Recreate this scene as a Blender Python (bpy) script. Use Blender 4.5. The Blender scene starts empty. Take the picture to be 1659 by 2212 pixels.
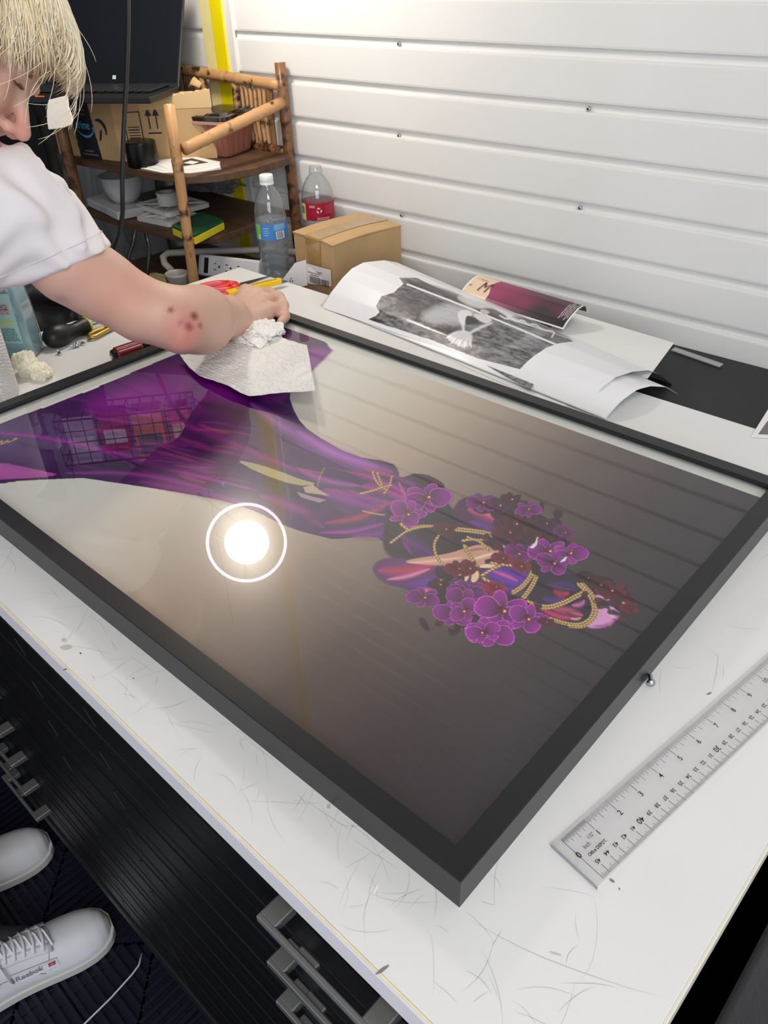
import bpy, bmesh, math, random
import numpy as np
from mathutils import Vector, Matrix, noise

scene = bpy.context.scene
COL = scene.collection
PI = math.pi
random.seed(7)

# ------------------------------------------------------------------ camera
IW, IH = 1659, 2212
F_PX = 1710.7
CAM = np.array([0.2835, -0.4314, 0.5346])
def _rot(rx, ry, rz):
    cx, sx, cy, sy, cz, sz = math.cos(rx), math.sin(rx), math.cos(ry), math.sin(ry), math.cos(rz), math.sin(rz)
    Rx = np.array([[1, 0, 0], [0, cx, -sx], [0, sx, cx]])
    Ry = np.array([[cy, 0, sy], [0, 1, 0], [-sy, 0, cy]])
    Rz = np.array([[cz, -sz, 0], [sz, cz, 0], [0, 0, 1]])
    return Rz @ Ry @ Rx
R = _rot(0.9532, 0.0250, 0.7517)

def ray(px, py):
    v = R @ np.array([px - IW / 2, -(py - IH / 2), -F_PX])
    return v / F_PX
def at(px, py, t):                       # point at depth t along the sight line
    return Vector(CAM + t * ray(px, py))
def onz(px, py, z=0.0):                  # point on the level plane z
    v = ray(px, py); return Vector(CAM + (z - CAM[2]) / v[2] * v)
def ony(px, py, y):
    v = ray(px, py); return Vector(CAM + (y - CAM[1]) / v[1] * v)
WALL_Y, WALL_T = 0.899, math.tan(0.038)
def wall_y(x): return WALL_Y + WALL_T * x
def onwall(px, py, off=0.0):
    v = ray(px, py); t = (WALL_Y - off + WALL_T * CAM[0] - CAM[1]) / (v[1] - WALL_T * v[0])
    return Vector(CAM + t * v)
def project(P):
    P = np.asarray(P, float); q = (P - CAM) @ R
    return np.stack([IW / 2 + F_PX * q[..., 0] / -q[..., 2], IH / 2 - F_PX * q[..., 1] / -q[..., 2]], -1)
def height_at(x, y, py):                 # height of the point of the upright at (x, y) that is seen on row py
    zs = np.linspace(-1, 1.2, 4401)
    q = project(np.stack([np.full_like(zs, x), np.full_like(zs, y), zs], -1))
    return float(zs[np.argmin(abs(q[:, 1] - py))])
def onplane(px, py, P0, ax):             # on the upright plane through P0 with level normal ax
    v = ray(px, py)
    t = ((P0[0] - CAM[0]) * ax[0] + (P0[1] - CAM[1]) * ax[1]) / (v[0] * ax[0] + v[1] * ax[1])
    return Vector(CAM + t * v)

cam_data = bpy.data.cameras.new('camera')
cam = bpy.data.objects.new('camera', cam_data); COL.objects.link(cam)
cam_data.sensor_fit = 'VERTICAL'; cam_data.sensor_height = 36.0
cam_data.lens = F_PX / IH * 36.0
cam_data.clip_start = 0.02
M4 = Matrix([list(R[0]) + [CAM[0]], list(R[1]) + [CAM[1]], list(R[2]) + [CAM[2]], [0, 0, 0, 1]])
cam.matrix_world = M4
scene.camera = cam

# ------------------------------------------------------------------ materials
def lin(c):
    r = []
    for v in c:
        v = v / 255.0
        r.append(v / 12.92 if v <= 0.04045 else ((v + 0.055) / 1.055) ** 2.4)
    return tuple(r)
MATS = {}
def mat(name, rgb, rough=0.5, metal=0.0, spec=0.5, trans=0.0, ior=1.45, alpha=1.0, emit=None, estr=0.0,
        var=0.0, vscale=30.0, bump=0.0, bscale=200.0, sss=0.0, coat=0.0, sheen=0.0, stretch=None, bdist=0.001, vcol=False, rgb2=None):
    if name in MATS: return MATS[name]
    m = bpy.data.materials.new(name); m.use_nodes = True
    nt = m.node_tree; b = nt.nodes['Principled BSDF']
    col = lin(rgb) + (1,)
    b.inputs['Base Color'].default_value = col
    b.inputs['Roughness'].default_value = rough
    b.inputs['Metallic'].default_value = metal
    b.inputs['Specular IOR Level'].default_value = spec
    b.inputs['Transmission Weight'].default_value = trans
    b.inputs['IOR'].default_value = ior
    b.inputs['Alpha'].default_value = alpha
    b.inputs['Coat Weight'].default_value = coat
    b.inputs['Coat Roughness'].default_value = 0.1
    b.inputs['Sheen Weight'].default_value = sheen
    if sss:
        b.inputs['Subsurface Weight'].default_value = sss
        b.inputs['Subsurface Radius'].default_value = (0.01, 0.004, 0.002)
        b.inputs['Subsurface Scale'].default_value = 1.0
    if emit:
        b.inputs['Emission Color'].default_value = lin(emit) + (1,)
        b.inputs['Emission Strength'].default_value = estr
    tc = nt.nodes.new('ShaderNodeTexCoord')
    mp = nt.nodes.new('ShaderNodeMapping'); nt.links.new(tc.outputs['Object'], mp.inputs['Vector'])
    if stretch: mp.inputs['Scale'].default_value = stretch
    if vcol:
        a = nt.nodes.new('ShaderNodeAttribute'); a.attribute_name = 'Col'
        nt.links.new(a.outputs['Color'], b.inputs['Base Color'])
    elif var or rgb2:
        n = nt.nodes.new('ShaderNodeTexNoise'); n.inputs['Scale'].default_value = vscale; n.inputs['Detail'].default_value = 6
        nt.links.new(mp.outputs[0], n.inputs['Vector'])
        mx = nt.nodes.new('ShaderNodeMix'); mx.data_type = 'RGBA'
        cr = nt.nodes.new('ShaderNodeMapRange'); cr.inputs['From Min'].default_value = .3; cr.inputs['From Max'].default_value = .7
        nt.links.new(n.outputs[0], cr.inputs[0]); nt.links.new(cr.outputs[0], mx.inputs[0])
        mx.inputs[6].default_value = tuple(min(1, c * (1 + var)) for c in col[:3]) + (1,)
        mx.inputs[7].default_value = (lin(rgb2) + (1,)) if rgb2 else tuple(c * (1 - var) for c in col[:3]) + (1,)
        nt.links.new(mx.outputs[2], b.inputs['Base Color'])
    if bump:
        n2 = nt.nodes.new('ShaderNodeTexNoise'); n2.inputs['Scale'].default_value = bscale; n2.inputs['Detail'].default_value = 4
        nt.links.new(mp.outputs[0], n2.inputs['Vector'])
        bp = nt.nodes.new('ShaderNodeBump'); bp.inputs['Strength'].default_value = bump; bp.inputs['Distance'].default_value = bdist
        nt.links.new(n2.outputs[0], bp.inputs['Height']); nt.links.new(bp.outputs[0], b.inputs['Normal'])
    MATS[name] = m
    return m

def clear_mat(name, tint=(250, 252, 252), rough=0.02, ior=1.45, gain=1.0, haze=0.0, hazecol=(255, 255, 255), smear=0.0, srough=.2):
    """thin clear sheet: see-through with a Fresnel mirror on top"""
    if name in MATS: return MATS[name]
    m = bpy.data.materials.new(name); m.use_nodes = True; nt = m.node_tree
    nt.nodes.remove(nt.nodes['Principled BSDF']); out = nt.nodes['Material Output']
    t = nt.nodes.new('ShaderNodeBsdfTransparent'); t.inputs[0].default_value = lin(tint) + (1,)
    g = nt.nodes.new('ShaderNodeBsdfGlossy'); g.inputs['Roughness'].default_value = rough
    fr = nt.nodes.new('ShaderNodeFresnel'); fr.inputs[0].default_value = ior
    geo = nt.nodes.new('ShaderNodeNewGeometry'); sg = nt.nodes.new('ShaderNodeMath'); sg.operation = 'MULTIPLY_ADD'; sg.inputs[1].default_value = -2; sg.inputs[2].default_value = 1
    nt.links.new(geo.outputs['Backfacing'], sg.inputs[0])
    pw = nt.nodes.new('ShaderNodeMath'); pw.operation = 'POWER'; pw.inputs[0].default_value = ior; nt.links.new(sg.outputs[0], pw.inputs[1]); nt.links.new(pw.outputs[0], fr.inputs[0])
    mu = nt.nodes.new('ShaderNodeMath'); mu.operation = 'MULTIPLY'; mu.inputs[1].default_value = gain; mu.use_clamp = True
    nt.links.new(fr.outputs[0], mu.inputs[0])
    mx = nt.nodes.new('ShaderNodeMixShader'); nt.links.new(mu.outputs[0], mx.inputs[0])
    nt.links.new(t.outputs[0], mx.inputs[1]); nt.links.new(g.outputs[0], mx.inputs[2])
    last = mx
    if smear:
        g2 = nt.nodes.new('ShaderNodeBsdfGlossy'); g2.inputs['Roughness'].default_value = srough; g2.inputs[0].default_value = (1, .97, .9, 1)
        m3 = nt.nodes.new('ShaderNodeMixShader'); m3.inputs[0].default_value = smear
        nt.links.new(last.outputs[0], m3.inputs[1]); nt.links.new(g2.outputs[0], m3.inputs[2]); last = m3
    if haze:
        d = nt.nodes.new('ShaderNodeBsdfDiffuse'); d.inputs[0].default_value = lin(hazecol) + (1,)
        m2 = nt.nodes.new('ShaderNodeMixShader'); m2.inputs[0].default_value = haze
        nt.links.new(last.outputs[0], m2.inputs[1]); nt.links.new(d.outputs[0], m2.inputs[2]); last = m2
    nt.links.new(last.outputs[0], out.inputs['Surface'])
    MATS[name] = m
    return m

# ------------------------------------------------------------------ objects
def tag(o, label=None, cat=None, group=None, kind=None):
    if label: o['label'] = label
    if cat: o['category'] = cat
    if group: o['group'] = group
    if kind: o['kind'] = kind
    return o
def empty(name, loc=(0, 0, 0)):
    o = bpy.data.objects.new(name, None); COL.objects.link(o); o.location = loc; o.empty_display_size = 0.02
    return o
def thing(name, label, cat, loc=(0, 0, 0), group=None):
    return tag(empty(name, loc), label, cat, group)

class MB:
    """collects geometry in world coordinates, then links it as one mesh object"""
    def __init__(s): s.v = []; s.f = []; s.col = []; s.mi = []; s.cur = 0
    def add(s, verts, faces):
        o = len(s.v); s.v.extend([tuple(v) for v in verts])
        s.f.extend([tuple(i + o for i in f) for f in faces]); s.mi.extend([s.cur] * len(faces))
        return s
    def box(s, c, size, M=None):
        x, y, z = size[0] / 2, size[1] / 2, size[2] / 2
        vs = [Vector((a, b, d)) for a in (-x, x) for b in (-y, y) for d in (-z, z)]
        if M is not None: vs = [M @ v for v in vs]
        vs = [v + Vector(c) for v in vs]
        return s.add(vs, [(0, 1, 3, 2), (4, 6, 7, 5), (0, 4, 5, 1), (2, 3, 7, 6), (0, 2, 6, 4), (1, 5, 7, 3)])
    def prism(s, base, up):
        """closed prism: list of base points, offset vector"""
        n = len(base); b = [Vector(p) for p in base]; t = [p + Vector(up) for p in b]
        fs = [tuple(range(n))[::-1], tuple(range(n, 2 * n))] + [(i, (i + 1) % n, n + (i + 1) % n, n + i) for i in range(n)]
        return s.add(b + t, fs)
    def tube(s, pts, rad, n=10, cap=True, flat=1.0):
        pts = [Vector(p) for p in pts]; k = len(pts)
        if not hasattr(rad, '__len__'): rad = [rad] * k
        vs = []; prev = None
        for i, p in enumerate(pts):
            d = (pts[min(i + 1, k - 1)] - pts[max(i - 1, 0)]); d = d.normalized() if d.length > 1e-9 else Vector((0, 0, 1))
            if prev is None:
                a = d.orthogonal().normalized()
            else:
                a = (prev - d * prev.dot(d)); a = a.normalized() if a.length > 1e-6 else d.orthogonal().normalized()
            prev = a; b = d.cross(a)
            for j in range(n):
                th = 2 * PI * j / n
                vs.append(p + (a * math.cos(th) + b * math.sin(th) * flat) * rad[i])
        fs = [(i * n + j, i * n + (j + 1) % n, (i + 1) * n + (j + 1) % n, (i + 1) * n + j) for i in range(k - 1) for j in range(n)]
        if cap: fs += [tuple(range(n))[::-1], tuple((k - 1) * n + j for j in range(n))]
        return s.add(vs, fs)
    def lathe(s, base, prof, n=40, axis=(0, 0, 1), cap=False, a0=0, a1=2 * PI, wob=None):
        """prof = [(r, h)...] spun about axis through base"""
        ax = Vector(axis).normalized(); a = ax.orthogonal().normalized()
        if abs(ax.z) > .99: a = Vector((1, 0, 0))
        b = ax.cross(a); full = abs(a1 - a0 - 2 * PI) < 1e-6; m = n if full else n + 1
        vs = []
        for r, h in prof:
            for j in range(m):
                th = a0 + (a1 - a0) * j / n
                rr = r if wob is None else r * wob(th, h)
                vs.append(Vector(base) + (a * math.cos(th) + b * math.sin(th)) * rr + ax * h)
        fs = []
        for i in range(len(prof) - 1):
            for j in range(n):
                fs.append((i * m + j, i * m + (j + 1) % m, (i + 1) * m + (j + 1) % m, (i + 1) * m + j))
        if cap:
            fs.append(tuple(range(m))[::-1]); fs.append(tuple((len(prof) - 1) * m + j for j in range(m)))
        return s.add(vs, fs)
    def grid(s, P, closed=False):
        """P[i][j] of points"""
        ni, nj = len(P), len(P[0])
        vs = [p for row in P for p in row]
        return s.add(vs, [(i * nj + j, i * nj + j + 1, (i + 1) * nj + j + 1, (i + 1) * nj + j) for i in range(ni - 1) for j in range(nj - 1)])
    def build(s, name, material, parent=None, smooth=False, bevel=0.0, loc=None, thick=0.0, subd=0, seg=2):
        me = bpy.data.meshes.new(name)
        c = Vector(loc) if loc is not None else (parent_origin(parent) if parent else centre(s.v))
        me.from_pydata([tuple(Vector(v) - c) for v in s.v], [], s.f)
        me.update()
        o = bpy.data.objects.new(name, me); COL.objects.link(o)
        if parent is not None: o.parent = parent
        if parent is None: o.location = c
        ms = material if isinstance(material, (list, tuple)) else [material]
        for m in ms: me.materials.append(m)
        if len(ms) > 1: me.polygons.foreach_set('material_index', s.mi)
        if smooth: me.polygons.foreach_set('use_smooth', [True] * len(me.polygons))
        bm = bmesh.new(); bm.from_mesh(me); bmesh.ops.recalc_face_normals(bm, faces=bm.faces); bm.to_mesh(me); bm.free()
        if thick:
            md = o.modifiers.new('thick', 'SOLIDIFY'); md.thickness = thick; md.offset = 0
        if bevel:
            md = o.modifiers.new('bevel', 'BEVEL'); md.width = bevel; md.segments = seg; md.limit_method = 'ANGLE'
            if not smooth:
                me.polygons.foreach_set('use_smooth', [True] * len(me.polygons)); md.harden_normals = True
        if subd:
            md = o.modifiers.new('sub', 'SUBSURF'); md.levels = subd; md.render_levels = subd
        return o
def centre(vs):
    a = np.array([tuple(v) for v in vs]); return Vector(((a[:, 0].min() + a[:, 0].max()) / 2, (a[:, 1].min() + a[:, 1].max()) / 2, a[:, 2].min()))
def parent_origin(p):
    c = Vector((0, 0, 0))
    while p is not None: c += p.location; p = p.parent
    return c
def rotz(a): return Matrix.Rotation(a, 3, 'Z')

def fill_mesh(name, verts, faces, material, parent=None, smooth=True, cols=None):
    """numpy arrays in world coordinates -> object (fast path)"""
    c = np.array(parent_origin(parent)) if parent is not None else np.array(centre(verts[:: max(1, len(verts) // 5000)]))
    me = bpy.data.meshes.new(name); n = len(verts); m = len(faces); k = faces.shape[1]
    me.vertices.add(n); me.vertices.foreach_set('co', (verts - c).astype(np.float32).ravel())
    me.loops.add(m * k); me.loops.foreach_set('vertex_index', faces.astype(np.int32).ravel())
    me.polygons.add(m); me.polygons.foreach_set('loop_start', np.arange(0, m * k, k, dtype=np.int32))
    me.polygons.foreach_set('loop_total', np.full(m, k, np.int32))
    me.polygons.foreach_set('use_smooth', np.full(m, smooth, bool))
    me.update(calc_edges=True); me.validate()
    if cols is not None:
        a = me.color_attributes.new('Col', 'FLOAT_COLOR', 'POINT')
        a.data.foreach_set('color', np.concatenate([cols, np.ones((n, 1))], 1).astype(np.float32).ravel())
    o = bpy.data.objects.new(name, me); COL.objects.link(o)
    if parent is not None: o.parent = parent
    else: o.location = c
    me.materials.append(material)
    return o

def text(body, O, ex, ey, size, material, parent=None, name='lettering', align='LEFT', into=None, shear=0.0, xs=1.0, wt=0.0):
    """flat lettering in the plane spanned by ex, ey (world vectors) with its baseline starting at O"""
    cu = bpy.data.curves.new('t', 'FONT'); cu.body = body; cu.size = 1.0; cu.align_x = align; cu.fill_mode = 'FRONT'; cu.resolution_u = 3
    cu.shear = shear; cu.offset = wt
    ob = bpy.data.objects.new('t', cu); COL.objects.link(ob)
    dg = bpy.context.evaluated_depsgraph_get(); dg.update()
    me = bpy.data.meshes.new_from_object(ob.evaluated_get(dg))
    ex = Vector(ex).normalized(); ey = Vector(ey).normalized(); O = Vector(O)
    vs = [O + ex * v.co.x * size * xs + ey * v.co.y * size for v in me.vertices]
    fs = [tuple(p.vertices) for p in me.polygons]
    bpy.data.objects.remove(ob); bpy.data.curves.remove(cu); bpy.data.meshes.remove(me)
    mb = into or MB(); mb.add(vs, fs)
    if into is None: return mb.build(name, material, parent)

# ------------------------------------------------------------------ implicit surfaces
class SDF:
    """smooth union of round cones and ellipsoids, meshed block by block (surface nets)"""
    def __init__(s, k=0.01): s.p = []; s.k = k; s.post = None; s.cut = []
    def cone(s, a, b, ra, rb, k=None): s.p.append(('c', np.array(a, float), np.array(b, float), ra, rb, k or s.k)); return s
    def ell(s, c, r, M=None, k=None):
        s.p.append(('e', np.array(c, float), np.array(r, float), np.eye(3) if M is None else np.array(M, float), None, k or s.k)); return s
    def dig(s, c, r, M=None, k=None):
        s.cut.append((np.array(c, float), np.array(r, float), np.eye(3) if M is None else np.array(M, float), k or s.k)); return s
    def val(s, X, idx=None):
        d = None
        for i, q in enumerate(s.p):
            if idx is not None and i not in idx: continue
            if q[0] == 'c':
                a, b, ra, rb, k = q[1], q[2], q[3], q[4], q[5]
                ab = b - a; t = np.clip(((X - a) @ ab) / (ab @ ab + 1e-12), 0, 1)
                e = np.sqrt(((X - a - t[..., None] * ab) ** 2).sum(-1)) - (ra + (rb - ra) * t)
            else:
                c, r, M, k = q[1], q[2], q[3], q[5]
                L = (X - c) @ M; kk = np.sqrt(((L / r) ** 2).sum(-1)); k2 = np.sqrt(((L / r ** 2) ** 2).sum(-1)) + 1e-9
                e = kk * (kk - 1) / k2
            if d is None: d = e
            else:
                h = np.clip(.5 + .5 * (d - e) / k, 0, 1); d = d * (1 - h) + e * h - k * h * (1 - h)
        for c, r, M, k in s.cut:
            L = (X - c) @ M; kk = np.sqrt(((L / r) ** 2).sum(-1)); k2 = np.sqrt(((L / r ** 2) ** 2).sum(-1)) + 1e-9
            e = -(kk * (kk - 1) / k2)
            h = np.clip(.5 - .5 * (d - e) / k, 0, 1); d = d * (1 - h) + e * h + k * h * (1 - h)
        if s.post is not None: d = s.post(X, d)
        return d
    def near(s, c, rad):
        ds = []
        sv, sp, sc = s.p, s.post, s.cut; s.post = None; s.cut = []
        for q in sv: s.p = [q]; ds.append(float(s.val(c[None])[0]))
        s.p, s.post, s.cut = sv, sp, sc; m = min(ds)
        return set(i for i, d in enumerate(ds) if d < max(m, 0) + 2 * rad + 2 * s.k)
    def mesh(s, lo, hi, step, B=28, margin=0.02):
        lo = np.array(lo, float); hi = np.array(hi, float); N = np.ceil((hi - lo) / step).astype(int) + 1
        VI, VP, Q = [], [], []
        nb = np.ceil(N / B).astype(int); rad = step * B * .5 * 1.7321
        S1, S2 = int(N[1] + 4), int(N[2] + 4)
        for bx in range(nb[0]):
            for by in range(nb[1]):
                for bz in range(nb[2]):
                    o = np.array([bx, by, bz]) * B
                    c = lo + (o + B / 2) * step
                    if abs(float(s.val(c[None])[0])) > rad + margin: continue
                    keep = s.near(c, rad + margin)
                    I = np.stack(np.meshgrid(*[np.arange(o[i] - 1, o[i] + B + 1) for i in range(3)], indexing='ij'), -1)
                    V = s.val(lo + I * step, keep); neg = V < 0
                    if neg.all() or not neg.any(): continue
                    n = B + 1
                    acc = np.zeros((n, n, n, 3)); cnt = np.zeros((n, n, n))
                    cs = [(i, j, k) for i in (0, 1) for j in (0, 1) for k in (0, 1)]
                    for a in cs:
                        for ax in range(3):
                            if a[ax]: continue
                            b = list(a); b[ax] = 1
                            va = V[a[0]:a[0] + n, a[1]:a[1] + n, a[2]:a[2] + n]; vb = V[b[0]:b[0] + n, b[1]:b[1] + n, b[2]:b[2] + n]
                            m = (va < 0) != (vb < 0)
                            t = np.where(m, va / np.where(va == vb, 1, va - vb), 0)
                            for c3 in range(3):
                                acc[..., c3] += np.where(m, a[c3] + (t if c3 == ax else 0), 0)
                            cnt += m
                    ok = cnt > 0
                    idx = np.argwhere(ok)
                    g = idx + (o - 1)
                    key = ((g[:, 0] + 2) * S1 + (g[:, 1] + 2)) * S2 + (g[:, 2] + 2)
                    VI.append(key); VP.append(lo + (g + acc[ok] / cnt[ok][:, None]) * step)
                    for ax in range(3):
                        e1, e2 = (ax + 1) % 3, (ax + 2) % 3
                        va = V[1:B + 1, 1:B + 1, 1:B + 1]
                        sl = [slice(1, B + 1)] * 3; sl[ax] = slice(2, B + 2); vb = V[tuple(sl)]
                        m = (va < 0) != (vb < 0); w = np.argwhere(m) + o
                        if not len(w): continue
                        fl = (va < 0)[m]
                        u1 = np.zeros(3, int); u1[e1] = 1; u2 = np.zeros(3, int); u2[e2] = 1
                        cells = [w - u1 - u2, w - u2, w, w - u1]
                        kk = np.stack([((q[:, 0] + 2) * S1 + (q[:, 1] + 2)) * S2 + (q[:, 2] + 2) for q in cells], 1)
                        kk[~fl] = kk[~fl][:, ::-1]
                        Q.append(kk)
        VI = np.concatenate(VI); VP = np.concatenate(VP); Q = np.concatenate(Q)
        u, first = np.unique(VI, return_index=True); P = VP[first]
        f = np.searchsorted(u, Q); good = (f < len(u)).all(1); f = f[good]; good = (u[f] == Q[good]).all(1)
        return P, f[good]
def largest(P, F):
    lab = np.arange(len(P))
    while True:
        m = lab[F].min(1); new = lab.copy()
        for k in range(F.shape[1]): np.minimum.at(new, F[:, k], m)
        new = new[new]
        if (new == lab).all(): break
        lab = new
    u, n = np.unique(lab, return_counts=True); keep = lab == u[n.argmax()]
    idx = np.cumsum(keep) - 1; f = F[keep[F].all(1)]
    return P[keep], idx[f]
def relax(P, F, it=2, lam=.5):
    n = len(P)
    for _ in range(it):
        acc = np.zeros_like(P); cnt = np.zeros(n)
        for a, b in ((0, 1), (1, 2), (2, 3), (3, 0)):
            np.add.at(acc, F[:, a], P[F[:, b]]); np.add.at(cnt, F[:, a], 1)
            np.add.at(acc, F[:, b], P[F[:, a]]); np.add.at(cnt, F[:, b], 1)
        P = P * (1 - lam) + lam * acc / np.maximum(cnt, 1)[:, None]
    return P

def blob(name, c, r, amp, freq, seed, material, parent=None, sub=5, M=None, ridged=True, squash=None):
    bm = bmesh.new(); bmesh.ops.create_icosphere(bm, subdivisions=sub, radius=1.0)
    off = Vector((seed * 7.3, seed * 3.1, seed * 5.7))
    for v in bm.verts:
        d = v.co.normalized(); q = d * freq + off
        n = noise.noise(q) + .5 * noise.noise(q * 2.1)
        if ridged: n = .55 - 1.6 * abs(n)
        p = Vector((d.x * r[0], d.y * r[1], d.z * r[2])) * (1 + amp * n)
        if squash is not None and p.z < squash: p.z = squash
        if M is not None: p = M @ p
        v.co = p
    me = bpy.data.meshes.new(name); bm.to_mesh(me); bm.free()
    me.polygons.foreach_set('use_smooth', [True] * len(me.polygons)); me.materials.append(material)
    o = bpy.data.objects.new(name, me); COL.objects.link(o)
    o.location = Vector(c) - (parent_origin(parent) if parent else Vector())
    if parent: o.parent = parent
    return o

# the picture frame's own axes (it lies a little askew on the worktop)
FA, FX, FY, FD, FT, FWD = 0.0219, 0.1171, -0.1975, 0.6194, 0.0315, 0.9105
def FR(u, v, z): return Vector((FX + math.cos(FA) * u - math.sin(FA) * v, FY + math.sin(FA) * u + math.cos(FA) * v, z))
# ================================================================== room
m_wall = mat('white slatwall', (232, 231, 228), .38, var=.03, vscale=3, bump=.05, bscale=60)
m_screw = mat('zinc screw', (190, 195, 200), .28, 1.0)
m_dark = mat('dark slot', (25, 24, 24), .6)
P0 = .0796; G0 = .3816
def structure(o): o['kind'] = 'structure'; return o

mb = MB()
x0, x1 = -3.0, 1.8
prof = []                                 # (height, depth): grooves every 8 cm
k = -17
while k < 24:
    zt = G0 + k * P0                      # upper lip of the slat below the groove
    prof += [(zt - .004, 0.0), (zt - .0012, -.0006), (zt, -.0025), (zt + .0002, -.0085), (zt + .0125, -.0085), (zt + .0132, -.004), (zt + .0145, -.0008), (zt + .018, 0.0)]
    k += 1
def wp(x, z, dep): return Vector((x, wall_y(x) - dep, z))
rows = [[wp(x0, z, d), wp(x1, z, d)] for z, d in prof]
mb.grid(rows)
mb.add([wp(x0, -.98, 0), wp(x1, -.98, 0), wp(x1, prof[0][0], 0), wp(x0, prof[0][0], 0)], [(0, 1, 2, 3)])
mb.add([wp(x0, -.98, -.05), wp(x1, -.98, -.05), wp(x1, 2.28, -.05), wp(x0, 2.28, -.05)], [(0, 1, 2, 3)])
wall = structure(mb.build('wall_back', m_wall))

FLOOR = -.90
mb = MB(); mb.box((-.6, -.5, FLOOR - .02), (4.8, 3.2, .03)); structure(mb.build('floor', mat('dark floor', (14, 14, 20), .55)))
mb = MB(); mb.box((-.6, -.6, 2.29), (5.2, 3.6, .03)); structure(mb.build('ceiling', mat('ceiling grey', (120, 117, 113), .8)))
m_lw = mat('dark grey wall', (62, 60, 58), .7, var=.3, vscale=2)
mb = MB(); mb.box((-3.02, -.6, .69), (.04, 3.6, 3.2)); structure(mb.build('wall_left', m_lw))

# interlocking floor tiles: ribs turned a quarter in each triangle of a tile
m_mat = mat('navy rib mat', (20, 19, 40), .5, bump=.2, bscale=300)
TS = .30
def tile(cx, cy, label, grp):
    mb = MB()
    mb.box((cx, cy, FLOOR + .0015), (TS - .003, TS - .003, .006))
    n = 9; h = TS / 2
    for i in range(1, n + 1):
        r = h * i / n - .006; w = .007
        for a in range(4):
            M = rotz(a * PI / 2); c = M @ Vector((0, r, 0)); L = 2 * r + w * .2
            mb.box((cx + c.x, cy + c.y, FLOOR + .0075), (L, w, .007), M)
    for a in range(4):
        M = rotz(a * PI / 2 + PI / 4)
        mb.box((cx, cy, FLOOR + .0055), (TS * 1.33, .004, .004), M)
        M = rotz(a * PI / 2)
    for i in range(-4, 5):
        if i:
            mb.box((cx + i * TS / 9.5, cy, FLOOR + .0052), (.0035, TS * .96, .0035)); mb.box((cx, cy + i * TS / 9.5, FLOOR + .0052), (TS * .96, .0035, .0035))
    o = mb.build('floor_tile', m_mat); tag(o, label, 'floor tile', grp)
tcx, tcy = -.52, -.52
for i in range(-2, 3):
    for j in range(-3, 2):
        if -1.3 < tcx + i * TS < .0 and -1.0 < tcy + j * TS < .1:
            tile(tcx + i * TS, tcy + j * TS, 'dark navy ribbed plastic floor tile around the white shoes', 'interlocking ribbed floor tiles')

# white trim with the yellow strip over the wall joint
m_trim = mat('white trim', (226, 225, 220), .35)
m_cream = mat('cream strip', (238, 226, 160), .5, var=.05, vscale=20)
m_yel = mat('yellow strip', (236, 218, 14), .42)
xs = [onwall(q, 0).x for q in (436, 459, 484, 500)]
trim = MB()
z0, z1 = -.95, 2.27
def wallbox(mb, xa, xb, d0, d1, za, zb):
    mb.prism([wp(xa, za, d0), wp(xb, za, d0), wp(xb, za, d1), wp(xa, za, d1)], (0, 0, zb - za))
wallbox(trim, xs[0] - .004, xs[3], -.001, .006, z0, z1)
tr = structure(trim.build('trim_1', m_trim, bevel=.0015))
mb = MB(); wallbox(mb, xs[0], xs[1], .006, .010, z0, z1); structure(mb.build('cream_strip', m_cream, tr, bevel=.001))
mb = MB(); wallbox(mb, xs[1], xs[2], .006, .011, z0, z1); structure(mb.build('yellow_strip', m_yel, tr, bevel=.001))

# screws in the grooves
def wall_screw(px, py, lab):
    p = onwall(px, py, -.006); ax = Vector((0, -1, 0))
    s = MB(); s.lathe(p, [(.0001, .003), (.002, .0029), (.0036, .002), (.0038, 0)], 16, ax, cap=True)
    o = s.build('wall_screw', m_screw, smooth=True); tag(o, lab, 'screw', 'screws in the wall grooves')
    s = MB()
    for a in (.6, .6 + PI / 2):
        d = Vector((math.cos(a), 0, math.sin(a))) * .0022; e = Vector((-math.sin(a), 0, math.cos(a))) * .0005; c = p + ax * .0034
        s.add([c - d - e, c + d - e, c + d + e, c - d + e], [(0, 1, 2, 3)])
    s.build('cross_slot', m_dark, o)
wall_screw(862, 95, 'zinc screw in the uppermost screwed groove, above the bamboo shelf height')
wall_screw(1272, 235, 'bright cross-head screw high on the right half of the white wall')
wall_screw(862, 293, 'zinc screw with torn plastic around it, halfway up the wall')
wall_screw(1253, 449, 'small cross-head screw on the right with a dark hole under it')
wall_screw(868, 465, 'zinc screw just above the taped cardboard box')

# ================================================================== worktop and tool chest
m_top = bpy.data.materials.new('white laminate'); m_top.use_nodes = True
nt = m_top.node_tree; b = nt.nodes['Principled BSDF']; b.inputs['Roughness'].default_value = .3
tc = nt.nodes.new('ShaderNodeTexCoord')
sm = nt.nodes.new('ShaderNodeTexNoise'); sm.inputs['Scale'].default_value = 5; sm.inputs['Detail'].default_value = 8; nt.links.new(tc.outputs['Object'], sm.inputs['Vector'])
base = nt.nodes.new('ShaderNodeMix'); base.data_type = 'RGBA'; nt.links.new(sm.outputs[0], base.inputs[0])
base.inputs[6].default_value = lin((222, 221, 220)) + (1,); base.inputs[7].default_value = lin((236, 235, 233)) + (1,)
nt.links.new(base.outputs[2], b.inputs['Base Color'])
MATS['white laminate'] = m_top

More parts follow.
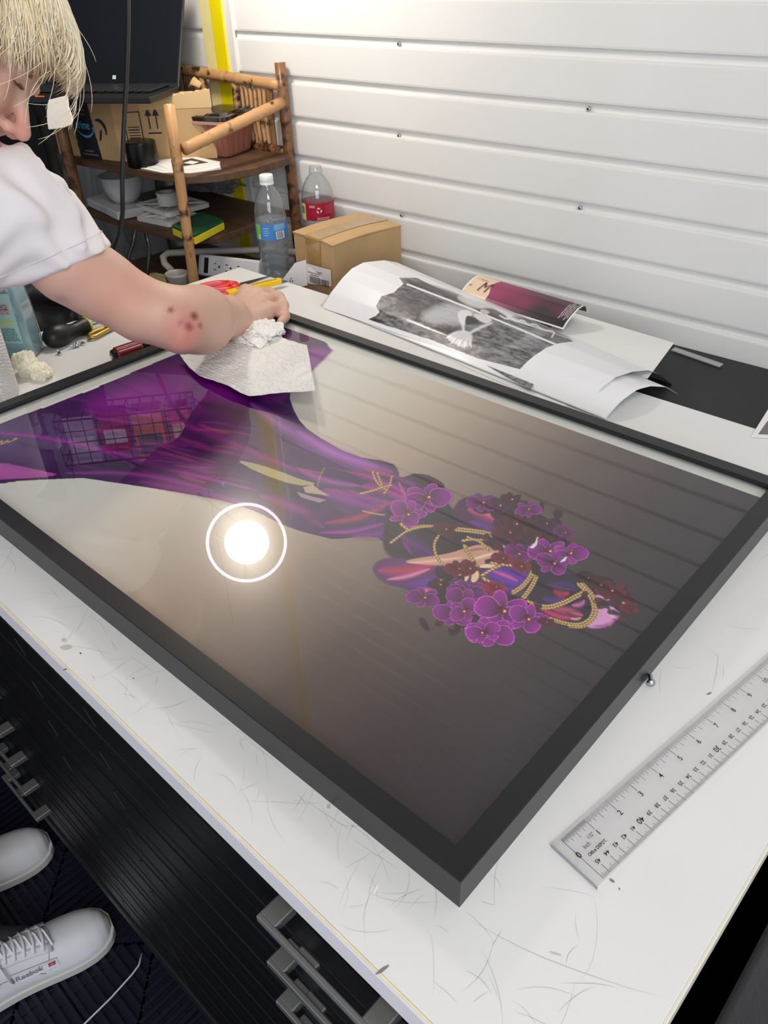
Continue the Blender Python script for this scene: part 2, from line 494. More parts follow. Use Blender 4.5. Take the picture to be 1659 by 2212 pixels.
TX0, TX1, TY0 = -1.0725, .2523, -.2674
def ty1(x): return .5765 + (x) * .0178
SL = .024
mb = MB()
corn = [Vector((TX0, TY0 + .003, 0)), Vector((TX1, TY0 + .003, 0)), Vector((TX1, ty1(TX1), 0)), Vector((TX0, ty1(TX0), 0))]
mb.prism([c + Vector((0, 0, -SL)) for c in corn], (0, 0, SL))
top = mb.build('worktop', m_top, bevel=.0006)
tag(top, 'white scratched laminate worktop carrying the large black picture frame', 'worktop')
m_edge = mat('lilac edge band', (230, 226, 232), .4)
m_glue = mat('yellowed glue line', (232, 220, 184), .5, var=.1, vscale=60)
mb = MB(); mb.box(((TX0 + TX1) / 2, TY0 + .0015, -SL / 2 - .001), (TX1 - TX0 + .002, .003, SL - .002)); mb.build('edge_band', m_edge, top)
mb = MB(); mb.box(((TX0 + TX1) / 2, TY0 + .0022, -.0005), (TX1 - TX0, .0016, .0014)); mb.build('glue_line', m_glue, top, bevel=.0006)
mb = MB(); mb.box((TX1 + .001, (TY0 + ty1(TX1)) / 2, -SL / 2), (.003, ty1(TX1) - TY0, SL)); mb.build('edge_band', mat('cream edge band', (226, 222, 206), .35), top, bevel=.001)
# hairline scratches cut into the laminate
rs = random.Random(5); mb = MB()
def hair(x, y, a, L, bend, w):
    n = 7; pts = []; p = Vector((x, y, .00015)); th = a
    for i in range(n + 1):
        pts.append((p.copy(), th)); p = p + Vector((math.cos(th), math.sin(th), 0)) * (L / n); th += bend / n + rs.uniform(-.08, .08)
    vs = []
    for i, (q, t) in enumerate(pts):
        ww = w * math.sin(PI * (i + .35) / (n + .7)); nn = Vector((-math.sin(t), math.cos(t), 0)) * ww
        if not (TX0 + .004 < q.x < TX1 - .004 and TY0 + .005 < q.y < ty1(q.x) - .004): return
        vs += [q + nn, q - nn]
    mb.add(vs, [(2 * i, 2 * i + 1, 2 * i + 3, 2 * i + 2) for i in range(n)])
for i in range(330):
    x = rs.triangular(-1.0, .25, .16); y = rs.choice([rs.uniform(-.262, -.18), rs.uniform(-.26, .5)])
    hair(x, y, rs.uniform(0, PI), rs.triangular(.006, .075, .014), rs.uniform(-1.1, 1.1), rs.triangular(.00008, .00026, .00012))
for q in ((1062, 1240, 2.2), (640, 1780, 1.9), (700, 1810, 1.9), (1020, 1990, .2), (1540, 2010, 2.5), (1600, 1960, 2.6)):
    c = onz(q[0], q[1], 0); hair(c.x, c.y, q[2], .12, .5, .00022)
mb.build('scratches', mat('grey scratch', (190, 189, 195), .5), top)['kind'] = 'stuff'
# small worn marks on the laminate
def mark(px, py, l, w, ang, col):
    c = onz(px, py, .00025); M = rotz(ang); s = MB(); n = 10; l *= .5; w *= .6
    s.add([c + M @ Vector((l * math.cos(2 * PI * i / n) * (1 + .3 * math.sin(5 * i)), w * math.sin(2 * PI * i / n), 0)) for i in range(n)], [tuple(range(n))])
    return s.build('stain', col, top)
m_st = mat('grey scuff', (130, 128, 128), .6); m_st2 = mat('pale scuff', (196, 190, 184), .5); m_pit = mat('black speck', (22, 20, 20), .6)
mark(812, 1920, .008, .0012, 1.9, mat('white chip', (250, 250, 248), .3))
for q in [(1322, 1902, .004, .0018, .2, m_st), (1338, 1920, .0015, .0012, 0, m_st), (1210, 1590, .004, .0015, 1.2, m_st2),
          (1532, 1498, .0055, .0015, 1.35, m_st), (143, 1398, .011, .006, 1.0, m_st2), (138, 1382, .006, .004, .4, m_st2), (174, 1411, .003, .001, .2, m_pit), (288, 1465, .002, .0008, 1, m_pit),
          (826, 2095, .010, .002, 1.4, m_st), (710, 1742, .004, .003, 0, m_st2), (140, 1446, .004, .001, 1.2, m_pit), (1200, 2060, .008, .001, .5, m_st2),
          (1300, 1160, .002, .001, 1, m_pit)]:
    mark(*q)

m_blk = mat('black powder coat', (11, 11, 15), .45, bump=.06, bscale=500, spec=.35)
m_blk2 = mat('black trim', (18, 18, 19), .55)
m_hand = mat('grey alloy handle', (150, 150, 148), .42, .75)
m_hand2 = mat('bright alloy face', (190, 196, 204), .25, .9)
CH0, CH1 = -.700, -SL - .0005
chest = thing('tool_chest', 'black metal tool chest with grey handles under the white worktop', 'tool chest', (-.41, -.25, CH0))
mb = MB(); mb.box((-.41, .145, (CH0 + CH1) / 2), (1.29, .78, CH1 - CH0)); mb.build('body', m_blk, chest, bevel=.004)
mb = MB(); mb.box((-.41, -.252, CH1 - .009), (1.31, .014, .018)); mb.build('top_trim', m_blk2, chest, bevel=.003)
mb = MB(); mb.box((-.41, -.252, CH0 + .012), (1.30, .014, .03)); mb.build('bottom_rail', m_blk2, chest, bevel=.003)
cols = [(-1.045, .228)]
nz = 9; ph = (CH1 - .02 - CH0 - .03) / nz
for ci, (xa, xb) in enumerate(cols):
    for i in range(nz):
        zt = CH1 - .02 - i * ph; zb = zt - ph + .004
        s = MB(); s.box(((xa + xb) / 2, -.2515, (zt + zb) / 2), (xb - xa, .009, zt - zb))
        d = s.build('drawer', m_blk, chest, bevel=.0025)
        s = MB(); s.box(((xa + xb) / 2, -.2562, zt - .022), (xb - xa - .05, .0012, .002))
        for sg in (1,):
            for xm in (-.31, -.46):
                for tt in (-1, 1): s.box((xm, -.2560, (zt + zb) / 2 - .006 + tt * .009), (.002, .0014, .024), Matrix.Rotation(tt * .8, 3, 'Y'))
        s.build('pressed_pattern', m_blk, d, bevel=.0006)
        zc = zt - .012
        for hx in (.054, -.735):
            h = MB()
            y0, y1 = -.2558, -.2785
            for sg in (-1, 1):                       # feet
                h.box((hx + sg * .0535, (y0 + y1) / 2, zc), (.018, y0 - y1, .008))
            h.box((hx, y1 - .0008, zc), (.125, .0052, .008))
            h.box((hx - .012, y1 + .004, zc - .002), (.020, .006, .006))
            hd = h.build('handle', m_hand, d, bevel=.0016)
            f = MB(); f.box((hx - .0442, -.266, zc), (.0006, .016, .0070)); f.build('polished_face', m_hand2, hd); f = MB(); f.box((hx + .0628, -.266, zc), (.0006, .020, .0070)); f.build('polished_face', m_hand2, hd)
            f = MB(); f.box((hx, y1 - .0037, zc + .0030), (.118, .0006, .0010)); f.build('polished_edge', m_hand2, hd)
# swivel castors
m_rub = mat('castor rubber', (60, 60, 60), .6)
for cx, cy in ((-.98, -.16), (-.42, -.16), (.16, -.16), (-.98, .45), (.16, .45)):
    s = MB(); s.box((cx, cy, CH0 - .012), (.08, .08, .02)); s.box((cx - .022, cy, CH0 - .07), (.004, .06, .11)); s.box((cx + .022, cy, CH0 - .07), (.004, .06, .11))
    c = s.build('castor', m_blk2, chest, bevel=.002)
    s = MB(); s.lathe((cx - .016, cy, FLOOR + .064), [(.02, 0), (.052, 0), (.056, .004), (.056, .028), (.052, .032), (.02, .032)], 28, (1, 0, 0)); s.build('wheel', m_rub, c, smooth=False)

# black board that fills the gap between worktop and wall
m_board = mat('matte black board', (36, 36, 38), .55, bump=.1, bscale=700)
mb = MB(); ya = .583
mb.prism([Vector((-1.085, .562, -.075)), Vector((.268, .586, -.075)), Vector((.268, wall_y(.268) - .004, -.075)), Vector((-1.085, wall_y(-1.085) - .004, -.075))], (0, 0, .02))
bb = mb.build('black_board', m_board, bevel=.001); tag(bb, 'long matte black board filling the gap between worktop and white wall', 'board')
mb = MB()
for x in (-.9, -.35, .2):
    mb = MB(); mb.box((x, .72, -.487), (.03, .22, .82)); mb.build('support', m_blk2, bb)
BZ = -.055
a = onz(1458, 752, BZ + .002); b2 = onz(1562, 788, BZ + .002)
mb = MB(); s = (b2 - a)
mb.prism([a, b2, b2 + Vector((0, -.014, 0)), a + Vector((0, -.014, 0))], (0, 0, .002))
o = mb.build('clear_strip', clear_mat('clear strip', (225, 228, 230), .1, 1.45, 1.5, .25), None); tag(o, 'frosted clear plastic strip along the wall behind the black board', 'plastic strip')

# ================================================================== picture frame
m_rail = mat('satin black moulding', (30, 30, 32), .34, bump=.03, bscale=900)
pf = thing('picture_frame', 'large black picture frame with a purple figure print under glass', 'picture frame', FR(0, 0, 0))
RW = .0196; LIP = .0268
prof = [(0, 0), (0, FT - .0008), (.0008, FT), (RW - .0006, FT), (RW, FT - .0006), (RW, LIP), (.013, LIP), (.013, 0)]
Cc = [(0, 0, 1, 1), (-FWD, 0, -1, 1), (-FWD, FD, -1, -1), (0, FD, 1, -1)]   # corner u, v and outward u sign (inward v sign)
def rail(i, j):
    mb = MB(); vs = []
    for (u, v, su, sv) in (Cc[i], Cc[j]):
        for d, z in prof: vs.append(FR(u - su * d, v + sv * d, z))
    n = len(prof)
    mb.add(vs, [(k, (k + 1) % n, n + (k + 1) % n, n + k) for k in range(n)] + [tuple(range(n)), tuple(range(n, 2 * n))[::-1]])
    return mb.build('rail', m_rail, pf)
for i in range(4): rail(i, (i + 1) % 4)
PZ = .0225
mb = MB(); mb.prism([FR(-.013, .013, PZ - .006), FR(-FWD + .013, .013, PZ - .006), FR(-FWD + .013, FD - .013, PZ - .006), FR(-.013, FD - .013, PZ - .006)], (0, 0, .0055))
mb.build('backing_board', mat('white backing board', (226, 226, 222), .5), pf)
gm = clear_mat('picture glass', (250, 251, 250), .012, 1.52, 1.3, smear=.022, srough=.18)
mb = MB(); mb.add([FR(-.014, .014, LIP - .0004), FR(-FWD + .014, .014, LIP - .0004), FR(-FWD + .014, FD - .014, LIP - .0004), FR(-.014, FD - .014, LIP - .0004)], [(0, 1, 2, 3)])
mb.build('glass', gm, pf)

# ================================================================== ruler
RA, RX, RY, RWD = 1.4307, .1410, -.1097, .0388
ru = Vector((math.cos(RA), math.sin(RA), 0)); rv = Vector((-math.sin(RA), math.cos(RA), 0))
# ruler runs up the picture; the inch edge is its far-left side
def RU(u, v, z): return Vector((RX, RY, z)) + ru * u - Vector((-math.sin(RA), math.cos(RA), 0)) * (-v)
m_acr = clear_mat('ruler acrylic', (251, 251, 252), .05, 1.49, .7, .16, (250, 248, 246))
def RUL(u, v, z): return Vector((RX, RY, z)) + ru * u - rv * v
T = .0028
mb = MB(); e = .0085
pts = [(-e, -.0035), (.4657, -.0035), (.4657, RWD + .0005), (-e, RWD + .0005)]
bot = [RUL(u, v, .0003) for u, v in pts]
tp = [RUL(-e, -.0035, .0010), RUL(.4657, -.0035, .0010), RUL(.4657, .004, T), RUL(.4657, RWD + .0005, T), RUL(-e, RWD + .0005, T), RUL(-e, .004, T)]
mb.add(bot + tp, [(3, 2, 1, 0), (4, 5, 6, 9), (6, 7, 8, 9), (0, 1, 5, 4), (1, 2, 7, 6), (1, 6, 5), (2, 3, 8, 7), (3, 0, 9, 8), (0, 4, 9)])
rl = mb.build('ruler', m_acr); tag(rl, 'clear acrylic ruler with black inch and centimetre marks, right of the frame', 'ruler')
m_edge2 = mat('ruler edge grey', (150, 150, 156), .3)
mb = MB(); mb.box((RUL(-e, RWD / 2, .0016)), (.0007, RWD + .003, .0024), rotz(RA)); mb.build('cut_end', m_edge2, rl)
m_ink = mat('ruler ink', (40, 38, 42), .5)
mb = MB(); I = .0254; ZI = T + .0002
def tick(u, v0, v1, w=.00022):
    w *= 1.25
    mb.add([RUL(u - w / 2, v0, ZI), RUL(u + w / 2, v0, ZI), RUL(u + w / 2, v1, ZI), RUL(u - w / 2, v1, ZI)], [(0, 1, 2, 3)])
for k in range(0, 18 * 32 + 1):
    if k > 32 and k % 2: continue
    L = .0028
    if k % 2 == 0: L = .0038
    if k % 4 == 0: L = .0050
    if k % 8 == 0: L = .0068
    if k % 16 == 0: L = .0088
    if k % 32 == 0: L = .0105 if k else RWD
    tick(k * I / 32, 0, L, .00030 if k % 32 == 0 else .00022)
for k in range(1, 457):
    L = .0026 if k % 5 else (.0042 if k % 10 else .0080)
    tick(.4572 - k * .001, RWD, RWD - L, .00030 if k % 10 == 0 else .00020)
for i in range(0, 18):
    s = str(i); text(s, RUL(i * I + (.0 if i else .0004), .0158 if i else .0185, ZI), ru, rv, .0062 if i else .0068, m_ink, into=mb, align='CENTER', wt=.012)
for c in range(1, 46):
    big = c % 10 == 0
    text(str(c), RUL(.4572 - c * .01, RWD - .0125 if not big else RWD - .0135, ZI), -ru, -rv, .0046 if not big else .0064, m_ink, into=mb, align='CENTER', wt=.012)
text('Inch', RUL(.0075, .0165, ZI), ru, rv, .0048, m_ink, into=mb, xs=.8)
text('1/32"', RUL(.0155, .0132, ZI), ru, rv, .0042, m_ink, into=mb, xs=.75)
text('Office DEPOT.', RUL(.0055, .0222, ZI), ru, rv, .0034, m_ink, into=mb, wt=.02, xs=.95)
mb.build('markings', m_ink, rl)

# ================================================================== screws on the worktop
def screw(px, py, ang, label, grp=None, s=1.0, up=True):
    c = onz(px, py, 0); m = MB(); d = Vector((math.cos(ang), math.sin(ang), 0))
    c = c + Vector((0, 0, .0037 * s))
    ax = (d + Vector((0, 0, .12))).normalized()
    m.lathe(c, [(.0002, -.003 * s), (.0026 * s, -.0026 * s), (.0036 * s, -.0012 * s), (.0037 * s, 0), (.0018 * s, .0002)], 20, ax)
    pr = []
    for i in range(18): pr.append(((.0018 if i % 2 else .0014) * s, .0002 + i * .00042 * s))
    pr.append((.0001, pr[-1][1] + .001 * s))
    m.lathe(c, pr, 14, ax)
    o = m.build('screw', m_screw, smooth=True); tag(o, label, 'screw', grp); return o
screw(1405, 1480, 2.2, 'small zinc screw lying beside the right rail of the frame', s=1.05)
screw(177, 745, .4, 'zinc screw topmost of the little pile by the black screwdriver', 'screws on the worktop')
screw(168, 750, 2.8, 'zinc screw in the middle of the little pile by the screwdriver', 'screws on the worktop')
screw(160, 752, 4.4, 'zinc screw at the left end of the little pile', 'screws on the worktop')
screw(127, 766, .2, 'loose zinc screw on its head, apart from the little pile', 'screws on the worktop')

# ================================================================== light
sc_w = bpy.data.worlds.new('world'); scene.world = sc_w; sc_w.use_nodes = True
bg = sc_w.node_tree.nodes['Background']; bg.inputs[0].default_value = (.86, .92, 1.0, 1); bg.inputs[1].default_value = .55
def area(name, loc, target, size, power, col, sy=None):
    l = bpy.data.lights.new(name, 'AREA'); l.energy = power; l.color = col; l.shape = 'RECTANGLE'; l.size = size; l.size_y = sy or size
    o = bpy.data.objects.new(name, l); COL.objects.link(o); o.location = loc
    o.rotation_euler = (Vector(target) - Vector(loc)).to_track_quat('-Z', 'Y').to_euler(); return o
area('door_daylight', (1.5, -1.6, 1.0), (-.2, .3, 0), 1.5, 40, (.88, .93, 1.0))
area('ceiling_light', (.85, -.75, 2.2), (.3, .1, 0), .9, 34, (1.0, .95, .88))
LP = Vector((-1.14, .51, .79))
lamp = thing('clamp_lamp', 'round work lamp with a bare bulb hanging above the bamboo shelf', 'lamp', LP)
axis = (Vector((-.35, .1, 0)) - LP).normalized()
s = MB()
for a in (0, 2 * PI / 3, 4 * PI / 3):
    e1 = axis.orthogonal().normalized(); e2 = axis.cross(e1); r = e1 * math.cos(a) + e2 * math.sin(a)
    s.tube([LP - axis * .07 + r * .02, LP - axis * .02 + r * .085, LP + axis * .0345 + r * .1], .0015, 6)
s.tube([LP - axis * .11, LP - axis * .06], .022, 20)
s.build('holder', mat('dark lamp holder', (40, 40, 42), .5), lamp)
s = MB(); s.lathe(LP, [(.0965, .0345), (.1008, .0365), (.1045, .0345), (.1008, .0325), (.0965, .0345)], 48, axis)
s.build('rim', mat('lit rim', (240, 225, 245), .3, emit=(255, 232, 255), estr=10), lamp, smooth=True)
s = MB(); s.lathe(LP - axis * .03, [(.001, .125), (.028, .12), (.049, .098), (.057, .065), (.050, .035), (.026, .002), (.02, -.03)], 32, axis)
s.build('bulb', mat('glowing bulb', (255, 250, 240), .4, emit=(255, 246, 232), estr=100), lamp, smooth=True)
s = MB(); s.tube([LP - axis * .1, LP - axis * .2 + Vector((0, 0, .1)), LP + Vector((-.25, .18, .18)), Vector((-1.9, wall_y(-1.9) - .01, 1.1)), Vector((-2.9, wall_y(-2.9) - .01, 1.2))], .004); s.build('cord', m_blk2, lamp, smooth=True)

vs = scene.view_settings
vs.view_transform = 'Standard'; vs.look = 'None'; vs.gamma = 1.0; vs.use_curve_mapping = False; vs.exposure = -0.14
scene.cycles.max_bounces = 10; scene.cycles.transparent_max_bounces = 16
scene.cycles.caustics_reflective = False; scene.cycles.caustics_refractive = False
scene.cycles.sample_clamp_indirect = 4.0
scene.cycles.use_denoising = True
# ================================================================== printed picture under the glass
class Paint:
    """colours the points of a printed sheet; shapes are given where they are seen in the photograph's pixel frame"""
    def __init__(s, pts):
        q = project(pts); s.x, s.y = q[:, 0], q[:, 1]; s.c = np.zeros((len(pts), 3))
    def box(s, x0, x1, y0, y1): return np.nonzero((s.x > x0) & (s.x < x1) & (s.y > y0) & (s.y < y1))[0]
    def mix(s, i, col, a):
        col = np.array(lin(col)) if not isinstance(col, np.ndarray) else col
        a = np.clip(a, 0, 1)[:, None]; s.c[i] = s.c[i] * (1 - a) + col * a
    def inside(s, poly, i):
        x, y = s.x[i], s.y[i]; r = np.zeros(len(i), bool); n = len(poly)
        for k in range(n):
            (xa, ya), (xb, yb) = poly[k], poly[(k + 1) % n]
            if ya == yb: continue
            r ^= ((ya > y) != (yb > y)) & (x < (xb - xa) * (y - ya) / (yb - ya) + xa)
        return r
    def poly(s, poly, col, a=1.0, smooth=2, soft=0):
        p = [tuple(map(float, q)) for q in poly]
        for _ in range(smooth):
            r = []
            for k in range(len(p)):
                (xa, ya), (xb, yb) = p[k], p[(k + 1) % len(p)]
                r += [(xa * .75 + xb * .25, ya * .75 + yb * .25), (xa * .25 + xb * .75, ya * .25 + yb * .75)]
            p = r
        P = np.array(p); i = s.box(P[:, 0].min() - soft, P[:, 0].max() + soft, P[:, 1].min() - soft, P[:, 1].max() + soft)
        if not len(i): return
        m = s.inside(p, i)
        if soft:
            d = s.dist(p + [p[0]], i)[0]; w = np.where(m, np.clip(.5 + d / soft / 2, 0, 1), np.clip(.5 - d / soft / 2, 0, 1)); s.mix(i, col, w * a)
        else: s.mix(i[m], col, np.full(m.sum(), a))
    def dist(s, line, i):
        x, y = s.x[i], s.y[i]; best = np.full(len(i), 1e9); par = np.zeros(len(i)); side = np.zeros(len(i)); L = 0
        for (xa, ya), (xb, yb) in zip(line[:-1], line[1:]):
            dx, dy = xb - xa, yb - ya; l = math.hypot(dx, dy) + 1e-9
            t = np.clip(((x - xa) * dx + (y - ya) * dy) / l / l, 0, 1); d = np.hypot(x - xa - t * dx, y - ya - t * dy)
            m = d < best; best = np.where(m, d, best); par = np.where(m, L + t * l, par); side = np.where(m, ((x - xa) * dy - (y - ya) * dx) / l, side); L += l
        return best, par, side, L
    def curve(s, line, k=3):
        p = [tuple(map(float, q)) for q in line]
        for _ in range(k):
            r = [p[0]]
            for (xa, ya), (xb, yb) in zip(p[:-1], p[1:]): r += [(xa * .75 + xb * .25, ya * .75 + yb * .25), (xa * .25 + xb * .75, ya * .25 + yb * .75)]
            p = r + [p[-1]]
        return p
    def stroke(s, line, w, col, a=1.0, power=1.5, taper=True, hard=False, k=2):
        p = s.curve(line, k); P = np.array(p); i = s.box(P[:, 0].min() - w, P[:, 0].max() + w, P[:, 1].min() - w, P[:, 1].max() + w)
        if not len(i): return
        d, par, sd, L = s.dist(p, i); ww = w * (np.sqrt(np.clip(np.sin(PI * np.clip(par / L, 0, 1)), 0, 1)) if taper else 1) + 1e-6
        q = np.clip(1 - d / ww, 0, 1); s.mix(i, col, (np.clip(q * 4, 0, 1) if hard else q ** power) * a)
    def rope(s, line, w=3.0, n=1, fade=1.0):
        w *= 1.12
        p = s.curve(line, 2); P = np.array(p); W = w * n + 2
        i = s.box(P[:, 0].min() - W, P[:, 0].max() + W, P[:, 1].min() - W, P[:, 1].max() + W)
        if not len(i): return
        d, par, sd, L = s.dist(p, i); q = (sd + w * n) / (2 * w); ln = np.floor(q); fr = (q - ln) * 2 - 1
        m = (d < w * n) & (abs(fr) < .93)
        tw = .5 + .5 * np.sin(par * 2 * PI / (w * 2.3) + fr * 1.9)
        sh = np.sqrt(np.clip(1 - fr ** 2, 0, 1)) * (.25 + .75 * tw)
        col = np.array(lin((92, 48, 34)))[None] * (1 - sh[:, None]) + np.array(lin((246, 214, 150)))[None] * sh[:, None]
        j = i[m]; s.c[j] = s.c[j] * (1 - fade) + col[m] * fade
        mm = (d < w * n + 1.2) & ~m & (abs(fr) >= .93); s.mix(i[mm], (50, 20, 34), np.full(mm.sum(), .6 * fade))
    def petal(s, cx, cy, a, b, ang, dark, light, rim, al=1.0):
        """petal: ellipse centred on (cx, cy) with half axes a, b, turned by ang; dark at its base (-a end)"""
        r = max(a, b) * 1.1; i = s.box(cx - r, cx + r, cy - r, cy + r)
        if not len(i): return
        x, y = s.x[i] - cx, s.y[i] - cy; u = (x * math.cos(ang) + y * math.sin(ang)) / a; v = (-x * math.sin(ang) + y * math.cos(ang)) / b
        th = np.arctan2(v, u); rr = np.hypot(u, v) / (1 + .05 * np.sin(3 * th + cx))
        m = rr < 1; g = np.clip((u + 1) / 2, 0, 1) ** .9
        vein = .07 * np.sin(th * 26 + cx) * g
        col = np.array(lin(dark))[None] * (1 - g[:, None]) + np.array(lin(light))[None] * g[:, None]
        col = col * (1 + vein[:, None]); rm = np.clip((rr - .90) / .08, 0, 1)[:, None] * .75
        col = col * (1 - rm) + np.array(lin(rim))[None] * rm
        j = i[m]; s.c[j] = s.c[j] * (1 - al) + col[m] * al
        m2 = (rr >= 1) & (rr < 1.06); s.mix(i[m2], (40, 12, 44), np.full(m2.sum(), .5 * al))
    def orchid(s, cx, cy, r, ang, bright=1.0, flat=.62, red=False, al=1.0):
        if red: D, Lc, Rm = (80, 4, 30), (166, 14, 74), (206, 50, 110)
        else: D, Lc, Rm = (80, 8, 84), (156, 36, 154), (226, 128, 224)
        f = lambda c: tuple(min(255, v * bright) for v in c)
        D, Lc, Rm = f(D), f(Lc), f(Rm)
        for da, L, w in ((1.57, .62, .30), (-.9, .62, .30), (4.05, .62, .30), (.25, .72, .52), (2.9, .72, .52)):
            a = ang + da; dx, dy = math.cos(a), math.sin(a) * flat
            l = math.hypot(dx, dy); s.petal(cx + dx * r * L, cy + dy * r * L, r * .62 * l + 1, r * w * (1 if l > .8 else 1.15), math.atan2(dy, dx), D, Lc, Rm, al)
        s.petal(cx, cy, r * .26, r * .2, ang, (60, 0, 20), (150, 20, 50), (190, 60, 80), al)
        s.petal(cx + r * .12 * math.cos(ang), cy + r * .1 * math.sin(ang), r * .08, r * .06, ang, (220, 150, 170), (250, 220, 220), (250, 220, 220), al)

def dense_axis(a, b, d0, d1, fine, coarse):
    r = list(np.arange(a, d0, coarse)) + list(np.arange(d0, d1, fine)) + list(np.arange(d1, b, coarse)) + [b]
    return np.array(r)
U = dense_axis(-.868, -.0213, -.66, -.055, .00075, .0026)
V = dense_axis(.0215, .583, .075, .43, .00075, .0026)
UU, VV = np.meshgrid(U, V, indexing='ij')
ca, sa = math.cos(FA), math.sin(FA)
PT = np.stack([FX + ca * UU - sa * VV, FY + sa * UU + ca * VV, np.full_like(UU, PZ)], -1).reshape(-1, 3)
nu, nv = len(U), len(V)
ii = np.arange(nu * nv).reshape(nu, nv)
FC = np.stack([ii[:-1, :-1], ii[1:, :-1], ii[1:, 1:], ii[:-1, 1:]], -1).reshape(-1, 4)
P = Paint(PT)
# studio backdrop of the photograph: pale at the foot of the figure, brown grey towards its head
u = PT @ np.array([ca, sa, 0]) - (FX * ca + FY * sa)
st = [-.90, -.62, -.50, -.42, -.33, -.22, -.12, -.02]
cl = [lin(c) for c in ((246, 246, 242), (238, 235, 228), (216, 203, 190), (194, 175, 160), (158, 138, 126), (102, 85, 80), (66, 53, 58), (44, 34, 44))]
for k in range(3): P.c[:, k] = np.interp(u, st, [c[k] for c in cl])
vv = PT @ np.array([-sa, ca, 0]) - (-FX * sa + FY * ca)
P.c *= (1 - .10 * np.clip((vv - .3) / .3, 0, 1) * np.array([.6, 1.2, .2])[None].T).T if False else 1
BG = P.c.copy()
# trailing cloth
P.poly([(-200, 900), (0, 912), (150, 862), (371, 768), (500, 700), (625, 700), (727, 748), (690, 785), (640, 832), (622, 850), (640, 900), (668, 932), (760, 985), (845, 998), (862, 1016), (862, 1035),
        (905, 1018), (962, 1048), (965, 1090), (1010, 1130), (985, 1180), (900, 1210), (835, 1196), (826, 1163), (790, 1158), (722, 1166), (690, 1158), (650, 1148), (610, 1134), (560, 1108), (500, 1085), (400, 1066), (300, 1050), (140, 1027), (-200, 1070)],
       (82, 22, 104), smooth=1)
P.poly([(-200, 985), (0, 998), (70, 1012), (140, 1028), (0, 1036), (-200, 1050)], (196, 104, 184), smooth=1)
P.poly([(400, 790), (560, 760), (728, 748), (690, 785), (640, 832), (600, 880), (500, 830)], (150, 50, 160), smooth=1, soft=6)
P.poly([(150, 880), (380, 785), (480, 800), (560, 900), (420, 880), (280, 900)], (148, 40, 156), soft=20)
P.poly([(-60, 930), (60, 905), (140, 905), (150, 1000), (40, 1000), (-60, 980)], (92, 56, 120), soft=20)
for line, w, col, al in [
    ([(-50, 930), (150, 950), (350, 1010), (560, 1060)], 9, (180, 40, 180), .8), ([(0, 945), (200, 1000), (420, 1045), (600, 1110)], 14, (60, 8, 92), .7),
    ([(170, 900), (360, 950), (520, 1000), (640, 1050)], 16, (58, 10, 92), .8), ([(250, 880), (420, 920), (560, 985), (700, 1035)], 12, (160, 30, 150), .8),
    ([(300, 1040), (450, 1065), (560, 1100)], 20, (150, 50, 150), .8), ([(140, 1022), (300, 1020), (460, 1060)], 10, (168, 74, 170), .8),
    ([(430, 870), (560, 900), (640, 960)], 40, (52, 14, 74), .8), ([(420, 960), (560, 990), (640, 1020)], 12, (128, 14, 110), .7),
    ([(540, 870), (620, 930), (760, 1000), (850, 1020)], 30, (176, 100, 196), .7), ([(640, 930), (720, 980), (820, 1010)], 18, (204, 120, 220), .6),
    ([(560, 1040), (640, 1060), (720, 1090)], 22, (40, 34, 58), .85), ([(560, 1070), (640, 1095), (700, 1140)], 20, (166, 62, 158), .8),
    ([(600, 1110), (680, 1120), (760, 1130)], 22, (96, 30, 110), .8), ([(690, 1060), (760, 1080), (830, 1100)], 26, (172, 70, 180), .8),
    ([(700, 1130), (780, 1120), (850, 1080)], 12, (204, 84, 110), .7), ([(690, 1150), (760, 1150), (830, 1130)], 8, (182, 70, 190), .9),
    ([(640, 1010), (700, 1040), (780, 1050)], 12, (190, 96, 190), .7), ([(780, 1010), (830, 1025), (858, 1030)], 9, (196, 100, 104), .8),
    ([(780, 1050), (850, 1060), (890, 1100)], 24, (186, 58, 160), .85), ([(860, 1040), (880, 1080), (900, 1110)], 8, (236, 130, 190), .8), ([(830, 1060), (850, 1090), (880, 1130)], 10, (96, 24, 110), .8),
    ([(900, 1030), (935, 1045), (960, 1085)], 18, (70, 24, 76), .9), ([(760, 1160), (830, 1150), (900, 1130)], 18, (150, 56, 170), .7)]:
    P.stroke(line, w, col, al)
rq = random.Random(77)
for _ in range(110):
    t = rq.random(); x = 120 + 720 * t; y0_ = 905 + 110 * t + rq.uniform(-50 + 10 * t, 95 - 30 * t); L_ = rq.uniform(50, 150); sl_ = .10 + .24 * t + rq.uniform(-.12, .12)
    if t > .55 and y0_ < 985: continue
    P.stroke([(x, y0_), (x + L_ * .5, y0_ + L_ * sl_ * .5 + rq.uniform(-6, 6)), (x + L_, y0_ + L_ * sl_)], rq.uniform(3, 11), rq.choice(((40, 6, 60), (52, 10, 84), (150, 34, 150), (186, 60, 176), (110, 20, 120), (128, 40, 170), (206, 90, 150))), rq.uniform(.25, .6))
P.poly([(505, 992), (560, 1003), (610, 1020), (650, 1036), (690, 1046), (640, 1050), (560, 1022)], (186, 174, 140), smooth=1)
P.poly([(655, 1052), (675, 1047), (690, 1058), (712, 1072), (690, 1068), (660, 1064)], (196, 176, 160), smooth=0); P.poly([(640, 1062), (672, 1072), (705, 1080), (690, 1086), (650, 1074)], (176, 150, 168), smooth=0)
